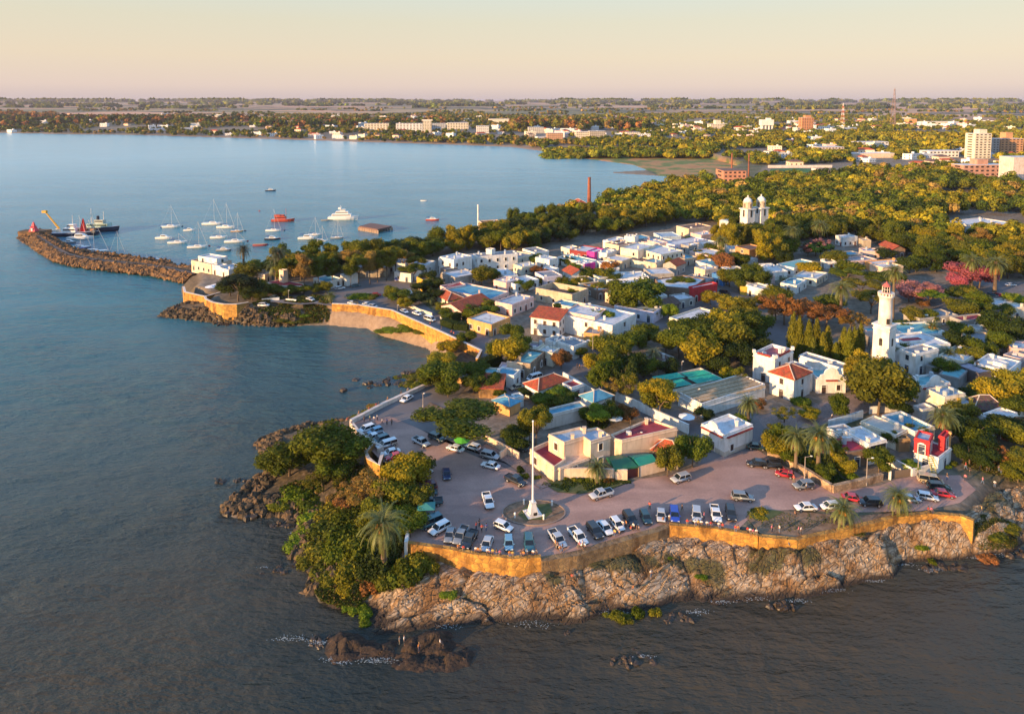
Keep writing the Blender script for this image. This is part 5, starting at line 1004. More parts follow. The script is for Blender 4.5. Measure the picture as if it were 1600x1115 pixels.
near=[('tall',1130,388,14,4.5,YEL_),('tall',1142,392,15,5,YEL_),('tall',1155,390,14,4.5,OLV),('tall',1166,386,13,4.5,YEL_),('tall',1195,412,16,6,YEL_),('tall',1208,408,14,5,YEL_),('tall',1186,392,12,4.5,YEL_),('tall',1200,385,13,5,OLV),('tall',1118,384,12,4,YEL_),('round',1215,395,10,5,GRN_),('round',840,415,6,4,GRN_),('round',960,462,7,4.5,GRN_),('round',935,460,6,4,OLV),('round',1050,420,6,4,OLV),('round',900,465,5,3.5,GRN_),('round',820,455,6,4,GRN_),('round',1210,470,7,5,OLV),('round',1225,480,7,4.5,GRN_),('round',1195,480,6,4,YEL_),('round',945,555,8,4.5,OLV),('round',1005,590,8,4.5,GRN_),('round',1040,590,7,4,DRK),('round',1410,560,7,4,GRN_),('round',1475,590,6,3.5,GRN_),('round',1530,560,7,4.5,GRN_),('round',1430,690,5,2.5,GRN_),('round',1405,655,5,3,DRK),('round',1480,640,5,3,DRK),('round',1580,690,7,4.5,DRK),('round',1560,690,6,4,GRN_),('round',1600,700,7,5,OLV),('round',760,610,6,4,GRN_),('round',740,615,6,3.5,OLV),('round',730,545,5,3.5,GRN_),('round',750,590,5,3,GRN_),('round',700,620,6,3.5,GRN_),('round',405,478,5,4,OLV),('round',430,482,5,4,GRN_),('round',448,480,4,3,OLV),('round',490,482,5,3.2,GRN_),('round',415,492,4,4,OLV),
('umbrella',717,698,9.5,9.6,GRN_),('round',692,612,9.5,6,GRN_),('round',672,602,7,4,GRN_),('round',735,600,7,4,GRN_),
('round',452,748,8.5,6.0,GRN_),('round',500,742,11.5,7.5,GRN_),('round',540,735,8,5,GRN_),('round',425,738,6,4,GRN_),('round',522,755,6.5,4.5,GRN_),('sparse',505,775,6,4.5,OLV),
('sparse',585,800,9,6.2,TAW),('sparse',560,790,6,4.5,TAW),('round',632,775,9.5,5.2,YEL_),('round',655,752,6.5,3.4,GRN_),('round',618,795,8,4.5,OLV),('round',650,800,6,3.4,OLV),('round',590,832,6.5,4,OLV),('round',640,835,6,3.5,GRN_),
('umbrella',837,702,10.5,3.6,OLV),('round',828,690,9,3.0,YEL_),('round',792,575,10,5.5,YEL_),('round',812,560,8,4.5,GRN_),('round',775,560,6.5,3.5,GRN_),('round',800,540,8,4,GRN_),
('round',975,490,12.5,7.6,GRN_),('round',1003,488,13.5,8.4,GRN_),('round',1020,470,9,5,GRN_),
('round',940,612,9.5,4.0,GRN_),('round',955,595,10.5,4.5,GRN_),('round',972,612,10,4,DRK),('sparse',980,630,9.5,3.8,OLV),('round',930,585,8,3.5,YEL_),('round',990,595,9,4.2,DRK),('round',965,570,8,4.2,OLV),('round',985,558,9,5,GRN_),('sparse',960,625,7,3.5,TAW),
('umbrella',1030,655,10.5,5.4,YEL_),('round',1022,645,9,4.6,OLV),
('round',1060,560,11,6.5,GRN_),('round',1085,575,12,6.5,YEL_),('round',1110,560,12,6,GRN_),('round',1140,562,13,6.5,OLV),('round',1165,545,12,6,GRN_),('round',1100,535,11,6,DRK),('round',1130,535,12,6,YEL_),('round',1065,535,9,5,GRN_),('round',1155,580,9,5,DRK),('round',1120,585,8,4.5,DRK),('round',1185,530,11,5,GRN_),('round',1160,520,11,5.5,OLV),('round',1040,550,8,4.5,OLV),('round',1010,540,8,5,GRN_),('round',1180,560,9,5,DRK),
('round',1372,648,15,7.2,OLV),('round',1352,625,13,5.5,YEL_),('round',1398,640,11,5.,GRN_),('round',1385,610,9,4.5,GRN_),('round',1330,602,9,4,OLV),('tall',1345,610,12,3.,YEL_),
('round',1082,730,8.8,3.5,GRN_),('round',1043,744,7.8,2.7,OLV),('round',1315,655,6.5,3.2,GRN_),('sparse',1215,695,5.5,4,OLV),('sparse',1225,660,4.5,3.5,OLV),('round',1265,655,3.2,3.,YEL_),('bush',1255,630,2.5,3.5,LIM),
('round',1210,715,6.,3.4,YEL_),('round',1225,705,6.5,3.2,GRN_),('round',1235,725,4.5,2.8,GRN_),('round',1373,738,5.6,2.9,GRN_),('round',1320,742,5,2.5,YEL_),('round',1310,722,5.5,2.2,OLV),('round',1290,752,4,2.2,GRN_),('round',1392,698,4.5,2.,GRN_),('round',1420,735,2.5,2.,LIM),
('round',1500,690,8,4.5,DRK),('round',1520,700,7.5,4.5,GRN_),('round',1535,715,6,3.8,DRK),('round',1515,725,5,3.5,DRK),('round',1545,735,4.5,3,DRK),('sparse',1558,725,5,3.5,AUT),('round',1590,755,4.5,3,OLV),('round',1500,668,7,4,OLV),('round',1600,735,5,4,OLV),
('round',1560,640,9.5,5.2,YEL_),('round',1590,632,10,5.5,YEL_),('round',1540,635,7,4,GRN_),('round',1572,655,6.5,4,GRN_),('round',1610,655,8,5,GRN_),('bush',1520,615,3,4,DRK),
('round',1495,552,8,4.5,DRK),('round',1515,570,6,4,OLV),('round',1555,553,8.5,4.5,GRN_),('round',1565,530,10,6,DRK),('round',1590,538,10,6.5,DRK),('round',1545,525,8,5,DRK),('round',1500,530,7,4,GRN_),('round',1520,548,5,3,DRK),('round',1535,590,5,3.5,GRN_),
('round',1440,480,3.5,2.5,AUT),('umbrella',1453,478,6.4,5.8,LIM),('round',1455,505,5,4,GRN_),('round',1430,505,6,4.5,OLV),('round',1410,520,5,4.5,GRN_),('round',1500,495,8,5.5,OLV),('round',1530,488,8,5.5,GRN_),('round',1515,470,7,5,OLV),('round',1560,498,7,5,GRN_),('round',1480,470,7,5,GRN_),('round',1590,485,7,5,LIM),
('round',1510,447,11,8.,PNK),('round',1530,450,11,7.,PNK),('round',1497,450,7.5,4.5,PNK),('sparse',1435,468,9.5,8,PUR),('round',1420,472,8,5.5,PUR),('round',1452,470,8,5.,PUR),
('sparse',1225,508,12,8,AUT),('sparse',1212,500,11,6.5,AUT),('sparse',1250,500,10,6.,AUT),('sparse',1290,515,11,8,AUT),('sparse',1270,505,10,7,AUT),('sparse',1330,520,9,6,TAW),('sparse',1282,398,11,6,PUR),('sparse',1262,400,9,5.5,PUR),
('umbrella',1345,470,9,8,OLV),('umbrella',1320,450,9,7,GRN_),('umbrella',1370,455,8,7,GRN_),('round',1300,490,8,6,GRN_),('umbrella',1360,490,9,7,OLV),('round',1395,445,7,5,GRN_),
('round',1275,400,8.5,8.,(.03,.09,.015)),('round',1325,432,8,6.5,GRN_),('round',1265,430,7.5,6,YEL_),('round',1305,415,8,6,OLV),('round',1380,405,6.5,5.5,DRK),
('round',1045,500,7,3,LIM),('round',1015,500,5,3,OLV),('round',1110,478,6.5,4.,YEL_),('round',1140,488,7,5,YEL_),('round',1165,492,7,5,OLV),('round',1180,455,10,5.5,GRN_),('round',1155,455,10.5,6,GRN_),('round',1140,448,10,5.5,OLV),('round',1175,440,9,5,GRN_),('round',1135,425,9,6,AUT),('round',1150,420,9,6,GRN_),('round',1100,412,6,4,YEL_),('round',1125,410,6.5,4,GRN_),('round',1110,400,7,4.5,GRN_),('round',1090,405,5,3.5,GRN_),('round',1192,450,5.5,4,LIM),
('round',752,445,10,5.3,OLV),('round',770,440,7,4,GRN_),('umbrella',645,440,8,6.,GRN_),('round',625,475,6,4.5,GRN_),('round',612,470,6.5,4.,OLV),('round',632,482,4.5,3,YEL_),('round',725,490,5.5,5.5,GRN_),('round',740,498,5,4,GRN_),('round',758,486,5.5,3.5,OLV),('round',705,492,4.5,4,GRN_),('round',690,488,4,3,OLV),('round',765,492,4,3.5,LIM),('round',698,500,4,3,GRN_),('round',660,460,7,4,DRK),('round',668,450,8,4,DRK),('round',682,455,7.5,4,DRK),('round',655,475,5,4,DRK),('round',680,470,6,4,DRK),
('round',890,455,5,3.5,GRN_),('round',905,452,6,4,YEL_),('round',920,440,6.5,4.5,GRN_),('round',945,440,7.5,5,OLV),('round',955,428,7,4.5,AUT),('round',960,445,6,4,GRN_),('round',885,415,5,4,GRN_),('round',895,425,5,3.5,LIM),('round',838,430,4.5,3.2,AUT),('round',848,432,4,3,AUT),('round',870,440,4.5,3.5,OLV),('round',845,445,4.5,3,OLV),('round',825,422,4,3,GRN_),('round',880,450,5,3.5,OLV),
('round',877,576,6.5,3.,AUT),('round',905,557,4,2.5,OLV),('round',868,628,4.2,3.6,LIM),('round',850,635,4,3,GRN_),('round',885,628,4,3.5,GRN_),('round',875,642,4.5,3,GRN_),('round',935,665,6,3.4,LIM),('round',955,662,6,3,GRN_),('round',920,660,5,2.6,GRN_),('round',985,662,4,2.4,AUT),('round',820,622,3,2,DRK),('round',813,700,4.5,3.5,DRK),('round',800,690,4,3,GRN_),('round',780,622,3,2.,GRN_),
('round',975,655,4,2,AUT),('tall',1155,605,6,2.5,OLV),('round',1143,600,5,2.5,GRN_),('tall',1130,600,5,2,YEL_),('bush',1160,658,2.4,2.8,LIM),('round',1185,640,3,2,AUT),('round',1100,660,4,2.5,DRK),
('umbrella',372,470,11,8,(.022,.035,.012)),('round',395,478,8,6,DRK),('round',360,462,8,5.5,DRK),('round',402,492,6,5,OLV),('round',416,485,5,4,OLV),('round',385,440,9,6.5,OLV),('round',405,432,9,6,GRN_),('round',455,486,4.5,3,GRN_),('round',470,492,4,3.5,GRN_),('round',500,485,5,3,OLV),('round',510,492,5.5,3,OLV),('round',430,488,3.5,4,OLV),('bush',565,495,2.6,5,LIM),('bush',578,490,2.4,4,OLV),
('round',700,560,6,4,YEL_),('round',690,575,6.5,4.5,YEL_),('bush',712,572,3,4,OLV),('bush',672,590,2.5,3.5,LIM),('bush',655,598,2,3,OLV)]
for kind,u,v,h,r,c in near: TP(kind,u,v,h,r,c,low=.12 if kind!='umbrella' else .45)
for u,v,hh in [(1238,556,15.5),(1248,560,15),(1262,562,14),(1275,562,14.5),(1284,566,10.5),(1292,562,12),(1306,568,7.5),(1317,565,12),(1325,572,13),(1334,562,11.5),(1343,560,12.5),(1270,568,9)]:
    TP('cypress',u,v,hh*.9,2.1,OLV,low=0.02)
for u,v in [(1105,282),(1120,300),(1335,262),(1345,262)]: TP('cypress',u,v,9,2.5,DRK,low=0)
# tall slender harbour trees
for u,v,h,r in [(475,458,17,4.6),(455,450,14,5),(497,452,15,4.5),(520,448,13,4.6),(548,449,14,4),(560,445,14,5),(578,444,15,4),(590,441,15,4.5),(604,438,15,4.5),(618,434,15,5),(470,438,14,5.5),(510,436,13,5.5),(545,432,13,5.5),(440,446,10,4),(650,432,10,5),(630,425,11,5.5)]:
    TP('tall' if r<5 else 'umbrella',u,v,h,r,random.choice([OLV,GRN_,OLV,TAW]),low=.42)
# bushes on the foreshore, left and front
for u,v,h,r,c in [(470,775,2.5,4.5,LIM),(445,790,2.,4,OLV),(490,790,2.5,4.5,GRN_),(520,800,3,4,OLV),(545,812,3.5,3.6,GRN_),(490,815,2.5,4,LIM),(515,830,3,4.2,GRN_),(540,845,4.5,4.2,GRN_),(565,858,5,4,GRN_),(505,862,3,4,OLV),(530,872,4.5,3.8,GRN_),(500,893,3,3,OLV),(515,905,2.5,2.6,OLV),(550,893,4,3.4,OLV),(575,895,4,3,DRK),(600,880,4.5,3.2,DRK),(620,892,4,3,GRN_),(640,893,4.5,3.3,GRN_),(655,882,3.5,2.6,OLV),(670,885,2.5,2.2,OLV),(600,900,3,2.5,OLV),(575,915,2.5,2.4,AUT),(545,918,2.,2.2,YEL_),(472,845,2,4,LIM),(485,832,2.4,3.5,LIM),(530,855,2.5,3,OLV),(480,875,2.2,3,OLV),(560,955,1.6,2.0,LIM),(572,960,1.4,1.6,LIM),(545,950,1.,1.8,LIM),(570,975,1.,1.3,LIM),(555,830,3,3,GRN_),(572,842,4,3,GRN_),(590,862,3.5,3,DRK),(620,865,3.5,2.6,DRK),(612,845,5,3.3,DRK),(575,815,3.5,3,OLV),(540,785,2.5,3,AUT),(520,780,2.4,2.6,TAW),
(968,965,1.8,1.6,OLV),(998,962,2.4,1.5,GRN_),(1022,957,1.8,1.4,OLV),(948,962,.9,.8,OLV),(985,968,1.2,1.2,OLV),(700,915,.8,1.8,LIM),(1095,893,.6,1.4,LIM),(1042,860,.8,1.5,LIM),(1440,855,1.,1.4,LIM),(1457,830,1.5,1.2,GRN_),(1185,806,1.1,2.2,YEL_),(1192,800,1.4,1.6,YEL_),(1180,800,1.1,1.5,OLV),(1557,820,1.5,3,OLV),(1540,832,1.5,2.5,AUT),(1570,812,1.2,3,OLV),(620,525,1.2,6,LIM),(640,528,1.2,5,LIM),(600,522,.8,4,LIM),(660,535,1.,4,OLV),(650,590,1.5,3.5,OLV),(635,600,1.3,3,OLV),(625,588,1.,3,OLV),(582,632,1.2,2.2,TAW),(575,640,1.2,2.,OLV),(560,645,1.,2.,OLV),(460,497,1.4,4,OLV),(480,498,1.2,3,LIM),(440,497,1.2,4,OLV)]:
    x,y=P(u,v,2.);z=ghs(x,y);x,y=P(u,v,max(z,0));z=max(-.1,ghs(x,y)-.25);tree('bush',x,y,h,r,c,z=z)
# garden bushes scattered round the plots
for u,v,h,r,c in [(872,745,1.4,.9,AUT),(884,748,1.4,1,OLV),(896,751,1.2,.9,OLV),(908,752,1.3,1,GRN_),(918,752,1.2,.9,GRN_),(948,752,1.1,1,AUT),(957,750,1,.9,AUT),(1300,762,1.4,1.2,AUT),(1307,758,1.2,1,OLV),(1330,745,1.6,1.8,LIM),(1340,752,1.4,1.4,GRN_),(1285,748,1.5,1.4,AUT),(1270,735,1.5,1.4,YEL_),(1262,725,2,1.6,YEL_),(1488,725,1.2,1.3,GRN_),(1480,730,1,1,LIM),(1430,728,1.4,1.6,LIM),(1305,712,3.,1.8,YEL_),(1312,730,3,1.8,YEL_),(905,480,1.5,2.5,GRN_),(870,478,1.5,2.,GRN_),(945,492,2.2,4.,LIM),(925,488,1.8,3,GRN_),(1062,438,2.2,4.5,GRN_),(1075,438,2.,4,GRN_),(1050,440,1.5,3,GRN_),(1085,372,1.5,6,LIM),(1100,374,1.5,5,LIM),(710,505,1.4,2.,OLV),(725,508,1.2,2.,LIM),(742,505,1.4,2.,OLV),(890,560,1.5,1.2,GRN_),(1040,636,1.5,1.5,DRK),(818,745,1.6,1.4,OLV),(815,735,1.4,1.4,DRK),(840,748,1.,1.2,OLV)]:
    x,y=P(u,v);zz={945:GZ+5.4,925:GZ+5.4,870:GZ+5.4,905:GZ+5.4,1062:GZ+4.4,1075:GZ+4.4,1050:GZ+4.4}.get(u,GZ)
    if zz>GZ: x,y=P(u,v,zz)
    tree('bush',x,y,h,r,c,z=zz)
# clipped hedges
def hedge(label,tile,pts,h,w):
    wl_=[P(u,v,GZ+h) for u,v in T(tile,pts)];rg=np.random.RandomState(len(label));C=[];Nn=[];mb=MB();o0=(*wl_[0],GZ)
    for i in range(len(wl_)-1):
        a=Vector(wl_[i]);b=Vector(wl_[i+1]);d=b-a;Ln=d.length;d.normalize();nn=Vector((-d.y,d.x));c=(a+b)/2;mb.box(LP(o0,c.x,c.y,GZ+h/2-.1),(Ln,w*.8,h*.9),math.atan2(d.y,d.x))
        k=int(Ln*(w+2*h)*26)
        for _ in range(k):
            t=rg.uniform(0,Ln);q=rg.uniform(-(w/2+h),w/2+h);p=a+d*t
            if abs(q)<w/2: C.append(LP(o0,p.x+nn.x*q,p.y+nn.y*q,GZ+h));Nn.append((0,0,1))
            else: s=1 if q>0 else -1;C.append(LP(o0,p.x+nn.x*s*w/2,p.y+nn.y*s*w/2,GZ+h-(abs(q)-w/2)));Nn.append((nn.x*s,nn.y*s,0))
    V=cards(np.array(C),np.array(Nn),.16,rg,.4);F_=np.arange(len(V)).reshape(-1,4);tv=np.repeat(rg.uniform(.2,.9,len(C)),4);b=len(V)
    V=np.concatenate([V,np.array(mb.v)]);F_=np.concatenate([F_,np.array(mb.f)+b]);me=mesh_np('clipped_hedge',V,F_);attr(me,'tint',np.concatenate([tv,np.full(len(mb.v),.3)]));me.materials.append(LEAF)
    o=put('clipped_hedge',me,None,o0);o.color=(.035,.055,.01,1);tag(o,label,'hedge','clipped garden hedges')
hedge('long clipped hedge nearest the curved white garden wall','a',[(730,930),(880,985),(1050,1000)],2.2,2.4)
hedge('dark clipped hedge along the middle of the garden','a',[(820,880),(960,850),(1170,830)],2.6,2.2)
hedge('short clipped hedge behind the garden trees','a',[(840,760),(960,700),(1080,680)],2.4,2.2)
hedge('dark hedge running below the waterfront bend','d',[(340,560),(440,490),(640,420)],2.6,3.)
hedge('clipped hedge inside the plaza garden wall','G',[(230,740),(320,790),(400,830)],1.2,1.)
# --- the woods round the town: each nearer tree its own, the rest one mass
WOODS=[P(u,v) for u,v in [(785,357),(812,352),(860,346),(900,328),(950,316),(1000,305),(1050,294),(1100,282),(1180,278),(1230,282),(1350,272),(1600,262),(1720,262),(1720,420),(1600,440),(1560,458),(1540,428),(1490,420),(1440,440),(1380,425),(1340,410),(1300,405),(1240,405),(1215,420),(1200,405),(1190,385),(1150,372),(1110,352),(1060,352),(1000,358),(960,368),(905,372),(850,392),(812,408),(790,395),(740,392),(700,398),(660,408),(620,420),(560,428),(480,440),(420,432),(430,420),(500,409),(560,406),(650,393),(740,378)]]
CLEAR=[[P(u,v) for u,v in q] for q in ([(1180,262),(1300,262),(1310,278),(1200,278)],[(1120,250),(1180,250),(1185,292),(1110,292)],[(1250,380),(1330,370),(1420,405),(1400,430),(1300,408),(1230,412)],[(1158,352),(1197,352),(1200,372),(1155,372)],[(1480,340),(1600,335),(1610,372),(1480,372)],[(1460,300),(1530,300),(1540,312),(1465,312)])]
for poly in list(GPOL.values()): CLEAR.append(poly)
mx_,my_=max(p[0] for p in WOODS),max(p[1] for p in WOODS);mnx,mny=min(p[0] for p in WOODS),min(p[1] for p in WOODS)
cand=[];sp=7.6
gx,gy=np.meshgrid(np.arange(mnx,mx_,sp),np.arange(mny,my_,sp));gx=gx+RNG.uniform(-2.6,2.6,gx.shape);gy=gy+RNG.uniform(-2.6,2.6,gy.shape);gx=gx.ravel();gy=gy.ravel()
ok=sdf(WOODS,gx,gy)>0
for q in CLEAR: 
    ok&=~(sdf(q,gx,gy)>-1)
gx,gy=gx[ok],gy[ok];ok=np.ones(len(gx),bool)
for q in FOOT:
    cx,cy=q[0];m=np.hypot(gx-cx,gy-cy)<90
    if m.any(): ok[m]&=sdf(q,gx[m],gy[m])<-3.2
gx,gy=gx[ok],gy[ok]
dens=fbm(gx/45,gy/30,3,91);D2=np.hypot(gx,gy);ok=(dens>-.42)&((D2<620)|(RNG.rand(len(gx))<.72));gx,gy,dens,D2=gx[ok],gy[ok],dens[ok],D2[ok]
vis=[];
for x,y in zip(gx,gy):
    u,v=proj(x,y,12);vis.append(-30<u<1640)
vis=np.array(vis);gx,gy,dens,D2=gx[vis],gy[vis],dens[vis],D2[vis];od=np.argsort(D2)
NIND=215
pal=[YEL_,YEL_,OLV,GRN_,OLV,YEL_,TAW,GRN_,(.2,.18,.014)]
hue=fbm(gx/60,gy/60,2,13)
FARLIST=[]
for c_,i in enumerate(od):
    x,y=float(gx[i]),float(gy[i]);h=random.uniform(8.5,14)*(1+.18*dens[i]);r=random.uniform(4.6,7.0);cl=random.choice(pal if hue[i]>-.1 else [GRN_,OLV,DRK,GRN_])
    if c_<NIND: tree(random.choice(['round','round','tall']),x,y,h,r,cl,z=GZ,low=.08)
    else: FARLIST.append((x,y,float(inland(math.hypot(x,y))),h,r,cl))
print('woods individual',NIND,'mass',len(FARLIST),'manual',len(TREES)-NIND)
# --- town and country trees far off
n=26000;ang=RNG.uniform(-.72,.72,n);dist=820*np.exp(RNG.uniform(0,1,n)**.8*math.log(2900/820.));fx=dist*np.sin(ang);fy=dist*np.cos(ang)
dcf=sdf(COASTW[40:],fx,fy) if False else None
_,dcc,_,mm=ground_h(fx,fy);cl_=fbm(fx/170,fy/120,4,66);ok=(dcc>12)&(mm<0)&((cl_>-.12)|(dcc<110)&(cl_>-.3))
SPORTS=[PG(u,v) for u,v in [(1190,264),(1300,262),(1330,276),(1200,278)]]
ok&=sdf(SPORTS,fx,fy)<-5
pu=np.array([proj(x,y,15)[0] for x,y in zip(fx,fy)]);ok&=(pu>-60)&(pu<1660)
fx,fy,cl_=fx[ok],fy[ok],cl_[ok];gz_=ground_h(fx,fy)[0]
for x,y,z,c in zip(fx,fy,gz_,cl_):
    D=math.hypot(x,y);big=1+.35*max(0,(D-1500)/2500);u_=proj(x,y,z)[0]
    pl=[GRN_,OLV,DRK,TAW,OLV] if u_<900 else [OLV,GRN_,YEL_,OLV,GRN_];FARLIST.append((float(x),float(y),float(z),random.uniform(6,13)*big,random.uniform(3.8,7)*big,random.choice(pl)))
# eucalyptus belts and country groves that break the skyline
def belt(u0,u1,v,n,h0,h1,pl,dv=3):
    for _ in range(n):
        x,y=PG(random.uniform(u0,u1),v+random.uniform(-dv,dv));FARLIST.append((x,y,None,random.uniform(h0,h1),random.uniform(7,12),random.choice(pl)))
belt(800,1010,201,420,20,34,[TAW,OLV,AUT,OLV,DRK],4);belt(400,700,196,420,16,26,[DRK,OLV,GRN_,AUT],4);belt(0,400,190,420,16,26,[DRK,AUT,DRK,OLV],4);belt(0,90,184,90,22,30,[AUT,TAW],2)
belt(1200,1600,222,500,14,20,[YEL_,OLV,YEL_],3);belt(1210,1420,247,360,10,16,[YEL_,OLV],3);belt(1090,1220,226,160,14,19,[YEL_,OLV],2);belt(850,1120,236,420,9,15,[GRN_,OLV,GRN_,YEL_],4);belt(1450,1540,236,120,14,20,[YEL_,OLV],4)
for _ in range(60):
    D=random.uniform(2900,4300);a=random.uniform(-.66,.66);cx,cy=D*math.sin(a),D*math.cos(a);w=random.uniform(40,160)
    for _ in range(14): FARLIST.append((cx+random.uniform(-w,w),cy+random.gauss(0,28),None,random.uniform(8,16),random.uniform(6,10),random.choice([DRK,OLV,GRN_,TAW])))
ng=2600
for _ in range(150):
    D=math.exp(random.uniform(math.log(4200),math.log(15000)));a=random.uniform(-.66,.66);cx,cy=D*math.sin(a),D*math.cos(a);w=random.uniform(60,420)*D/6000
    for _ in range(16): x=cx+random.uniform(-w,w);y=cy+random.gauss(0,30);FARLIST.append((x,y,None,random.uniform(10,22)*D/7000+4,random.uniform(20,45)*D/7000,random.choice([DRK,GRN_,OLV])))
def clr(it):
    x,y=it[0],it[1];D=math.hypot(x,y)
    for hx,hy,rr in FH_:
        if abs(hx-x)<40 and abs(hy-y)<75:
            # keep the sight of each far house from the town side open
            if math.hypot(hx-x,hy-y)<rr+it[4]*.7: return False
            if hy-y>0 and hy-y<rr*3.2 and abs((hx-hy*x/y))<rr*.75: return False
    return True
_m=[i for i,t in enumerate(FARLIST) if t[2] is None];_z=ground_h(np.array([FARLIST[i][0] for i in _m]),np.array([FARLIST[i][1] for i in _m]))[0]
for i,z in zip(_m,_z): FARLIST[i]=FARLIST[i][:2]+(float(z)-.5,)+FARLIST[i][3:]
FARLIST.sort(key=lambda i:i[1]);FHs=sorted(FARH,key=lambda q:q[1]);_b=[];_k=[]
for it in FARLIST:
    FH_=[q for q in FARH if abs(q[1]-it[1])<80 and abs(q[0]-it[0])<45]
    if not FH_ or clr(it): _k.append(it)
FARLIST=_k
print('far trees',len(FARLIST))
def far_mass(name,items,nc,label=None):
    rg=np.random.RandomState(3);A=np.array([(x,y,z,h,r) for x,y,z,h,r,c in items]);Cc=np.array([c for *_,c in items]);D=np.hypot(A[:,0],A[:,1]);Vs=[];Cs=[]
    for lo,hi,k in nc:
        m=(D>=lo)&(D<hi);a=A[m];c=Cc[m];n=len(a)
        if not n: continue
        # lobed crowns: a few lobe centres per tree
        nl=6 if k>200 else 3;lc=rg.normal(0,1,(n,nl,3));lc/=np.linalg.norm(lc,axis=2)[:,:,None];lc[:,:,2]=np.abs(lc[:,:,2])*.9;lc*=.48;pick=rg.randint(0,nl,(n,k));d=rg.normal(0,1,(n,k,3));d/=np.linalg.norm(d,axis=2)[:,:,None]
        q=np.take_along_axis(lc,pick[:,:,None].repeat(3,2),1)+d*.5;sc=np.stack([a[:,4],a[:,4],a[:,3]*.48],1)[:,None,:];pos=q*sc;pos[:,:,2]+=(a[:,3]*.42)[:,None]
        pos+=a[:,None,:3];nn=d.reshape(-1,3);nn[:,2]=nn[:,2]+.15;sz=(a[:,4]*(2.6/math.sqrt(k)))[:,None].repeat(k,1).ravel()
        V=cards(pos.reshape(-1,3),nn,sz,rg,.3,True);tt=(rg.uniform(.7,1.3,(n,1))*np.array(rg.uniform(.7,1.3,(n,nl)))[np.arange(n)[:,None],pick]*rg.uniform(.75,1.3,(n,k)));col=c[:,None,:]*tt[:,:,None];Vs.append(V);Cs.append(np.repeat(col.reshape(-1,3),3,0))
    V=np.concatenate(Vs);Cv=np.concatenate(Cs);me=mesh_np(name,V,np.arange(len(V)).reshape(-1,3));ca=me.color_attributes.new('leafcol','FLOAT_COLOR','POINT');ca.data.foreach_set('color',np.concatenate([Cv,np.ones((len(Cv),1))],1).astype(np.float32).ravel())
    def fm(n):
        t=NT(n);x=t.node('ShaderNodeAttribute');x.attribute_name='leafcol';t.col(x.outputs['Color']);t.set(Roughness=.8,Specular_IOR_Level=.1);return t.m
    me.materials.append(mat('far_foliage',fm));return tag(put(name,me),kind='stuff')
far_mass('distant_woods',FARLIST,[(0,700,420),(700,1000,240),(1000,1800,90),(1800,3200,44),(3200,99999,26)])
# grass and scrub growing between rocks and on the banks
def scrub(name,polys,n,size,cols,hgt,zf=None):
    rg=np.random.RandomState(11);C=[];K=[]
    for q in polys:
        w=[P(u,v,2. if zf is None else zf) for u,v in q];xs_=[p[0] for p in w];ys_=[p[1] for p in w];X=rg.uniform(min(xs_),max(xs_),n);Y=rg.uniform(min(ys_),max(ys_),n);m=(sdf(w,X,Y)+fbm(X/5,Y/4,3,9)*4>1)&(fbm(X/4,Y/4,3,5)>-.3);X=X[m];Y=Y[m];Z,dc,dp,_=ground_h(X,Y);m=dc>.3
        C.append(np.stack([X,Y,Z+rg.uniform(0,hgt,len(X))],1)[m])
    C=np.concatenate(C);nn=rg.normal(0,.5,C.shape);nn[:,2]+=1;V=cards(C,nn,np.full(len(C),size),rg,.4,True);me=mesh_np(name,V,np.arange(len(V)).reshape(-1,3));cc=np.array([cols[i] for i in rg.randint(0,len(cols),len(C))])*rg.uniform(.6,1.4,(len(C),1))
    ca=me.color_attributes.new('leafcol','FLOAT_COLOR','POINT');ca.data.foreach_set('color',np.concatenate([np.repeat(cc,3,0),np.ones((len(V),1))],1).astype(np.float32).ravel());me.materials.append(MC['far_foliage']);return tag(put(name,me),kind='stuff')
scrub('ground_cover',[[(440,760),(560,740),(640,750),(640,850),(600,900),(480,930),(470,880),(480,840),(460,810),(380,800)],[(395,500),(520,500),(520,478),(395,480)],[(490,915),(600,905),(560,940),(500,935)]],34000,.32,[(.05,.08,.01),(.09,.10,.015),(.03,.05,.01),(.14,.09,.03)],.5)
scrub('bank_grass',[[(1168,814),(1185,799),(1235,797),(1330,804),(1430,799),(1500,801),(1401,808),(1300,829),(1243,841),(1187,830)],[(1500,700),(1640,700),(1640,745),(1560,748),(1500,735)],[(1525,790),(1600,790),(1600,825),(1530,835)]],16000,.16,[(.07,.075,.015),(.14,.11,.04),(.04,.06,.01)],.12,GZ)
scrub('garden_grass',[[(1215,690),(1250,655),(1330,740),(1330,762),(1300,762)],[(845,757),(905,770),(955,763),(985,752),(960,745),(880,745)],[(640,455),(690,440),(760,480),(770,505),(700,505)],[(890,640),(940,640),(960,670),(920,675)],[(800,560),(840,560),(700,580)]],14000,.2,[(.04,.06,.01),(.07,.085,.015)],.15,GZ)
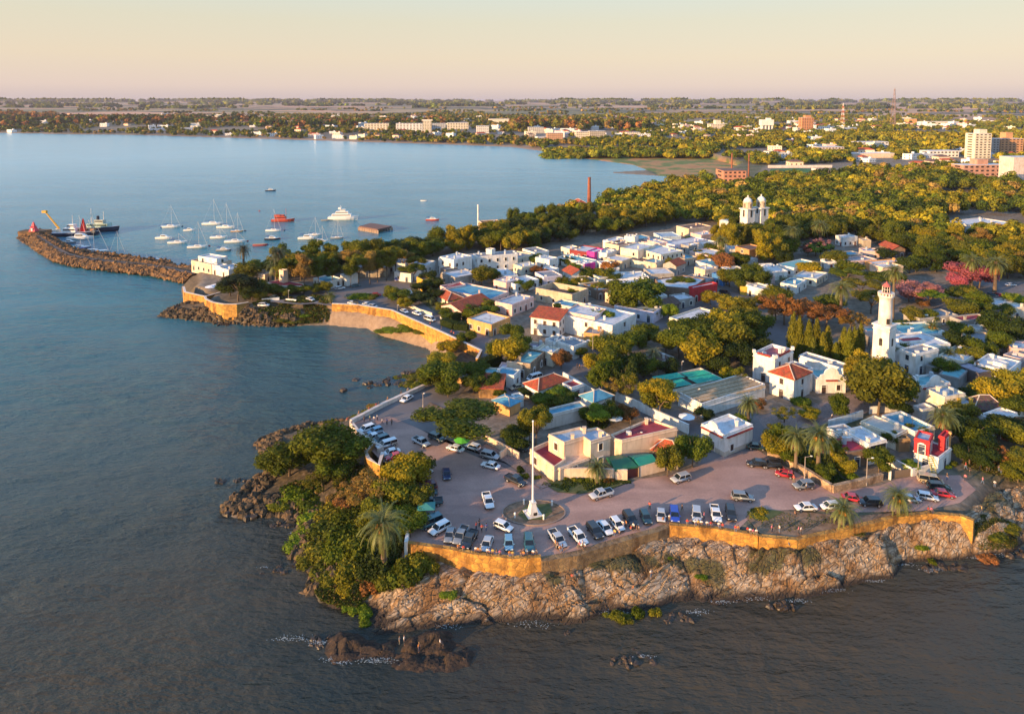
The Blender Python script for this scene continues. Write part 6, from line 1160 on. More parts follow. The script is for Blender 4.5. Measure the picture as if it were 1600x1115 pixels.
# ---------------------------------------------------------------- vehicles
def carpaint_mat(n):
    t=NT(n);oi=t.node('ShaderNodeObjectInfo');t.col(oi.outputs['Color']);t.set(Roughness=.28,Coat_Weight=.6,Coat_Roughness=.1);return t.m
CPM=mat('car_paint',carpaint_mat);RUB=paint((.015,.015,.016),.8);RIMM=paint((.5,.5,.52),.35,.7);LMP=paint((.75,.75,.7),.15);TLM=paint((.4,.01,.01),.3);WGL=paint((.012,.018,.025),.08);TRM=paint((.03,.03,.032),.6)
def loft_body(st,n=5):
    """st: (x, half width, z low, z high) -> rounded closed body"""
    m=MB();rs=[]
    for x,w,z0,z1 in st:
        h=z1-z0;rs.append([(x,-w*.86,z0),(x,-w,z0+h*.25),(x,-w*1.0,z0+h*.62),(x,-w*.93,z0+h*.93),(x,-w*.72,z1),(x,w*.72,z1),(x,w*.93,z0+h*.93),(x,w,z0+h*.62),(x,w,z0+h*.25),(x,w*.86,z0)])
    m.rings(rs[::-1]);return m
def make_car(kind):
    sp={'sedan':(4.4,.86,.34,.86,1.42,(-1.55,-.95,.45,1.15)),'hatch':(3.9,.83,.34,.88,1.45,(-1.85,-1.55,.35,1.05)),'suv':(4.5,.92,.42,1.02,1.68,(-2.1,-1.8,.5,1.2)),'pickup':(5.2,.92,.5,1.08,1.76,(-.75,-.55,.75,1.4)),'van':(4.9,.93,.4,1.12,2.0,(-2.35,-2.15,1.2,1.95)),'camper':(5.1,.92,.5,1.08,1.8,(-2.45,-2.3,.8,1.45))}[kind]
    L,w,z0,zb,zt,(g0,g1,g2,g3)=sp;hl=L/2;rt=thing(kind_name[kind],(0,0,-60));
    st=[(-hl,w*.82,z0+.12,zb*.82),(-hl+.1,w*.95,z0,zb*.95),(-hl+.5,w,z0-.05,zb),(g1,w,z0-.06,zb+.01),(g2,w,z0-.06,zb),(g3,w,z0-.06,zb-.02),(hl-.75,w*.98,z0-.04,zb*.90+.02),(hl-.2,w*.92,z0,zb*.82),(hl,w*.74,z0+.12,zb*.66)]
    b=loft_body(st).build('body',CPM,rt,True)
    gm=MB();wt=w*.78
    gm.rings([[(g0,-w*.9,zb-.03),(g1,-wt,zt-.06),(g1,wt,zt-.06),(g0,w*.9,zb-.03)],[(g3,-w*.9,zb-.05),(g2,-wt,zt-.06),(g2,wt,zt-.06),(g3,w*.9,zb-.05)]][::-1]);gm.build('windows',WGL,rt)
    r=MB();r.box(((g1+g2)/2,0,zt-.03),(g2-g1+.1,wt*2+.03,.08),taper=.93);r.build('roof_panel',CPM,rt)
    for sy in(-1,1):
        for xa,xb in((g3-.02,g2),(g0+.02,g1),((g0+g3)/2-.1,(g1+g2)/2-.05)): MB().cyl((xa,sy*(w*.9+.0),zb-.04),(xb,sy*(wt+.012),zt-.05),.045,None,4).build('pillar',CPM,rt)
    if kind=='pickup':
        t=MB();t.box(((-hl+g0)/2+.02,0,zb+.012),(abs(-hl-g0)-.35,w*1.5,.03));t.build('load_bed',TRM,rt)
        for sy in(-1,1):
            s=MB();s.box(((-hl+g0)/2,sy*w*.86,zb+.06),(abs(-hl-g0)-.1,.1,.16));s.build('bed_side',CPM,rt)
        s=MB();s.box((-hl+.12,0,zb+.04),(.1,w*1.7,.2));s.build('tailgate',CPM,rt)
    rw=.33 if kind in('sedan','hatch') else .38;wx=hl*.60
    for sx,sy in((-1,-1),(-1,1),(1,-1),(1,1)):
        m=MB();m.cyl((0,-.11,0),(0,.11,0),rw,None,14);tw=m.build('wheel',RUB,rt,loc=(sx*wx,sy*(w-.08),rw));m=MB();m.cyl((0,sy*.112,0),(0,sy*.125,0),rw*.62,None,10);m.build('rim',RIMM,tw)
    for sy in(-1,1):
        m=MB();m.box((hl-.13,sy*w*.66,zb*.68),(.16,.34,.16));m.build('headlight',LMP,rt);m=MB();m.box((-hl+.05,sy*w*.76,zb*.78),(.1,.24,.2));m.build('tail_light',TLM,rt)
        m=MB();m.box((g3-.25,sy*(w+.08),zb+.06),(.14,.2,.13));m.build('mirror',CPM,rt)
    m=MB();m.box((hl-.03,0,z0+.12),(.12,w*1.5,.2));m.build('bumper',TRM,rt);m=MB();m.box((hl-.02,0,zb*.58),(.06,w*.9,.12));m.build('grille',TRM,rt)
    m=MB();m.box((-hl+.02,0,z0+.14),(.08,.46,.14));m.build('number_plate',LMP,rt)
    return rt
kind_name={'sedan':'sedan_car','hatch':'hatchback_car','suv':'suv_car','pickup':'pickup_truck','van':'passenger_van','camper':'covered_pickup'}
kcat={'sedan':'car','hatch':'car','suv':'car','pickup':'pickup truck','van':'van','camper':'pickup truck'}
PROTO={};CARS=[]
def car(kind,col,cn,u,v,du,dv,z=GZ):
    x,y=P(u,v,z+.6);x1,y1=P(u+du*2,v+dv*2,z+.6);a=math.atan2(y1-y,x1-x)
    if kind not in PROTO: PROTO[kind]=make_car(kind);rt=PROTO[kind];ch=rt
    else: ch=clone(PROTO[kind],(0,0,0))
    ch.location=(x,y,ghs(x,y)+.05 if z==GZ else z);ch.rotation_euler[2]=a;ch.scale=(.92,.92,.84)
    ch['category']=kcat[kind];ch['group']='vehicles parked round the shore and town'
    for o in ch.children:
        o.color=(*col,1)
    CARS.append((ch,'%s %s'%(cn,{'sedan':'sedan','hatch':'hatchback','suv':'suv','pickup':'pickup truck','van':'van','camper':'covered pickup'}[kind]),(u,v)));FOOT.append([(x-2,y-2),(x+2,y-2),(x+2,y+2),(x-2,y+2)])
w_=(.78,.78,.78);sv=(.45,.47,.5);bk=(.02,.022,.026);tl=(.03,.12,.15);dt=(.02,.06,.075);db=(.02,.04,.10);rd=(.5,.02,.03);lb=(.16,.35,.5);mr=(.10,.015,.03);tn=(.45,.38,.26);bl=(.02,.06,.42);dg=(.02,.05,.035);gy=(.2,.22,.24)
for a in [('suv',w_,'white',572.6,667,-1,.35),('hatch',lb,'pale blue',586,672.5,-1,.35),('pickup',w_,'white',585,679.5,-1,.33),('suv',tl,'teal',594.5,686,-1,.33),('camper',w_,'white',604,694,-1,.3),('sedan',w_,'white',611,705.5,-1,.25),('sedan',rd,'dark red',617,712,-1,.22),('hatch',w_,'white',632,721,-1,.2),
('pickup',w_,'white',660.5,729,1,.5),('pickup',sv,'silver',658,690,1,.5),('suv',dt,'dark',682.5,683,1,.35),('sedan',w_,'white',711.4,699.5,-1,-.28),('hatch',w_,'white',738.5,697,-1,-.3),('sedan',db,'dark blue',697.6,739,.12,1),('suv',dt,'dark teal',658,748.5,-1,.15),('suv',mr,'dark maroon',666.5,759.5,-1,.15),('sedan',dt,'dark green blue',667.5,768.5,-1,.1),('pickup',dt,'dark teal',672,784,-1,.1),
('van',tl,'dark teal',672.7,816,-1,.4),('suv',w_,'white',687,824.5,-1,.55),('sedan',gy,'grey green',703,834,-.3,1),('pickup',gy,'grey',720.4,836,-.55,1),('pickup',bk,'black',733.8,842.5,-.6,1),('sedan',sv,'silver',761,847.5,-.4,1),('hatch',lb,'light blue',795,847.5,.05,1),('hatch',w_,'white',786.4,821,1,.4),('pickup',w_,'white',762.5,782,.32,1),('pickup',bk,'black',805.8,750,1,.45),
('suv',tl,'teal',826.9,847.5,.1,1),('pickup',sv,'silver',870.8,841.5,.75,1),('pickup',w_,'white',903,837.5,.9,1),('suv',bk,'black',929.3,828.5,.8,1),('sedan',w_,'white',944.9,823,.9,1),('hatch',w_,'white',964.5,818,.8,1),('suv',bk,'dark blue black',985,810,.7,1),('hatch',dt,'dark teal',1009,807,.5,1),('sedan',sv,'silver',1033,803,.03,1),('suv',bl,'bright blue',1054,803.5,.12,1),('suv',sv,'silver',1088.7,804,.05,1),('pickup',w_,'white',1118.4,802.5,.25,1),('suv',bk,'black',1142,801,.2,1),
('pickup',sv,'silver',939.6,771.5,-1,.25),('suv',sv,'silver',1063.6,746.5,-1,.25),('suv',gy,'silver blue',1160.3,775.5,1,.1),('suv',bk,'black',1183.4,723.8,-1,-.1),('suv',bk,'black',1206,726,-1,-.1),('sedan',dg,'dark',1181.7,697,1,.1),('pickup',dt,'dark',810,698,-1,-.2),('hatch',rd,'small red',1226,739.5,-1,-.2),
('suv',gy,'blue grey',1255.7,757.5,-1,.08),('sedan',w_,'white',1259,791.3,-1,.03),('hatch',w_,'white',1296.7,789.5,-1,.08),('sedan',rd,'red',1333,777,1,.15),('suv',bk,'black',1359.5,784,-1,-.05),('hatch',sv,'silver',1422,778,1,.05),('hatch',w_,'white',1449.8,775,1,.18),('sedan',rd,'red',1473.7,770,1,.12),('van',tn,'tan',1453.6,749.5,1,.15),('suv',dg,'dark green',1466.7,759.5,1,.08),
('sedan',w_,'white',635.3,622,-1,.6),('suv',sv,'silver',765.8,711,1,.25),('sedan',w_,'white',766.4,726,-1,-.25),('sedan',w_,'white',631.6,485.5,1,.45),('sedan',w_,'white',651.5,489,1,.35),('van',w_,'white',671.6,498.5,1,.3),('hatch',rd,'red',588.5,460,1,-.05),('suv',w_,'white',531,450,1,-.15),('sedan',tl,'teal',556,445.5,1,-.2),('sedan',w_,'white',551,473,1,.2),('suv',bk,'dark',559,473.5,1,.1),('sedan',w_,'white',573,475,1,.2),('sedan',sv,'silver',583,477.5,1,.25),('sedan',w_,'cream white',485,467,1,.3),('sedan',tn,'yellowish',428.9,464,1,.1),('sedan',dt,'dark',546,462,1,-.05),('suv',bk,'black',718,525.5,-1,-.4),
('van',w_,'white',835,590,-1,.3),('sedan',tn,'beige',807.3,604,-1,.25),('sedan',sv,'silver',915,552.5,.8,-.5),('suv',w_,'white',940,542,.9,-.4),('suv',bk,'dark',1132.5,456.5,1,.2),('sedan',w_,'white',1579,444.5,1,0),('hatch',tl,'teal',1551,460,1,.1),('hatch',rd,'red',1563,461,1,.1),('sedan',lb,'light blue',1577,462,1,.1),('suv',bl,'blue',624.5,436,1,-.1),('suv',w_,'white',412,471,1,0)]: car(*a)
# ---------------------------------------------------------------- people
def skinned(name,verts,edges,rad,mats,sub=1,root=0):
    me=bpy.data.meshes.new('t');me.from_pydata(verts,edges,[]);o=bpy.data.objects.new('t',me);COL.objects.link(o)
    md=o.modifiers.new('s','SKIN');md.use_smooth_shade=True
    for i,r in enumerate(rad): 
        sv_=me.skin_vertices[0].data[i];sv_.radius=(r,r) if not hasattr(r,'__len__') else r;sv_.use_root=(i==root)
    s=o.modifiers.new('d','SUBSURF');s.levels=sub;s.render_levels=sub
    dg=bpy.context.evaluated_depsgraph_get();dg.update();r=bpy.data.meshes.new_from_object(o.evaluated_get(dg));r.name=name;bpy.data.objects.remove(o)
    r.materials.clear()
    for m in mats: r.materials.append(m)
    return r
SKIN=paint((.42,.22,.14),.6)
def clothm(n):
    t=NT(n);oi=t.node('ShaderNodeObjectInfo');t.col(oi.outputs['Color']);t.set(Roughness=.9);return t.m
CLO=mat('cloth',clothm)
def pose(kind):
    # pelvis, waist, chest, neck, head base, head top ; arms ; legs
    if kind=='sit':
        V=[(0,0,.50),(0,.02,.66),(0,.0,.86),(0,.02,1.02),(0,.04,1.09),(0,.05,1.26),(.19,0,.96),(.24,.08,.72),(.12,.3,.60),(.10,.38,.58),(-.19,0,.96),(-.24,.08,.72),(-.12,.3,.60),(-.10,.38,.58),(.11,.05,.46),(.14,.48,.48),(.14,.50,.08),(.14,.64,.03),(-.11,.05,.46),(-.14,.48,.48),(-.14,.50,.08),(-.14,.64,.03)]
    elif kind=='walk':
        V=[(0,0,.92),(0,.0,1.08),(0,.02,1.30),(0,.03,1.46),(0,.04,1.53),(0,.05,1.72),(.19,.02,1.40),(.25,-.12,1.15),(.23,-.05,.92),(.22,-.02,.84),(-.19,.02,1.40),(-.25,.12,1.15),(-.22,.3,.98),(-.21,.36,.93),(.10,.0,.86),(.11,.26,.48),(.11,.22,.07),(.11,.37,.03),(-.10,0,.86),(-.11,-.05,.46),(-.11,-.34,.12),(-.11,-.26,.03)]
    else:
        V=[(0,0,.92),(0,.0,1.08),(0,.0,1.30),(0,.0,1.46),(0,.01,1.53),(0,.02,1.72),(.19,0,1.40),(.25,-.02,1.12),(.24,.06,.88),(.23,.09,.80),(-.19,0,1.40),(-.26,-.02,1.13),(-.20,.2,1.02),(-.12,.26,1.02),(.10,0,.86),(.12,.03,.47),(.13,-.02,.07),(.14,.13,.03),(-.10,0,.86),(-.12,.02,.47),(-.13,-.02,.07),(-.15,.13,.03)]
    return V
ED=[(0,1),(1,2),(2,3),(3,4),(4,5),(2,6),(6,7),(7,8),(8,9),(2,10),(10,11),(11,12),(12,13),(0,14),(14,15),(15,16),(16,17),(0,18),(18,19),(19,20),(20,21)]
RD=[(.15,.11),(.13,.10),(.16,.11),.055,.07,(.085,.10),.065,.045,.036,.03,.065,.045,.036,.03,.088,.062,.042,.04,.088,.062,.042,.04]
PPL=[];PPR={}
def person_proto(kind):
    V=pose(kind);b=skinned('person_body',V,ED,RD,[SKIN],1);o=put('person',b,None,(0,0,-60))
    k=[1,2,3,6,7,10,11];mp={a:i for i,a in enumerate(k)};sh=skinned('shirt',[V[a] for a in k],[(mp[a],mp[c]) for a,c in ED if a in mp and c in mp],[(.155,.125),(.185,.13),.075,.085,.06,.085,.06],[CLO]);put('shirt',sh,o)
    k=[0,1,14,15,16,18,19,20];mp={a:i for i,a in enumerate(k)};tr=skinned('trousers',[V[a] for a in k],[(mp[a],mp[c]) for a,c in ED if a in mp and c in mp],[(.17,.13),(.14,.11),.105,.078,.056,.105,.078,.056],[CLO]);put('trousers',tr,o)
    h=V[5];hh=MB();hh.sph((h[0],h[1]-.018,h[2]-.015),.118,(.88,1,1.05),8);hh.build('hair',CLO,o,True)
    n=MB();n.box((h[0],h[1]+.10,h[2]-.08),(.025,.04,.04));return o
for q in('stand','walk','sit'): PPR[q]=[person_proto(q),True]
CLT=[('white',(.75,.75,.72)),('red',(.55,.03,.03)),('dark',(.03,.03,.04)),('blue',(.05,.12,.4)),('pink',(.6,.15,.25)),('orange',(.6,.22,.05)),('grey',(.25,.25,.26)),('teal',(.04,.25,.25)),('pale blue',(.35,.5,.65)),('yellow',(.6,.45,.1))]
rgp=random.Random(21)
def person(u,v,kind='stand',ci=None,rz=None,z=None):
    x,y=P(u,v,GZ)
    if z is None:
        z=ghs(x,y)
        if z<GZ-.3:
            for _ in range(6): x,y=P(u,v,z);z=ghs(x,y)
    else: x,y=P(u,v,z)
    pr,first=PPR[kind]
    if first: o=pr;PPR[kind][1]=False
    else: o=clone(pr,(0,0,0))
    cn,cc=CLT[rgp.randrange(len(CLT)) if ci is None else ci];tc=rgp.choice([(.03,.04,.08),(.05,.05,.06),(.2,.17,.12),(.02,.02,.02),(.1,.15,.25)]);hc=rgp.choice([(.02,.012,.008),(.07,.04,.02),(.25,.16,.07),(.03,.02,.015)])
    o.location=(x,y,z+.03);o.rotation_euler[2]=rgp.uniform(0,6.28) if rz is None else rz;s=rgp.uniform(.80,.9);o.scale=(s,s,s)
    for c in o.children: c.color=(*(cc if c.name.startswith('shirt') else tc if c.name.startswith('trousers') else hc),1)
    o['category']='person';o['group']='people out along the shore at sunset';PPL.append((o,'person in a %s top %s'%(cn,{'stand':'standing','walk':'walking','sit':'sitting'}[kind]),(u,v-4)))
SZ=GZ+.12
for u,v,k,c in [(569,659,'stand',2),(578,658,'stand',7),(584.5,659,'walk',0),(589.6,657,'stand',8),(597,663,'walk',0),(604.6,664,'stand',3),(612,664,'walk',2),(685,615,'stand',1),(757.8,694,'stand',1),(744.3,828,'stand',1),(749,823,'stand',2),(753,831,'walk',1),(760,830,'stand',3),(641,840,'stand',5),(651,812,'stand',3),(646,806,'stand',2),
(867.8,855,'stand',5),(871.5,859,'stand',2),(875,861,'sit',5),(879,862,'stand',2),(905.5,855,'sit',4),(910.5,856,'stand',0),(914,857,'sit',8),(960.7,836,'sit',9),(964.5,835,'stand',0),(967.7,836,'sit',6),(973,825,'stand',0),(978,824,'stand',5),(986,830,'sit',1),(989.6,829,'stand',0),(994.6,830,'sit',2),(998,830,'sit',6),(1015,796,'stand',1),(1065.6,800,'walk',2),(1036,816,'sit',5),(1046,815,'stand',0),(1100,812,'stand',4),
(1206,832,'stand',4),(1217.6,832,'stand',0),(1247.7,834,'stand',4),(1251.5,835,'stand',0),(1533.5,801,'stand',9),(1479.5,751,'walk',2),(1508.9,733,'walk',1),(1515,741,'stand',2),(1508,752,'stand',4),(1531,733,'stand',0),(1535,755,'walk',4),(1541.5,736,'stand',7),(1554,761,'stand',0),(1560.8,736,'stand',3),(1564.6,741,'stand',0),(1465,776,'stand',2),(1260,766,'stand',8),(1242,806,'sit',2),
(901.7,576,'walk',2),(905.5,576,'stand',2),(909.7,576,'walk',3),(704,523,'walk',1),(709,525,'stand',1),(1186,630,'sit',3),(1196,631,'stand',0),(690,517.5,'walk',2),(706,523,'stand',1),(672,510,'stand',1),(745,555,'stand',1),(761.5,556,'walk',1),(1225,741,'walk',1),(1232,745,'stand',9),(612,700,'walk',2),(1240,754,'stand',1),(640,452,'walk',2),(605,462,'stand',9),(1300,655,'walk',0),(1015,640,'walk',3)]: person(u,v,k,c,z=SZ-.06 if v<900 and u<1500 else None)
# on the walls
for u,v,c in [(716,858,5),(724,860,1),(743.6,862.5,0),(747,863,5),(751,863.5,6),(762,865,0),(765,865.5,3),(770,866,9),(776,866,2),(781,867,4),(796,868.5,5),(801,869,9),(814.6,868,2),(818,869,5),(823,867,0),(833,867,0),(838,866,6),(1073.7,819,1),(1086,820,0),(1091,820.5,9),(1096,821,0),(1104.6,822,0),(1110.6,822.5,1),(1123,824,0),(1129,825,1),(1149,829,1),(1153,829.5,5),(1168,831,1),(1172,833,0),(1176.6,834,4),(1181.6,834.5,0),(1450,800,1),(1455,800.5,4)]: person(u,v+.5,'sit',c,rz=math.pi+rgp.uniform(-.4,.4),z=GZ+.22)
for u,v,c in [(561,649,5),(577,642,1),(588,636,1),(592,634,2),(606,626,5),(627,617,2),(638,611,6),(550,664,2),(543,659,1)]: person(u,v,'sit',c,rz=1.,z=GZ+.5)
# on the rocks
def on_rock(x,y,n=0):
    X=np.array([[x]]);Y=np.array([[y]]);return float(shore(X,Y)[0][0,0])
def rperson(u,v,k,c):
    z=2.
    for _ in range(5): x,y=P(u,v,z);z=on_rock(x,y)
    person(u,v,k,c,z=z-.02)
for a in [(879,890.5,'stand',2),(894,905.5,'sit',1),(1017,903,'stand',0),(989.6,923,'sit',5),(628.5,923,'stand',2),(634.8,913,'sit',1),(1230,850,'sit',0),(1235,850,'sit',1),(871.5,872,'stand',5)]: rperson(*a)
# ---------------------------------------------------------------- lighthouse, church, monument
WL=plaster((.82,.78,.74))
x,y=P(1379.5,577);rt=thing('lighthouse',(x,y,GZ),R(38),'white round lighthouse on a tall square base with red lantern cap','lighthouse')
Hh=solve_h(x,y,GZ,441);hb=solve_h(x,y,GZ,505);hg=solve_h(x,y,GZ,459)
m=MB();m.rings([[(sx*w,sy*w,z) for sx,sy in((-1,-1),(1,-1),(1,1),(-1,1))] for z,w in((-1,2.15),(hb-1.6,2.1),(hb-1.5,2.25),(hb-1.2,2.25),(hb-1.1,2.1),(hb-.5,2.1),(hb-.4,2.45),(hb,2.45))]);m.build('square_base',WL,rt)
m=MB();m.lathe([(1.72,hb-.1),(1.68,hb+3),(1.6,hg-1.5),(1.65,hg-1.4),(1.95,hg-.7),(2.05,hg-.6),(2.05,hg-.3)],n=28);m.build('tower_shaft',WL,rt,True)
m=MB()
for k in range(16):
    a=6.283*k/16;m.box((1.95*math.cos(a),1.95*math.sin(a),hg+.05),(.26,.26,.6),a)
m.lathe([(2.0,hg+.3),(2.05,hg+.42),(1.85,hg+.42)],n=24);m.build('gallery_parapet',WL,rt)
m=MB();m.lathe([(1.15,hg-.35),(1.15,hg+.5),(1.1,hg+.55)],n=12);m.build('lantern_base',plaster((.6,.3,.25)),rt)
m=MB();m.cyl((0,0,hg+.55),(0,0,Hh-1.1),.92,.92,10);m.build('lantern_glass',WGL,rt)
m=MB()
for k in range(10):
    a=6.283*k/10;m.cyl((1.*math.cos(a),1.*math.sin(a),hg+.5),(1.*math.cos(a),1.*math.sin(a),Hh-1.05),.07,None,4)
for z in(hg+1.3,hg+2.1): m.lathe([(1.02,z),(1.06,z+.1),(1.0,z+.1)],n=10)
m.build('lantern_frame',paint((.7,.6,.5),.5),rt)
m=MB();m.lathe([(1.12,Hh-1.1),(1.05,Hh-1.),(.65,Hh-.45),(.15,Hh-.1),(.08,Hh+.3)],n=12);m.build('red_cap',paint((.5,.12,.10),.5),rt)
for sgn,axis in((1,0),(-1,0),(-1,1)):
    w=MB();w.box((0,0,0),(.9,.12,1.7));w.cyl((0,-.06,.85),(0,.06,.85),.45,None,10)
    o=w.build('arched_window',DARK,rt,loc=((sgn*2.12,0,hb*.62) if axis==0 else (0,sgn*2.12,hb*.62)));o.rotation_euler[2]=math.pi/2 if axis==0 else 0
w=MB();w.box((0,0,0),(.8,.3,1.5));o=w.build('shaft_door',DARK,rt,loc=(-1.15,-1.25,hb+1.));o.rotation_euler[2]=-R(45)
wallthing=wallrun('old brown ruin wall beside the lighthouse base','D',[(582,950),(640,985),(650,1060)],5.,STG,.6,'ruin_wall')
# church
x,y=P(1177.5,369);rt=thing('church',(x,y,GZ),R(26),'white church with twin bell towers and rounded domes rising from the trees','church');MW=plaster((.74,.72,.7))
zt=y*CP-(GZ-HC)*SP;Hc=solve_h(x,y,GZ,306)
m=MB();m.box((0,11,2.5),(10,20,7));m.build('nave_wall',MW,rt);m=MB();m.box((0,11,6.2),(9,19,.5));m.build('roof',roofmat(rL),rt);m=MB();m.box((0,-.2,6),(5.5,2,12));m.box((0,-.2,12.2),(6.,2.2,.5));m.build('facade_wall',MW,rt)
for k,sx in enumerate((-1,1)):
    t=MB();hw=Hc*.69;cx=sx*4.9;t.box((cx,0,hw/2-.5),(5.4,5.4,hw+1));t.box((cx,0,hw*.72),(5.7,5.7,.4));t.box((cx,0,hw+.1),(6.4,6.4,.6));tw=t.build('bell_tower',MW,rt)
    t=MB();t.lathe([(2.45,hw+.4),(2.4,Hc*.84),(2.7,Hc*.845),(2.7,Hc*.86)],(cx,0,0),8);t.build('belfry',plaster((.62,.5,.38)),tw)
    t=MB();t.lathe([(2.35,Hc*.86),(2.3,Hc*.89),(1.9,Hc*.935),(1.1,Hc*.965),(.35,Hc*.98),(.3,Hc),(.45,Hc*1.01),(.1,Hc*1.03)],(cx,0,0),16);t.build('dome',plaster((.75,.73,.72)),tw,True)
    for dx,dy in((0,-1),(-1,0),(1,0)):
        o=MB().box((0,0,0),(1.1,.15,4.2)).build('belfry_window',DARK,tw,loc=(cx+dx*2.73,dy*2.73,hw*.86));o.rotation_euler[2]=math.pi/2 if dx else 0
        o=MB().box((0,0,0),(1.,.15,2.4)).build('arch_opening',DARK,tw,loc=(cx+dx*2.3,dy*2.3,Hc*.775));o.rotation_euler[2]=math.pi/2 if dx else 0
# monument: flagpole on an obelisk base in the roundabout
x,y=P(832.5,803);rt=thing('monument',(x,y,GZ),R(20),'tall white flagpole rising from a tapering white pedestal in the roundabout','monument');Hp=solve_h(x,y,GZ,658);h1=solve_h(x,y,GZ,783)
m=MB();m.box((0,0,.12),(2.8,2.8,.3));m.box((0,0,.36),(2.,2.,.22));m.build('step',WL,rt)
m=MB();m.rings([[(sx*w,sy*w,z) for sx,sy in((-1,-1),(1,-1),(1,1),(-1,1))] for z,w in((.5,.75),(h1*.9,.42),(h1*.92,.5),(h1,.5))]);m.build('pedestal',WL,rt)
m=MB();m.cyl((0,0,h1),(0,0,Hp*.55),.2,.15,10);m.cyl((0,0,Hp*.55),(0,0,Hp),.15,.09,10);m.sph((0,0,Hp),.2,n=8);m.build('flagpole',paint((.8,.78,.76),.4),rt)
m=MB();m.box((0,-1.25,.75),(.7,.12,.5));m.build('plaque',DARK,rt)
GRS=mat('roundabout_grass',lambda n:(lambda t:(t.col(t.ramp(t.noise(t.pos(),1.5,5),[(.35,(.05,.075,.015)),(.6,(.09,.10,.03)),(.75,(.15,.12,.06))])),t.m)[1])(NT(n)))
EAR=mat('bare_earth',lambda n:(lambda t:(t.col(t.ramp(t.noise(t.pos(),.9,6),[(.35,(.15,.085,.045)),(.65,(.30,.19,.115))])),t.bump(t.noise(t.pos(),6,4),.05,.5),t.m)[2])(NT(n)))
def ell(cu,cv,ru,rv,k=30): return [(cu+ru*math.cos(6.283*i/k),cv+rv*math.sin(6.283*i/k)) for i in range(k)]
sheet('roundabout_island',ell(834,800.5,48,19),EAR,GZ+.07);sheet('roundabout_lawn',[(809,803),(822,789),(858,786),(863,799),(850,811),(820,812)],GRS,GZ+.10)
w=[P(a,b,GZ+.1) for a,b in ell(834,800.5,48,19,40)];mb=MB();rs=[]
for p in w+w[:1]:
    c=Vector(p);d=(c-Vector((x,y))).normalized();rs.append([(c.x,c.y,GZ),(c.x,c.y,GZ+.22),(c.x+d.x*.25,c.y+d.y*.25,GZ+.22),(c.x+d.x*.25,c.y+d.y*.25,GZ)])
mb.rings(rs,cap=False);tag(mb.build('kerb',plaster((.3,.22,.18))),kind='structure')
for k,(u,v,d) in enumerate([(818.5,788,'rear left'),(862.5,790,'rear right'),(804.5,809,'front left'),(849.5,812,'front right')]):
    px,py=P(u,v);m=MB();m.lathe([(.16,0),(.15,.75),(.2,.78),(.2,.9),(.12,1.0)],n=10);o=m.build('bollard',WL,loc=(px,py,GZ+.05));tag(o,'white bollard at the %s corner of the roundabout lawn'%d,'bollard','white bollards round the flagpole')
# kerbed grass triangle in front of the peach villa
sheet('verge',[(845,752),(870,768),(905,771),(955,763),(985,752),(960,741),(900,742),(870,746)],GRS,GZ+.07)
sheet('dirt_bank',[(1165,806),(1185,795),(1250,799),(1330,806),(1400,800),(1440,800),(1400,806),(1300,829),(1243,841),(1200,836),(1187,832)],EAR,GZ+.06)
sheet('verge',[(640,655),(672,628),(700,640),(690,655),(660,660)],EAR,GZ+.07)
sheet('verge',[(1170,800),(1200,795),(1225,799),(1200,812),(1180,812)],GRS,GZ+.09)
sheet('pavement',[(816,742),(840,738),(862,757),(845,763)],PAV,GZ+.09);sheet('pavement',[(760,690),(800,705),(838,738),(820,742),(790,722),(752,700)],PAV,GZ+.09)
# street lamps and poles
def lamp(label,u,v,vt,arm=1.2,rz=0):
    px,py=P(u,v);h=solve_h(px,py,GZ,vt);r=thing('street_lamp',(px,py,GZ),rz,label,'street lamp','street lamps');m=MB();m.cyl((0,0,0),(0,0,h),.09,.06,8);m.lathe([(.16,0),(.14,.5),(.1,.6)],n=8);m.build('pole',paint((.35,.3,.27),.5),r)
    m=MB();m.cyl((0,0,h-.1),(arm,0,h+.1),.04,None,6)
    if arm<.4: m.cyl((0,0,h-.1),(-arm,0,h+.1),.04,None,6)
    m.build('arm',paint((.35,.3,.27),.5),r);m=MB();m.sph((arm,0,h+.12),.2,(1.4,1,.6),8);m.build('lamp_head',paint((.7,.68,.6),.4),r)
for a in [('lamp post in the roadside garden under the small trees',661,636,615,.3),('lamp post right of the tall plaza palm',1257,748,713,1.2),('lamp post on the bend of the rubble stone wall',1353.6,758,716,1.0),('lamp post in front of the white gate',1434,742,705,1.),('tall pole at the walled building site',1090,652,608,.3),('lamp with a white globe left of the green nets',1065,592,565,.3),('lamp post beside the lighthouse palms',1397,478,440,.3),('lamp post behind the peach villa',996,710,676,.8),('lamp post at the harbour road parking',451,468,454,.3),('slender lamp post by the waterfront ivy garden',621,488,477,.3),('lamp post at the white wall by the dark pickups',641.5,806,795,.3),('post with a lamp in the square by the corner houses',926,560,503,.3)]: lamp(*a)
x,y=P(747,354);h=solve_h(x,y,GZ,321);m=MB();m.cyl((0,0,0),(0,0,h),.45,.4,10);r=thing('white_pole',(x,y,GZ),0,'tall thick white pole standing on the bay shore','pole');m.build('shaft',WL,r);m=MB();m.lathe([(.6,h),(.6,h+.3),(.2,h+.5)],n=10);m.build('cap',WL,r)
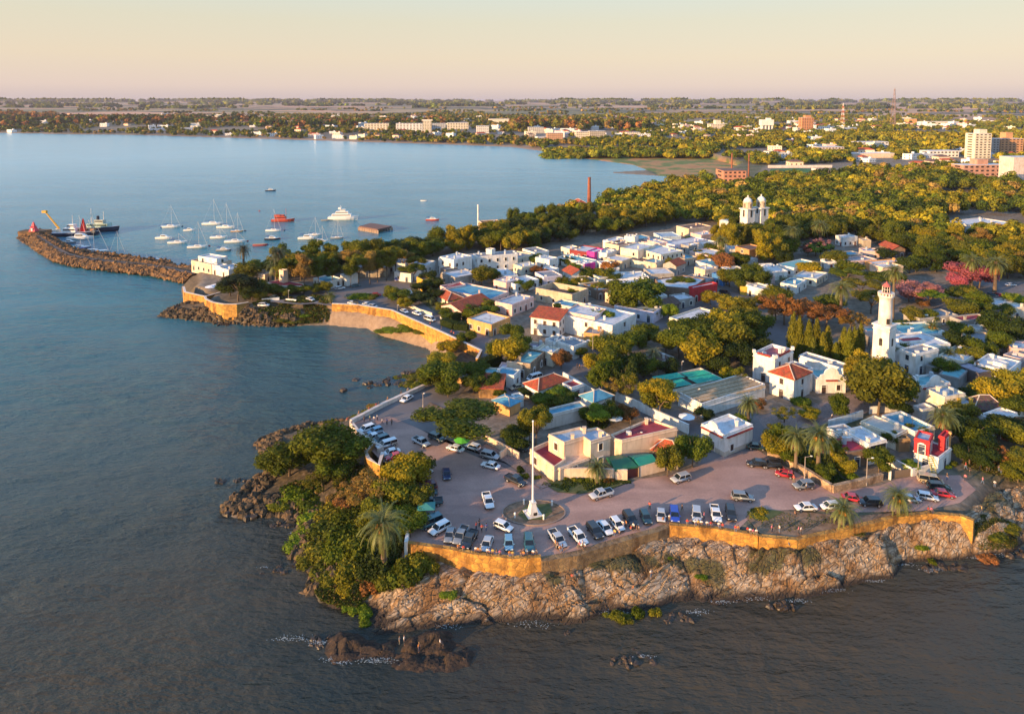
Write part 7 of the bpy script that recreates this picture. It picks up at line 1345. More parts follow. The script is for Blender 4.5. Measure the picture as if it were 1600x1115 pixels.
# small market tent, umbrellas, site furniture
x,y=P(666,808);r=thing('market_tent',(x,y,GZ),R(5),'small green canopy stall beside the dark parked vans','tent');m=MB()
m.add([(-1.6,-1.3,2.1),(1.6,-1.3,2.1),(1.6,1.3,2.1),(-1.6,1.3,2.1),(0,0,2.7)],[(0,1,4),(1,2,4),(2,3,4),(3,0,4)]);m.build('canopy',paint((.04,.22,.2),.7),r)
for sx in(-1.5,1.5):
    for sy in(-1.2,1.2): MB().cyl((sx,sy,0),(sx,sy,2.1),.04,None,6).build('leg',TRM,r)
m=MB();m.box((0,0,.85),(2.2,.8,.08));m.box((0,0,.4),(2,.6,.8));m.build('counter',paint((.3,.3,.3),.7),r)
# striped/green car port tents of the villa
for lb,q,cc in (('dark green taut garden canopy beside the maroon gate',[(585,690),(665,672),(785,745),(640,768)],(.012,.12,.06)),('brighter teal green garden canopy behind the cream wall',[(722,682),(842,665),(902,712),(792,745)],(.02,.26,.17))):
    w=[P(u,v,GZ+2.4) for u,v in T('F',q)];o0=(w[0][0],w[0][1],GZ);r=thing('garden_canopy',o0,0,lb,'canopy','canopies in the villa garden');m=MB();c=Vector((sum(p[0] for p in w)/4,sum(p[1] for p in w)/4));ridge=[(Vector(w[0])+Vector(w[3]))/2,(Vector(w[1])+Vector(w[2]))/2]
    E=[LP(o0,p[0],p[1],GZ+2.3) for p in w];a,b=[LP(o0,p.x,p.y,GZ+2.9) for p in ridge];m.add(E+[a,b],[(0,1,5,4),(1,2,5),(2,3,4,5),(3,0,4)]);m.add([(e[0],e[1],e[2]-d) for e in E for d in(0,.35)],[(2*i,2*i+1,(2*i+3)%8,(2*i+2)%8) for i in range(4)]);m.build('cover',paint(cc,.6),r)
    for e in E: MB().cyl((e[0],e[1],0),e,.06,None,6).build('post',TRM,r)
def umbrella(label,u,v,cc,r0=1.5,zh=2.6):
    px,py=P(u,v,GZ+zh);r=thing('parasol',(px,py,ghs(px,py)),0,label,'parasol');m=MB();m.rings([[(r0*math.cos(6.283*k/8),r0*math.sin(6.283*k/8),zh-.4) for k in range(8)],[(.05*math.cos(6.283*k/8),.05*math.sin(6.283*k/8),zh+.15) for k in range(8)]]);m.build('canopy',paint(cc,.8),r);MB().cyl((0,0,0),(0,0,zh),.04,None,6).build('pole',TRM,r)
umbrella('large white parasol behind the white corniced house',1073,648,(.75,.78,.8),1.9);umbrella('lime green parasol under the spreading tree',722,684,(.1,.5,.05),1.8);umbrella('pale parasol over the villa lawn',961,650,(.6,.62,.6),1.8)
for i,(u,v) in enumerate([(330,446),(338,444),(346,443.5)]): umbrella(['leftmost','middle','rightmost'][i]+' white cafe parasol on the square stone terrace',u,v,(.75,.76,.8),2.4)
# wall plates of the orange peach villa, plants left to other parts
# ---------------------------------------------------------------- breakwater
DKB=mat('breakwater_rock',lambda n:(lambda t:(t.col(t.mix(t.ramp(t.noise(t.pos(),.35,4),[(.42,(0,0,0)),(.6,(1,1,1))]),(.21,.11,.04),(.06,.04,.027))),t.bump(t.noise(t.pos(),2,4),.2,.8),t.m)[2])(NT(n)))
def boulders(name,pts,rr,m,seed=1,flat=.7):
    rg=np.random.RandomState(seed);ic=MB().sph((0,0,0),1,n=6);bv=np.array(ic.v);tri=[]
    for f in ic.f:
        for k in range(1,len(f)-1): tri.append((f[0],f[k],f[k+1]))
    tri=np.array(tri);n=len(pts);k=len(bv);V=np.repeat(bv[None],n,0)*(1+rg.uniform(-.28,.28,(n,k,1)));a=rg.uniform(0,6.28,n);r=rg.uniform(rr[0],rr[1],(n,1,3));V=V*r;V[:,:,2]*=flat
    X=V[:,:,0]*np.cos(a)[:,None]-V[:,:,1]*np.sin(a)[:,None];Y=V[:,:,0]*np.sin(a)[:,None]+V[:,:,1]*np.cos(a)[:,None];V=np.stack([X,Y,V[:,:,2]],2)+np.array(pts)[:,None,:]
    F_=(tri[None]+np.arange(n)[:,None,None]*k).reshape(-1,3);me=mesh_np(name,V.reshape(-1,3),F_);me.materials.append(m);return put(name,me)
def along(line,n,w0,w1,z0,z1,rg,zz=0):
    W_l=[Vector(P(u,v,zz)) for u,v in line];L=[(W_l[i+1]-W_l[i]).length for i in range(len(W_l)-1)];T_=sum(L);o=[]
    for _ in range(n):
        t=rg.uniform(0,T_);i=0
        while t>L[i]: t-=L[i];i+=1
        d=(W_l[i+1]-W_l[i]).normalized();nn=Vector((-d.y,d.x));f=rg.random();p=W_l[i]+d*t+nn*(w0+(w1-w0)*f);o.append((p.x,p.y,z0+(z1-z0)*f+rg.uniform(-.3,.3)))
    return o
rg=random.Random(4);front=[(28,372),(45,382),(75,402),(110,412),(150,418),(200,425),(250,431),(305,438)]
pts=along(front,2600,-.5,7.5,-.4,3.6,rg)+along([(30,371),(60,366),(78,378),(98,391),(118,399),(150,402.5),(210,411.5),(270,418)],700,-2.,.8,0,3.2,rg)
pts+=along([(57,367),(80,383),(105,396.5),(130,402.5),(160,406.5),(215,412),(262,418),(303,427)],1500,-5.,-1.3,.8,3.4,rg,3.7)
tag(boulders('riprap',pts,(.5,1.5),DKB),kind='stuff')
DK2=plaster((.17,.12,.10))
def strip(name,line,w,z,m,th=.4):
    Wl=[Vector(P(u,v,z)) for u,v in line];rs=[];mb=MB()
    for i,p in enumerate(Wl):
        d=(Wl[min(i+1,len(Wl)-1)]-Wl[max(0,i-1)]).normalized();nn=Vector((-d.y,d.x))*w/2;rs.append([(p.x+nn.x,p.y+nn.y,z-th),(p.x+nn.x,p.y+nn.y,z),(p.x-nn.x,p.y-nn.y,z),(p.x-nn.x,p.y-nn.y,z-th)])
    mb.rings(rs);return mb.build(name,m)
tag(strip('pier_road',[(57,367),(80,383),(105,396.5),(130,402.5),(160,406.5),(215,412),(262,418),(303,427)],2.3,3.7,DK2,2.5),kind='structure')
# square platform and red beacon
x,y=P(53,364,3.5);r=thing('beacon',(x,y,3.),0,'small red lattice beacon with white door at the end of the breakwater','beacon');h=solve_h(x,y,3.,346.5)
MB().rings([[(sx*w,sy*w,z) for sx,sy in((-1,-1),(1,-1),(1,1),(-1,1))] for z,w in((1.6,1.9),(h*.55,1.0),(h*.6,1.4),(h*.62,1.4),(h*.63,.8),(h*.85,.5),(h,.1))]).build('tower',paint((.5,.02,.06),.5),r);MB().box((0,-1.35,2.7),(.9,.9,1.6)).build('door',WL,r)
x,y=P(52,365,2.5);o=MB().box((0,0,0),(15,7,4)).build('beacon_platform',DKB,loc=(x,y+1.5,2.2));tag(o,'dark square stone platform under the red beacon','platform')
o=strip('jetty',[(73,373),(90,383),(105,392),(119,399)],2.2,2.2,paint((.04,.045,.045),.8),.5);tag(o,'dark narrow jetty on piles inside the breakwater','jetty')
# old stone pier stub in the bay
w=[P(u,v,1.5) for u,v in [(561,356),(590,361),(612,356),(580,351)]];r=thing('old_pier',(*w[0],0),0,'old pier platform on arched piles with red brown deck','pier');m=MB();m.rings([[LP((*w[0],0),p[0],p[1],z) for p in w] for z in(1.7,2.6)]);m.build('deck',paint((.17,.09,.07),.8),r)
for i in range(9):
    t=i/8
    for a,b in((0,1),(3,2)):
        p=Vector(w[a])*(1-t)+Vector(w[b])*t;MB().box(LP((*w[0],0),p.x,p.y,.6),(1.2,1.2,2.6)).build('pile',plaster((.5,.35,.25)),r)
# rock islets and boulders
ISL=[P(u,v,0) for u,v in [(512,1018),(520,1000),(532,990),(556,992),(575,1004),(600,1008),(620,1000),(650,996),(672,988),(700,990),(722,1004),(737,1020),(730,1036),(695,1046),(650,1049),(615,1040),(590,1030),(560,1030),(525,1036)]]
def islet(X,Y):
    d=sdf(ISL,X,Y);h,cr=ledges(X,Y,.7);H=(.35+np.clip(d,0,2.6)*.5)*(1+fbm(X/4,Y/4,3,12)*1.3)+h*.45*np.clip((d+.6)/1.6,0,1)-.1+np.minimum(d,0)*.5;return H,cr,np.zeros(X.shape),d>-2.
x0,x1=min(p[0] for p in ISL)-3,max(p[0] for p in ISL)+3;y0,y1=min(p[1] for p in ISL)-3,max(p[1] for p in ISL)+3
o=rock_patch('rock_islet',x0,x1,y0,y1,.2,islet);tag(o,'dark wet rock islet off the near point with people on it','rock islet')
for a in [(624.2,1007,'stand',6),(631.5,1007,'stand',0),(654.9,1018,'stand',5),(687.5,1008,'sit',0)]:
    z=.8
    for _ in range(4): xx,yy=P(a[0],a[1],z);z=float(islet(np.array([[xx]]),np.array([[yy]]))[0][0,0])
    person(*a,z=z-.02)
WETR=lambda n:(lambda t:(t.col(t.ramp(t.noise(t.pos(),1.2,5),[(.35,(.012,.008,.006)),(.6,(.045,.025,.013)),(.78,(.13,.07,.03))])),t.bump(t.noise(t.pos(),3,4),.15,.8),t.m)[2])(NT(n))
o.data.materials.clear();o.data.materials.append(mat('islet_rock',WETR))
def rocks(label,u,v,n,sp,rr,seed):
    rg=random.Random(seed);c=P(u,v,0);pts=[(c[0]+rg.gauss(0,sp),c[1]+rg.gauss(0,sp*.35),rg.uniform(-.25,.05)) for _ in range(n)];o=boulders('sea_rocks',pts,rr,mat('wet_rock',lambda n:(lambda t:(t.col(t.ramp(t.noise(t.pos(),2,4),[(.4,(.02,.016,.012)),(.7,(.10,.065,.04))])),t.set(Roughness=.5),t.m)[2])(NT(n))),seed,.55);tag(o,label,'rocks','rocks awash near the shore')
for a in [('dark rocks awash left of the green point, lower one',433,889,14,2.2,(.3,.9),1),('dark rocks awash beside the leftmost spreading trees',353,751,12,1.6,(.4,1.),2),('thin reef of rocks alone in the near water',988,1030,22,1.6,(.25,.7),3),('brown rocks awash below the right sea wall',1466,884,18,2.2,(.4,1.),4),('small brown rocks right of the wet bushes',1058,967,14,1.3,(.3,.8),5),('flat rocks in the bay below the round terrace',352,506,14,2.6,(.4,1.2),6),('seaweed covered rocks off the northern parapet',612,597,26,6.5,(.5,1.6),7),('scattered rocks beside the parapet bushes',640,584,46,1.0,(.5,1.5),8),('rocks below the green grass tongue of the point',395,803,24,2.2,(.4,1.5),9),('low rocks off the left grass slope',440,820,12,1.8,(.3,1.),10),('rocks at the foot of the leftmost trees',385,790,16,2.,(.5,1.4),11),('rocks awash at the far right tip',1590,865,16,2.,(.4,1.),12),('half sunk rocks left of the dark islet',492,1003,10,1.6,(.3,.8),13),('single pale boulder in front of the ledges',884,988,3,.3,(.3,.5),14),('row of dark rocks between the wet bushes and the point',1225,948,20,1.2,(.3,.9),15)]: rocks(*a)
# loose stones on the ledges, foot of the walls
rg=random.Random(8);pts=[]
for _ in range(240):
    u=rg.uniform(560,1600);v=rg.uniform(830,985);xx,yy=P(u,v,1.5);z,_,_,k=shore(np.array([[xx]]),np.array([[yy]])) if False else (None,0,0,0)
    pts.append((xx,yy))
A=np.array(pts);Z,c_,m_,kk=shore(A[:,0][None],A[:,1][None]);rz_=sdf(COASTW,A[:,0],A[:,1]);pl=sdf(PLATW,A[:,0],A[:,1]);sel=(kk[0])&(rz_>.4)&(pl<-.6);pp_=[(x,y,z) for x,y,z,s in zip(A[:,0],A[:,1],Z[0],sel) if s and fbm(np.array([x/6]),np.array([y/6]),2,4)[0]>0]
if pp_: tag(boulders('loose_stones',pp_,(.12,.42),RM,3),kind='stuff')
rg=random.Random(14);pts=along([(548,660),(480,665),(430,680),(408,692),(412,715),(428,732),(404,748),(365,780),(350,800),(372,805),(440,802),(458,809),(468,835),(465,860),(458,870),(490,883),(488,925)],650,-1.,4.,-.1,1.6,rg)+along([(250,493),(262,486),(300,480),(322,482)][::-1],220,-.5,4.,0,1.,rg)+along([(250,493),(300,500),(345,504),(372,505),(400,509),(463,509)],420,-.5,4.,0,1.2,rg)
A=np.array(pts);hh=ground_h(A[:,0],A[:,1])[0];tag(boulders('shore_boulders',[(x,y,max(h,-.2)+.1) for (x,y,z),h in zip(pts,hh)],(.35,1.3),mat('boulder_rock',lambda n:(lambda t:(t.col(t.mix(t.ramp(t.noise(t.pos(),.5,4),[(.42,(0,0,0)),(.6,(1,1,1))]),(.12,.075,.038),(.03,.025,.014))),t.bump(t.noise(t.pos(),2,4),.2,.8),t.m)[2])(NT(n))),9),kind='stuff')
# foam
rg=np.random.RandomState(6);C=[]
cl=[(P(u,v,0),s,n) for u,v,s,n in [(458,1000,1.2,90),(498,1006,.7,60),(522,1032,.8,60),(588,1034,1.1,110),(535,1037,.6,40),(1128,942,.9,60),(1090,958,.8,70),(1245,940,.9,60),(1370,910,.8,50),(1455,892,.9,50),(1005,1027,.6,30),(835,978,1.3,60),(960,960,1.2,50),(1420,884,.8,40),(1525,873,.8,40),(412,888,.4,20),(462,835,.5,30),(700,981,1.,40),(1300,924,1.,50),(1180,938,1,40),(1560,868,1,40)]]
for (cx,cy),s,n in cl:
    a=rg.uniform(0,3.14);p=rg.normal(0,1,(n,2))*[s*1.3,s*.3];C.append(np.stack([cx+p[:,0]*math.cos(.15),cy+p[:,1],np.full(n,.28)],1))
C=np.concatenate(C);V=cards(C,np.tile([0,0,1.],(len(C),1)),np.full(len(C),.085),rg,.12,True);me=mesh_np('sea_foam',V,np.arange(len(V)).reshape(-1,3));me.materials.append(paint((.36,.40,.40),.6));tag(put('sea_foam',me),kind='stuff')
# ---------------------------------------------------------------- boats
HW=paint((.75,.74,.72),.3);HB=paint((.02,.03,.06),.35);HR=paint((.42,.06,.03),.5);TAN_=paint((.45,.27,.12),.5);BCV=paint((.02,.05,.2),.7);MST=paint((.6,.58,.55),.4);STK=paint((.45,.45,.46),.5);GRB=paint((.2,.22,.24),.6)
def hull(L,B,Fb,m,parent,bow=.4,stern=.75,st=9,name='hull',dk=HW):
    rs=[]
    for i in range(st):
        t=i/(st-1);x=-L/2+L*t;w=B/2*min(1,stern+(1-stern)*min(1,t*3.5))*(1-max(0,(t-.55)/.45)**2.2*.97);z=Fb*(1+bow*max(0,t-.3)**1.5);rs.append([(x-.0,-w,z),(x-L*.02*t,-w*.93,z*.35),(x-L*.05*t,-w*.55,-.35),(x-L*.05*t,w*.55,-.35),(x-L*.02*t,w*.93,z*.35),(x,w,z)])
    mb=MB();mb.rings(rs[::-1]);h=mb.build(name,m,parent,False);d=MB();top=[r[0] for r in rs]+[r[5] for r in rs[::-1]];d.add([(p[0]*.985,p[1]*.92,p[2]+.02) for p in top],[tuple(range(len(top)))]);d.build('deck',dk,parent);return h
BOATS=[]
def boat(label,kind,u,v,L,rz=0,hm=None,mh=None,cover=None,cat='boat',name=None):
    x,y=P(u,v,0);B=L*.3;nm=name or {'sail':'sailing_boat','motor':'motor_boat','row':'rowing_boat'}[kind];r=thing(nm,(x,y,0),rz+rg_b.uniform(-.1,.1),label,cat,'boats moored in the bay');hm=hm or HW
    if kind=='sail':
        hull(L,B,L*.095,hm,r);m=MB();m.rings([[(-L*.18,-B*.27,L*.09),(-L*.14,-B*.22,L*.165),(-L*.14,B*.22,L*.165),(-L*.18,B*.27,L*.09)],[(L*.2,-B*.22,L*.1),(L*.14,-B*.16,L*.15),(L*.14,B*.16,L*.15),(L*.2,B*.22,L*.1)]]);c=m.build('cabin',HW,r)
        m=MB();m.box((0,0,L*.13),(L*.2,B*.47,L*.025));m.build('cabin_window',WGL,c)
        mh=(mh or L*1.25)*.85
        m=MB();m.cyl((L*.06,0,L*.1),(L*.06,0,mh),.065,.045,6);m.cyl((L*.06,-B*.2,mh*.6),(L*.06,B*.2,mh*.6),.035,None,4);m.build('mast',MST,r)
        m=MB();m.cyl((L*.05,0,L*.21),(-L*.36,0,L*.2),.16,.13,6);m.build('furled_sail',cover or BCV,r);m=MB();m.cyl((L*.48,0,L*.12),(L*.07,0,mh*.93),.05,None,4);m.cyl((-L*.48,0,L*.11),(L*.05,0,mh*.98),.02,None,3);m.build('forestay',MST,r)
        if cover is not None: m=MB();m.box((-L*.28,0,L*.22),(L*.2,B*.6,.08));m.build('bimini',cover,r)
    elif kind=='motor':
        hull(L,B*1.05,L*.11,hm,r,.6,.9);m=MB();m.rings([[(-L*.2,-B*.36,L*.12),(-L*.17,-B*.3,L*.25),(-L*.17,B*.3,L*.25),(-L*.2,B*.36,L*.12)],[(L*.28,-B*.25,L*.13),(L*.1,-B*.25,L*.24),(L*.1,B*.25,L*.24),(L*.28,B*.25,L*.13)]]);c=m.build('cabin',HW,r);m=MB();m.box((-.02*L,0,L*.19),(L*.27,B*.66,L*.05));m.build('cabin_window',WGL,c);m=MB();m.box((-L*.32,0,L*.27),(L*.22,B*.7,.08));m.build('awning',cover or BCV,r);m=MB();m.cyl((-L*.05,0,L*.25),(-L*.08,0,L*.4),.04,None,5);m.build('aerial',MST,r)
    else:
        hull(L,B,L*.12,hm,r,.5,.7,dk=TAN_)
        for k in(-.2,.1): m=MB();m.box((L*k,0,L*.12),(L*.06,B*.8,.06));m.build('thwart',TAN_,r)
    BOATS.append(r);return r
rg_b=random.Random(2)
boat('white sloop with dark boom cover at the left of the moorings','sail',266.5,355.5,12,0.,None,17);boat('small low white launch between the two left sloops','motor',296,360.5,7);boat('white two-masted ketch at the back of the moorings','sail',333,351,13.5,.1,None,20);boat('white sloop just right of the ketch','sail',353,356,11.5,0,None,19)
boat('tan hulled sailing boat right of the moorings','sail',370.7,362,7.5,0,TAN_,14);boat('cream sloop with dark cover left of the palm','sail',342.4,372,10,0,None,8);boat('white sloop closest to the harbour palm','sail',367.5,378.5,11.5,.05,None,8);boat('grey motor cruiser at the left of the moorings','motor',256.4,373,9.5,0,None,None,GRB)
boat('white sloop with a bright blue cover','sail',277.8,380,10.5,.08,None,7,BCV);boat('white sloop nearest the harbour clubhouse','sail',309,387,10.5,.1,None,17);boat('low grey boat behind the clubhouse roof','motor',350,392,8,0,GRB);boat('narrow dark red rowing boat right of the harbour palm','row',406.7,384,8.,.05,paint((.25,.05,.06),.6),cat='rowing boat')
boat('cream sailing boat in front of the red tug','sail',427.5,361,9.5,0,None,16);boat('dark hulled motor boat in the middle of the bay','motor',425.5,374.5,8.5,0,HB);boat('long cream motor cruiser above the harbour trees','motor',480.4,373.5,10.5);boat('small sloop behind the cream motor cruiser','sail',491.7,367.5,8,0,None,13);boat('cream sloop just above the tree tops','sail',502.8,377.5,7,0,None,11,MST)
boat('grey sloop with a thin mast below the white yacht','sail',526.9,372.5,7.5,0,GRB,14);boat('open dinghy left of the big white yacht','row',507.8,345,5.5,0,GRB,cat='dinghy');boat('tiny dark boat alone far out in the bay','motor',423,298.5,9,.1,HB);boat('red and white boat beyond the shore trees','motor',676,344.5,9,0,HR);boat('very small pale boat far out beyond the yacht','row',662,314,5,0,None,cat='dinghy')
boat('white motor yacht moored inside the breakwater','motor',126,374,14,.1,None,None,GRB);boat('small grey launch beside the dark jetty','motor',108,380,8,.05,GRB);boat('grey sloop tied between the jetty and the schooner','sail',124,389,13,.05,GRB,22);boat('long white schooner with a deep blue awning at the breakwater','sail',144.3,396.5,16,.12,None,24,BCV);boat('sloop standing behind the breakwater road','sail',183,405,9,.3,GRB,17)
boat('white cabin boat ashore on the breakwater','motor',232,409,9,.3);boat('blue covered boat ashore beside the white cabin boat','motor',247,410,8,-.2,HW,None,BCV);boat('open boat ashore nearest the clubhouse','row',262,414,6,.5,HW)
def ship(label,u,v,L,B,Fb,hm,tiers,rz=0,extra=None,cat='ship',name='motor_ship',dk=STK):
    x,y=P(u,v,0);r=thing(name,(x,y,0),rz,label,cat);hull(L,B,Fb,hm,r,.5,.85,dk=dk);z=Fb
    for i,(x0,x1,w,h,mm) in enumerate(tiers):
        m=MB();m.box(((x0+x1)/2*L,0,z+h/2),((x1-x0)*L,w*B,h),taper=.96);t=m.build('deckhouse',mm,r);n=max(2,int((x1-x0)*L/2.2));m=MB();k=MB();k.box(((x0+x1)/2*L,0,z+h*.62),((x1-x0)*L*.9,w*B*1.0+.06,h*.28));k.build('window_band',WGL,t);z+=h
    if extra: extra(r,z,L,B)
    return r
def ex_y(r,z,L,B):
    m=MB();m.cyl((-.05*L,0,z),(-.09*L,0,z+2.6),.25,.1,6);m.box((-.07*L,0,z+1.2),(.2,2.4,.15));m.build('radar_mast',HW,r);m=MB();m.box((-.12*L,0,z+.5),(1.8,1.6,1.2));m.build('funnel',HW,r)
ship('big white three-deck motor yacht anchored in the bay',536.7,343.5,20,5.4,2.3,HW,[(-.38,.28,.8,1.9,HW),(-.25,.18,.68,1.7,HW),(-.1,.08,.5,1.4,HW)],0.04,ex_y,'yacht',dk=HW)
def ex_t(r,z,L,B):
    m=MB();m.cyl((.12*L,0,z-1),(.12*L,0,z+4),.12,None,6);m.build('mast',HR,r);m=MB();m.box((-.25*L,0,z-.6),(.25*L,.6*B,1.3));m.build('winch_house',HR,r)
ship('rusty orange red workboat anchored in the bay',442.8,346,15,4.6,1.7,HR,[(-.35,.12,.7,1.7,HR),(-.15,.05,.5,1.2,HR)],.05,ex_t,'workboat')
def ex_s(r,z,L,B):
    for k,s in((-.22,7.),(.1,5.)): m=MB();m.cyl((k*L,0,z-2),(k*L,0,z+s),.22,.1,6);m.cyl((k*L,-1.4,z+s*.6),(k*L,1.4,z+s*.6),.08,None,4);m.build('mast',MST,r)
    m=MB();m.cyl((-.05*L,0,z-.5),(-.05*L,0,z+2.4),.9,.8,10);m.build('funnel',HB,r)
ship('dark hulled tug with pale wheelhouse behind the breakwater',157,361,24,7,2.6,HB,[(-.3,.25,.75,2.3,plaster((.4,.55,.5))),(-.12,.12,.5,2.2,plaster((.5,.55,.5)))],-.02,ex_s,'tug boat')
def ex_b(r,z,L,B):
    m=MB();m.cyl((-.22*L,0,1.6),(-.22*L,0,4.),1.4,1.2,12);c=m.build('crane_turntable',paint((.6,.55,.45),.6),r);YC=paint((.6,.33,.02),.5)
    a=Vector((-.2*L,0,4.));b=Vector((-.42*L,0,14.))
    for s in(-.5,.5): m=MB();m.cyl((a.x,s,a.z),(b.x,s*.7,b.z),.3,.22,4);m.build('crane_boom_side',YC,c)
    m=MB()
    for i in range(9): t=i/9;p=a.lerp(b,t);q=a.lerp(b,t+.1);m.cyl((p.x,-.5,p.z),(q.x,.5,q.z),.12,None,4)
    m.box((b.x-.5,0,b.z+.2),(2.4,1.8,1.4));m.build('crane_boom_lattice',YC,c)
    for k,h in((.02,12.),(.3,9)): m=MB();m.cyl((k*L,1,1.5),(k*L,1,h),.16,.1,6);m.build('spud_pole',MST,r)
    m=MB();m.rings([[(.22*L+w,s*w,z_) for w,s in((-q,-1),(q,-1),(q,1),(-q,1))] for q,z_ in((1.6,2),(.2,10))]);m.build('red_derrick',paint((.5,.03,.03),.5),r)
    for i,(x_,hh,cc) in enumerate([(.08,2.2,(.6,.55,.5)),(-.02,1.4,(.3,.12,.05)),(.36,1.8,(.35,.15,.06)),(.42,1.2,(.1,.1,.1)),(-.35,1.1,(.5,.5,.45))]): m=MB();m.box((x_*L,(-1)**i*1.2,1.9+hh/2),(2.2,2.,hh));m.build('deck_container',paint(cc,.7),r)
ship('black work barge with a raised yellow crane boom',111,367.5,34,10,2.,HB,[(-.1,.12,.5,2.6,HW),(-.04,.08,.35,2.,HW)],.02,ex_b,'barge','work_barge')
ship('rust coloured vessel between the barge and the tug',134,366.5,13,5,2.,HR,[(-.3,.2,.6,1.8,paint((.4,.2,.1),.6))],.1,None,'workboat')
# mooring buoys
for i,(u,v,d) in enumerate([(285,354,'first sloop'),(327,384.5,'sloop nearest the clubhouse'),(383,361,'tan hulled boat'),(387,377,'sloop closest to the palm'),(444,360.5,'cream sailing boat'),(437,373.5,'dark motor boat'),(418,382.5,'dark red rowing boat'),(405.5,330,'ketch, far behind it')]):
    x,y=P(u,v,0);o=MB().sph((0,0,.1),.6,(1,1,.8),8).build('mooring_buoy',HR if i%2 else HB,loc=(x,y,.1));tag(o,'small mooring buoy right of the %s'%d,'buoy','mooring buoys')
# ---------------------------------------------------------------- labels that say which one, by the nearest landmark
LMK=[('lighthouse',1379,500),('twin church towers',1178,335),('brick chimney',921,300),('flagpole roundabout',833,800),('peach villa',900,690),('white corniced house',1138,675),('red hipped complex',1240,590),('walled building site',1120,610),('red storeyed house',1455,705),('brown roofed house',1540,635),('tan corner building',880,462),('bright red corner house',1105,455),('magenta end wall',920,415),('white box house',852,408),('orange walled house',765,505),('red lean-to building',865,500),('lavender corner house',1015,485),('gabled stone house',1035,478),('four-chimney house',1105,492),('long stone house',830,560),('terracotta ruin',770,600),('blue hipped house',932,625),('bright red hipped house',860,600),('white doored corner house',895,545),('pink park house',1360,390),('white pinnacled roof',1250,408),('school among the trees',1540,350),('pink blossom tree',1518,412),('white stair tower house',770,400),('tall white corner house',712,408),('ivy garden',670,455),('stone harbour warehouse',575,418),('long cafe pavilion',450,448),('round stone terrace',355,470),('harbour clubhouse',330,410),('small sand beach',610,500),('green net roof',1070,590),('teal roofed lighthouse house',1440,520),('white annex by the lighthouse',1435,550),('lilac shed roof',1530,575),('two roof light house',1560,565),('white gable villa',1448,600),('yellow stepped house',1500,620),('modern glass house',1360,695),('plaza palm',1278,690),('rubble wall corner',1302,758),('left shore palm',1317,795),('right shore palm',1403,778),('far sea wall tip',1519,805),('middle sea wall',1115,822),('car park sea wall',740,862),('white painted wall',645,785),('small white bastion',582,705),('northern parapet',605,630),('umbrella shaped tree',717,645),('green point',470,700),('front date palm',600,822),('foreshore scrub',540,850),('dark islet',630,1010),('ledges below the wall',880,900),('right hand ledges',1300,880),('slipway rocks',1560,790),('cypress row',1290,530),('school wing in the park',1320,370),('glowing orange wall',1165,397),('orange brown tower',1262,193),('tall lattice mast',1395,190),('twin tall towers',1560,230),('low apartment block',1538,266),('white water tower',1197,197),('sports field',1235,269),('brick works',1148,275),('stepped white building',1121,196),('marsh edge flats',932,212),('eucalyptus belt',900,190),('bay front hotels',690,198),('left bay hotel',588,198),('lone cream block',332,184),('far left shore',60,196),('middle of the far shore',200,196),('salmon villas',868,212),('white school by the poplars',1365,226),('factory hall',1475,240),('cottage with three openings',808,590),('pink corner house',810,470),('cream loggia building',1030,400),('lilac warehouse',1070,380),('dark red far row',900,390),('white capped waterfront wall',680,520),('villa garden wall',920,735),('maroon roofed low house',1325,690),('tall white pole',747,350),('old pier platform',585,355),('corner bushes of the plaza',1215,700),('street by the red house',1130,470),('open square',915,575),('museum park palms',1280,360),('old maroon roofs',1510,495),('purple bare tree',1435,440),('far right parking',1565,455)]
def rel(u,v,l):
    dx,dy=u-l[1],v-l[2]
    if abs(dx)>abs(dy)*1.2: return 'left of' if dx<0 else 'right of'
    return 'behind' if dy<0 else 'in front of'
KN={'round':'round crowned tree','tall':'upright tree','umbrella':'wide spreading tree','bush':'bush','cypress':'slim cypress','sparse':'open branching tree'}
def cnm(c): return {GRN_:'green',YEL_:'golden',OLV:'olive',DRK:'dark',AUT:'rusty brown',PNK:'pink flowering',PUR:'purplish',LIM:'lime green',TAW:'tawny'}.get(c,'leafy')
ITEMS=[]
for rt,k,c,h,r,(u,v) in TREES:
    sz='tiny ' if (k=='bush' and r<1.5) else 'big ' if r>6.8 else 'small ' if r<3.3 and k!='bush' else '';ITEMS.append([rt,sz+cnm(c)+' '+KN[k],u,v,'bush' if k=='bush' else 'tree','cypresses in the row' if k=='cypress' else 'bushes and shrubs' if k=='bush' else 'trees in and around the town'])
for rt,h,(u,v) in PALMS: ITEMS.append([rt,('tall' if h>9 else 'short' if h<5 else 'medium')+' date palm',u,v,'palm','date palms'])
for o,l,(u,v) in CARS: ITEMS.append([o,l,u,v,None,None])
for o,l,(u,v) in PPL: ITEMS.append([o,l,u,v,None,None])
for o,l,(u,v) in INF: ITEMS.append([o,l,u,v,None,None])
seen={};byk={}
def lm_sorted(u,v): return sorted(LMK,key=lambda l:(l[1]-u)**2+((l[2]-v)*1.6)**2)
for it in ITEMS:
    L=lm_sorted(it[2],it[3]);it.append(L);it.append('%s %s the %s'%(it[1],rel(it[2],it[3],L[0]),L[0][0]))
def dup_groups():
    g={}
    for it in ITEMS: g.setdefault(it[7],[]).append(it)
    return [q for q in g.values() if len(q)>1]
for q in dup_groups():
    for it in q: L=it[6];it[7]+=', %s the %s'%(rel(it[2],it[3],L[1]),L[1][0])
ORD=['first','second','third','fourth','fifth','sixth','seventh','eighth','ninth','tenth','eleventh','twelfth']
for q in dup_groups():
    q.sort(key=lambda i:i[2]);L=q[0][6]
    for n_,it in enumerate(q):
        if n_<12: it[7]='%s %s the %s, %s from left'%(it[1],rel(it[2],it[3],L[0]),L[0][0],ORD[n_]);it.append(L[1][0])
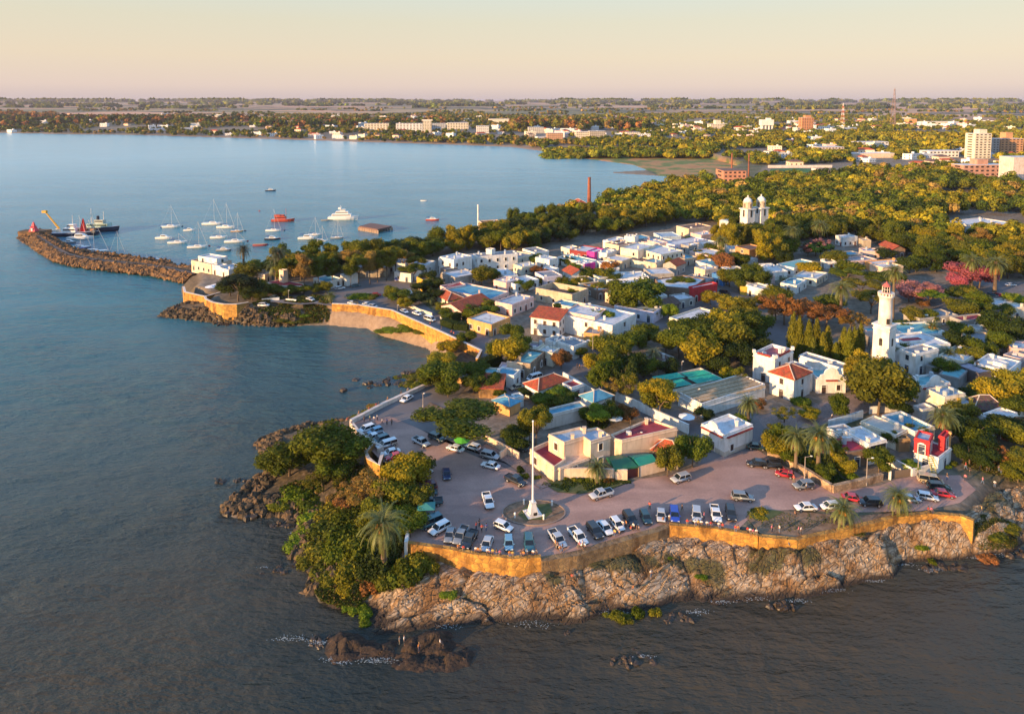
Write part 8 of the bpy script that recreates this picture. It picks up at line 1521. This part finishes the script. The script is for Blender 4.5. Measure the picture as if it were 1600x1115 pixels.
for q in dup_groups():
    for n_,it in enumerate(sorted(q,key=lambda i:i[3])): it[7]+=', '+ORD[min(n_,11)]+' from back'
cnt_={}
for it in ITEMS: cnt_[it[7]]=cnt_.get(it[7],0)+1
mx_w=0
for it in ITEMS:
    it[7]=it[7].replace(' a orange',' an orange')
    w=it[7].split()
    if len(w)>16: w=it[7].replace(' crowned','').replace(' the ',' ').split()
    if len(w)>16: w=' '.join(w).replace(' with a ',' ').replace(' in a ',' ').replace(' estate or off-road car',' suv').split()
    if len(w)>16:
        w=w[:16]
        while w[-1].strip(',') in('left','right','by','of','from','behind','in','front','first','second','third','the'): w=w[:-1]
    w[-1]=w[-1].strip(',')
    it[0]['label']=' '.join(w)
    if it[4]: it[0]['category']=it[4]
    if it[5]: it[0]['group']=it[5]
print('items',len(ITEMS),'dups',len(dup_groups()))
import os
sd=Vector((math.cos(SUN_AZ)*math.cos(SUN_EL),math.sin(SUN_AZ)*math.cos(SUN_EL),math.sin(SUN_EL)))
sl=bpy.data.lights.new('sun','SUN');sl.energy=5.0;sl.angle=R(.53);sl.color=(1.,.62,.29)
so=bpy.data.objects.new('sun',sl);COL.objects.link(so);so.rotation_euler=sd.to_track_quat('Z','Y').to_euler();so.location=(-200,-100,200)
W=bpy.data.worlds.new('World');S.world=W;W.use_nodes=True;wt=W.node_tree;wn=wt.nodes;wl=wt.links
bg=wn['Background'];sky=wn.new('ShaderNodeTexSky');sky.sky_type='NISHITA';sky.sun_disc=False;sky.sun_elevation=SUN_EL;sky.sun_rotation=math.pi/2-SUN_AZ
sky.altitude=50;sky.air_density=1.;sky.dust_density=1.2;sky.ozone_density=1.5
tc=wn.new('ShaderNodeTexCoord');sx=wn.new('ShaderNodeSeparateXYZ');wl.new(tc.outputs['Generated'],sx.inputs[0])
rp=wn.new('ShaderNodeValToRGB');wl.new(sx.outputs[2],rp.inputs[0]);e=rp.color_ramp.elements
ST=[(0.,(.42,.345,.36)),(.02,(.52,.41,.37)),(.06,(.55,.445,.335)),(.11,(.51,.46,.345)),(.17,(.44,.49,.44)),(.27,(.36,.60,.78)),(.5,(.22,.42,.72)),(1.,(.14,.27,.55))]
while len(e)<len(ST): e.new(.5)
for i,(p_,c_) in enumerate(ST): e[i].position=p_;e[i].color=(*c_,1)
mx=wn.new('ShaderNodeMix');mx.data_type='RGBA';mx.inputs[0].default_value=.82
sc=wn.new('ShaderNodeVectorMath');sc.operation='SCALE';sc.inputs['Scale'].default_value=11.
wl.new(rp.outputs[0],sc.inputs[0]);wl.new(sky.outputs[0],mx.inputs[6]);wl.new(sc.outputs[0],mx.inputs[7]);wl.new(mx.outputs[2],bg.inputs[0])
bg.inputs[1].default_value=.08
hb=MB();hb.box((0,20000,40),(92000,52000,98));hz=bpy.data.objects.new('haze',hb.mesh('haze'));COL.objects.link(hz);tag(hz,kind='stuff')
hm=bpy.data.materials.new('haze_air');hm.use_nodes=True;hm.node_tree.nodes.clear();ou=hm.node_tree.nodes.new('ShaderNodeOutputMaterial');pv=hm.node_tree.nodes.new('ShaderNodeVolumePrincipled')
pv.inputs['Color'].default_value=(.82,.78,.96,1);pv.inputs['Density'].default_value=4.2e-5;pv.inputs['Anisotropy'].default_value=.2
hm.node_tree.links.new(pv.outputs[0],ou.inputs['Volume']);hz.data.materials.append(hm)
S.cycles.volume_bounces=0;S.cycles.max_bounces=6;S.cycles.diffuse_bounces=3;S.cycles.glossy_bounces=2;S.cycles.transparent_max_bounces=6
S.view_settings.view_transform='Standard';S.view_settings.look='None';S.view_settings.exposure=.95;S.view_settings.gamma=1
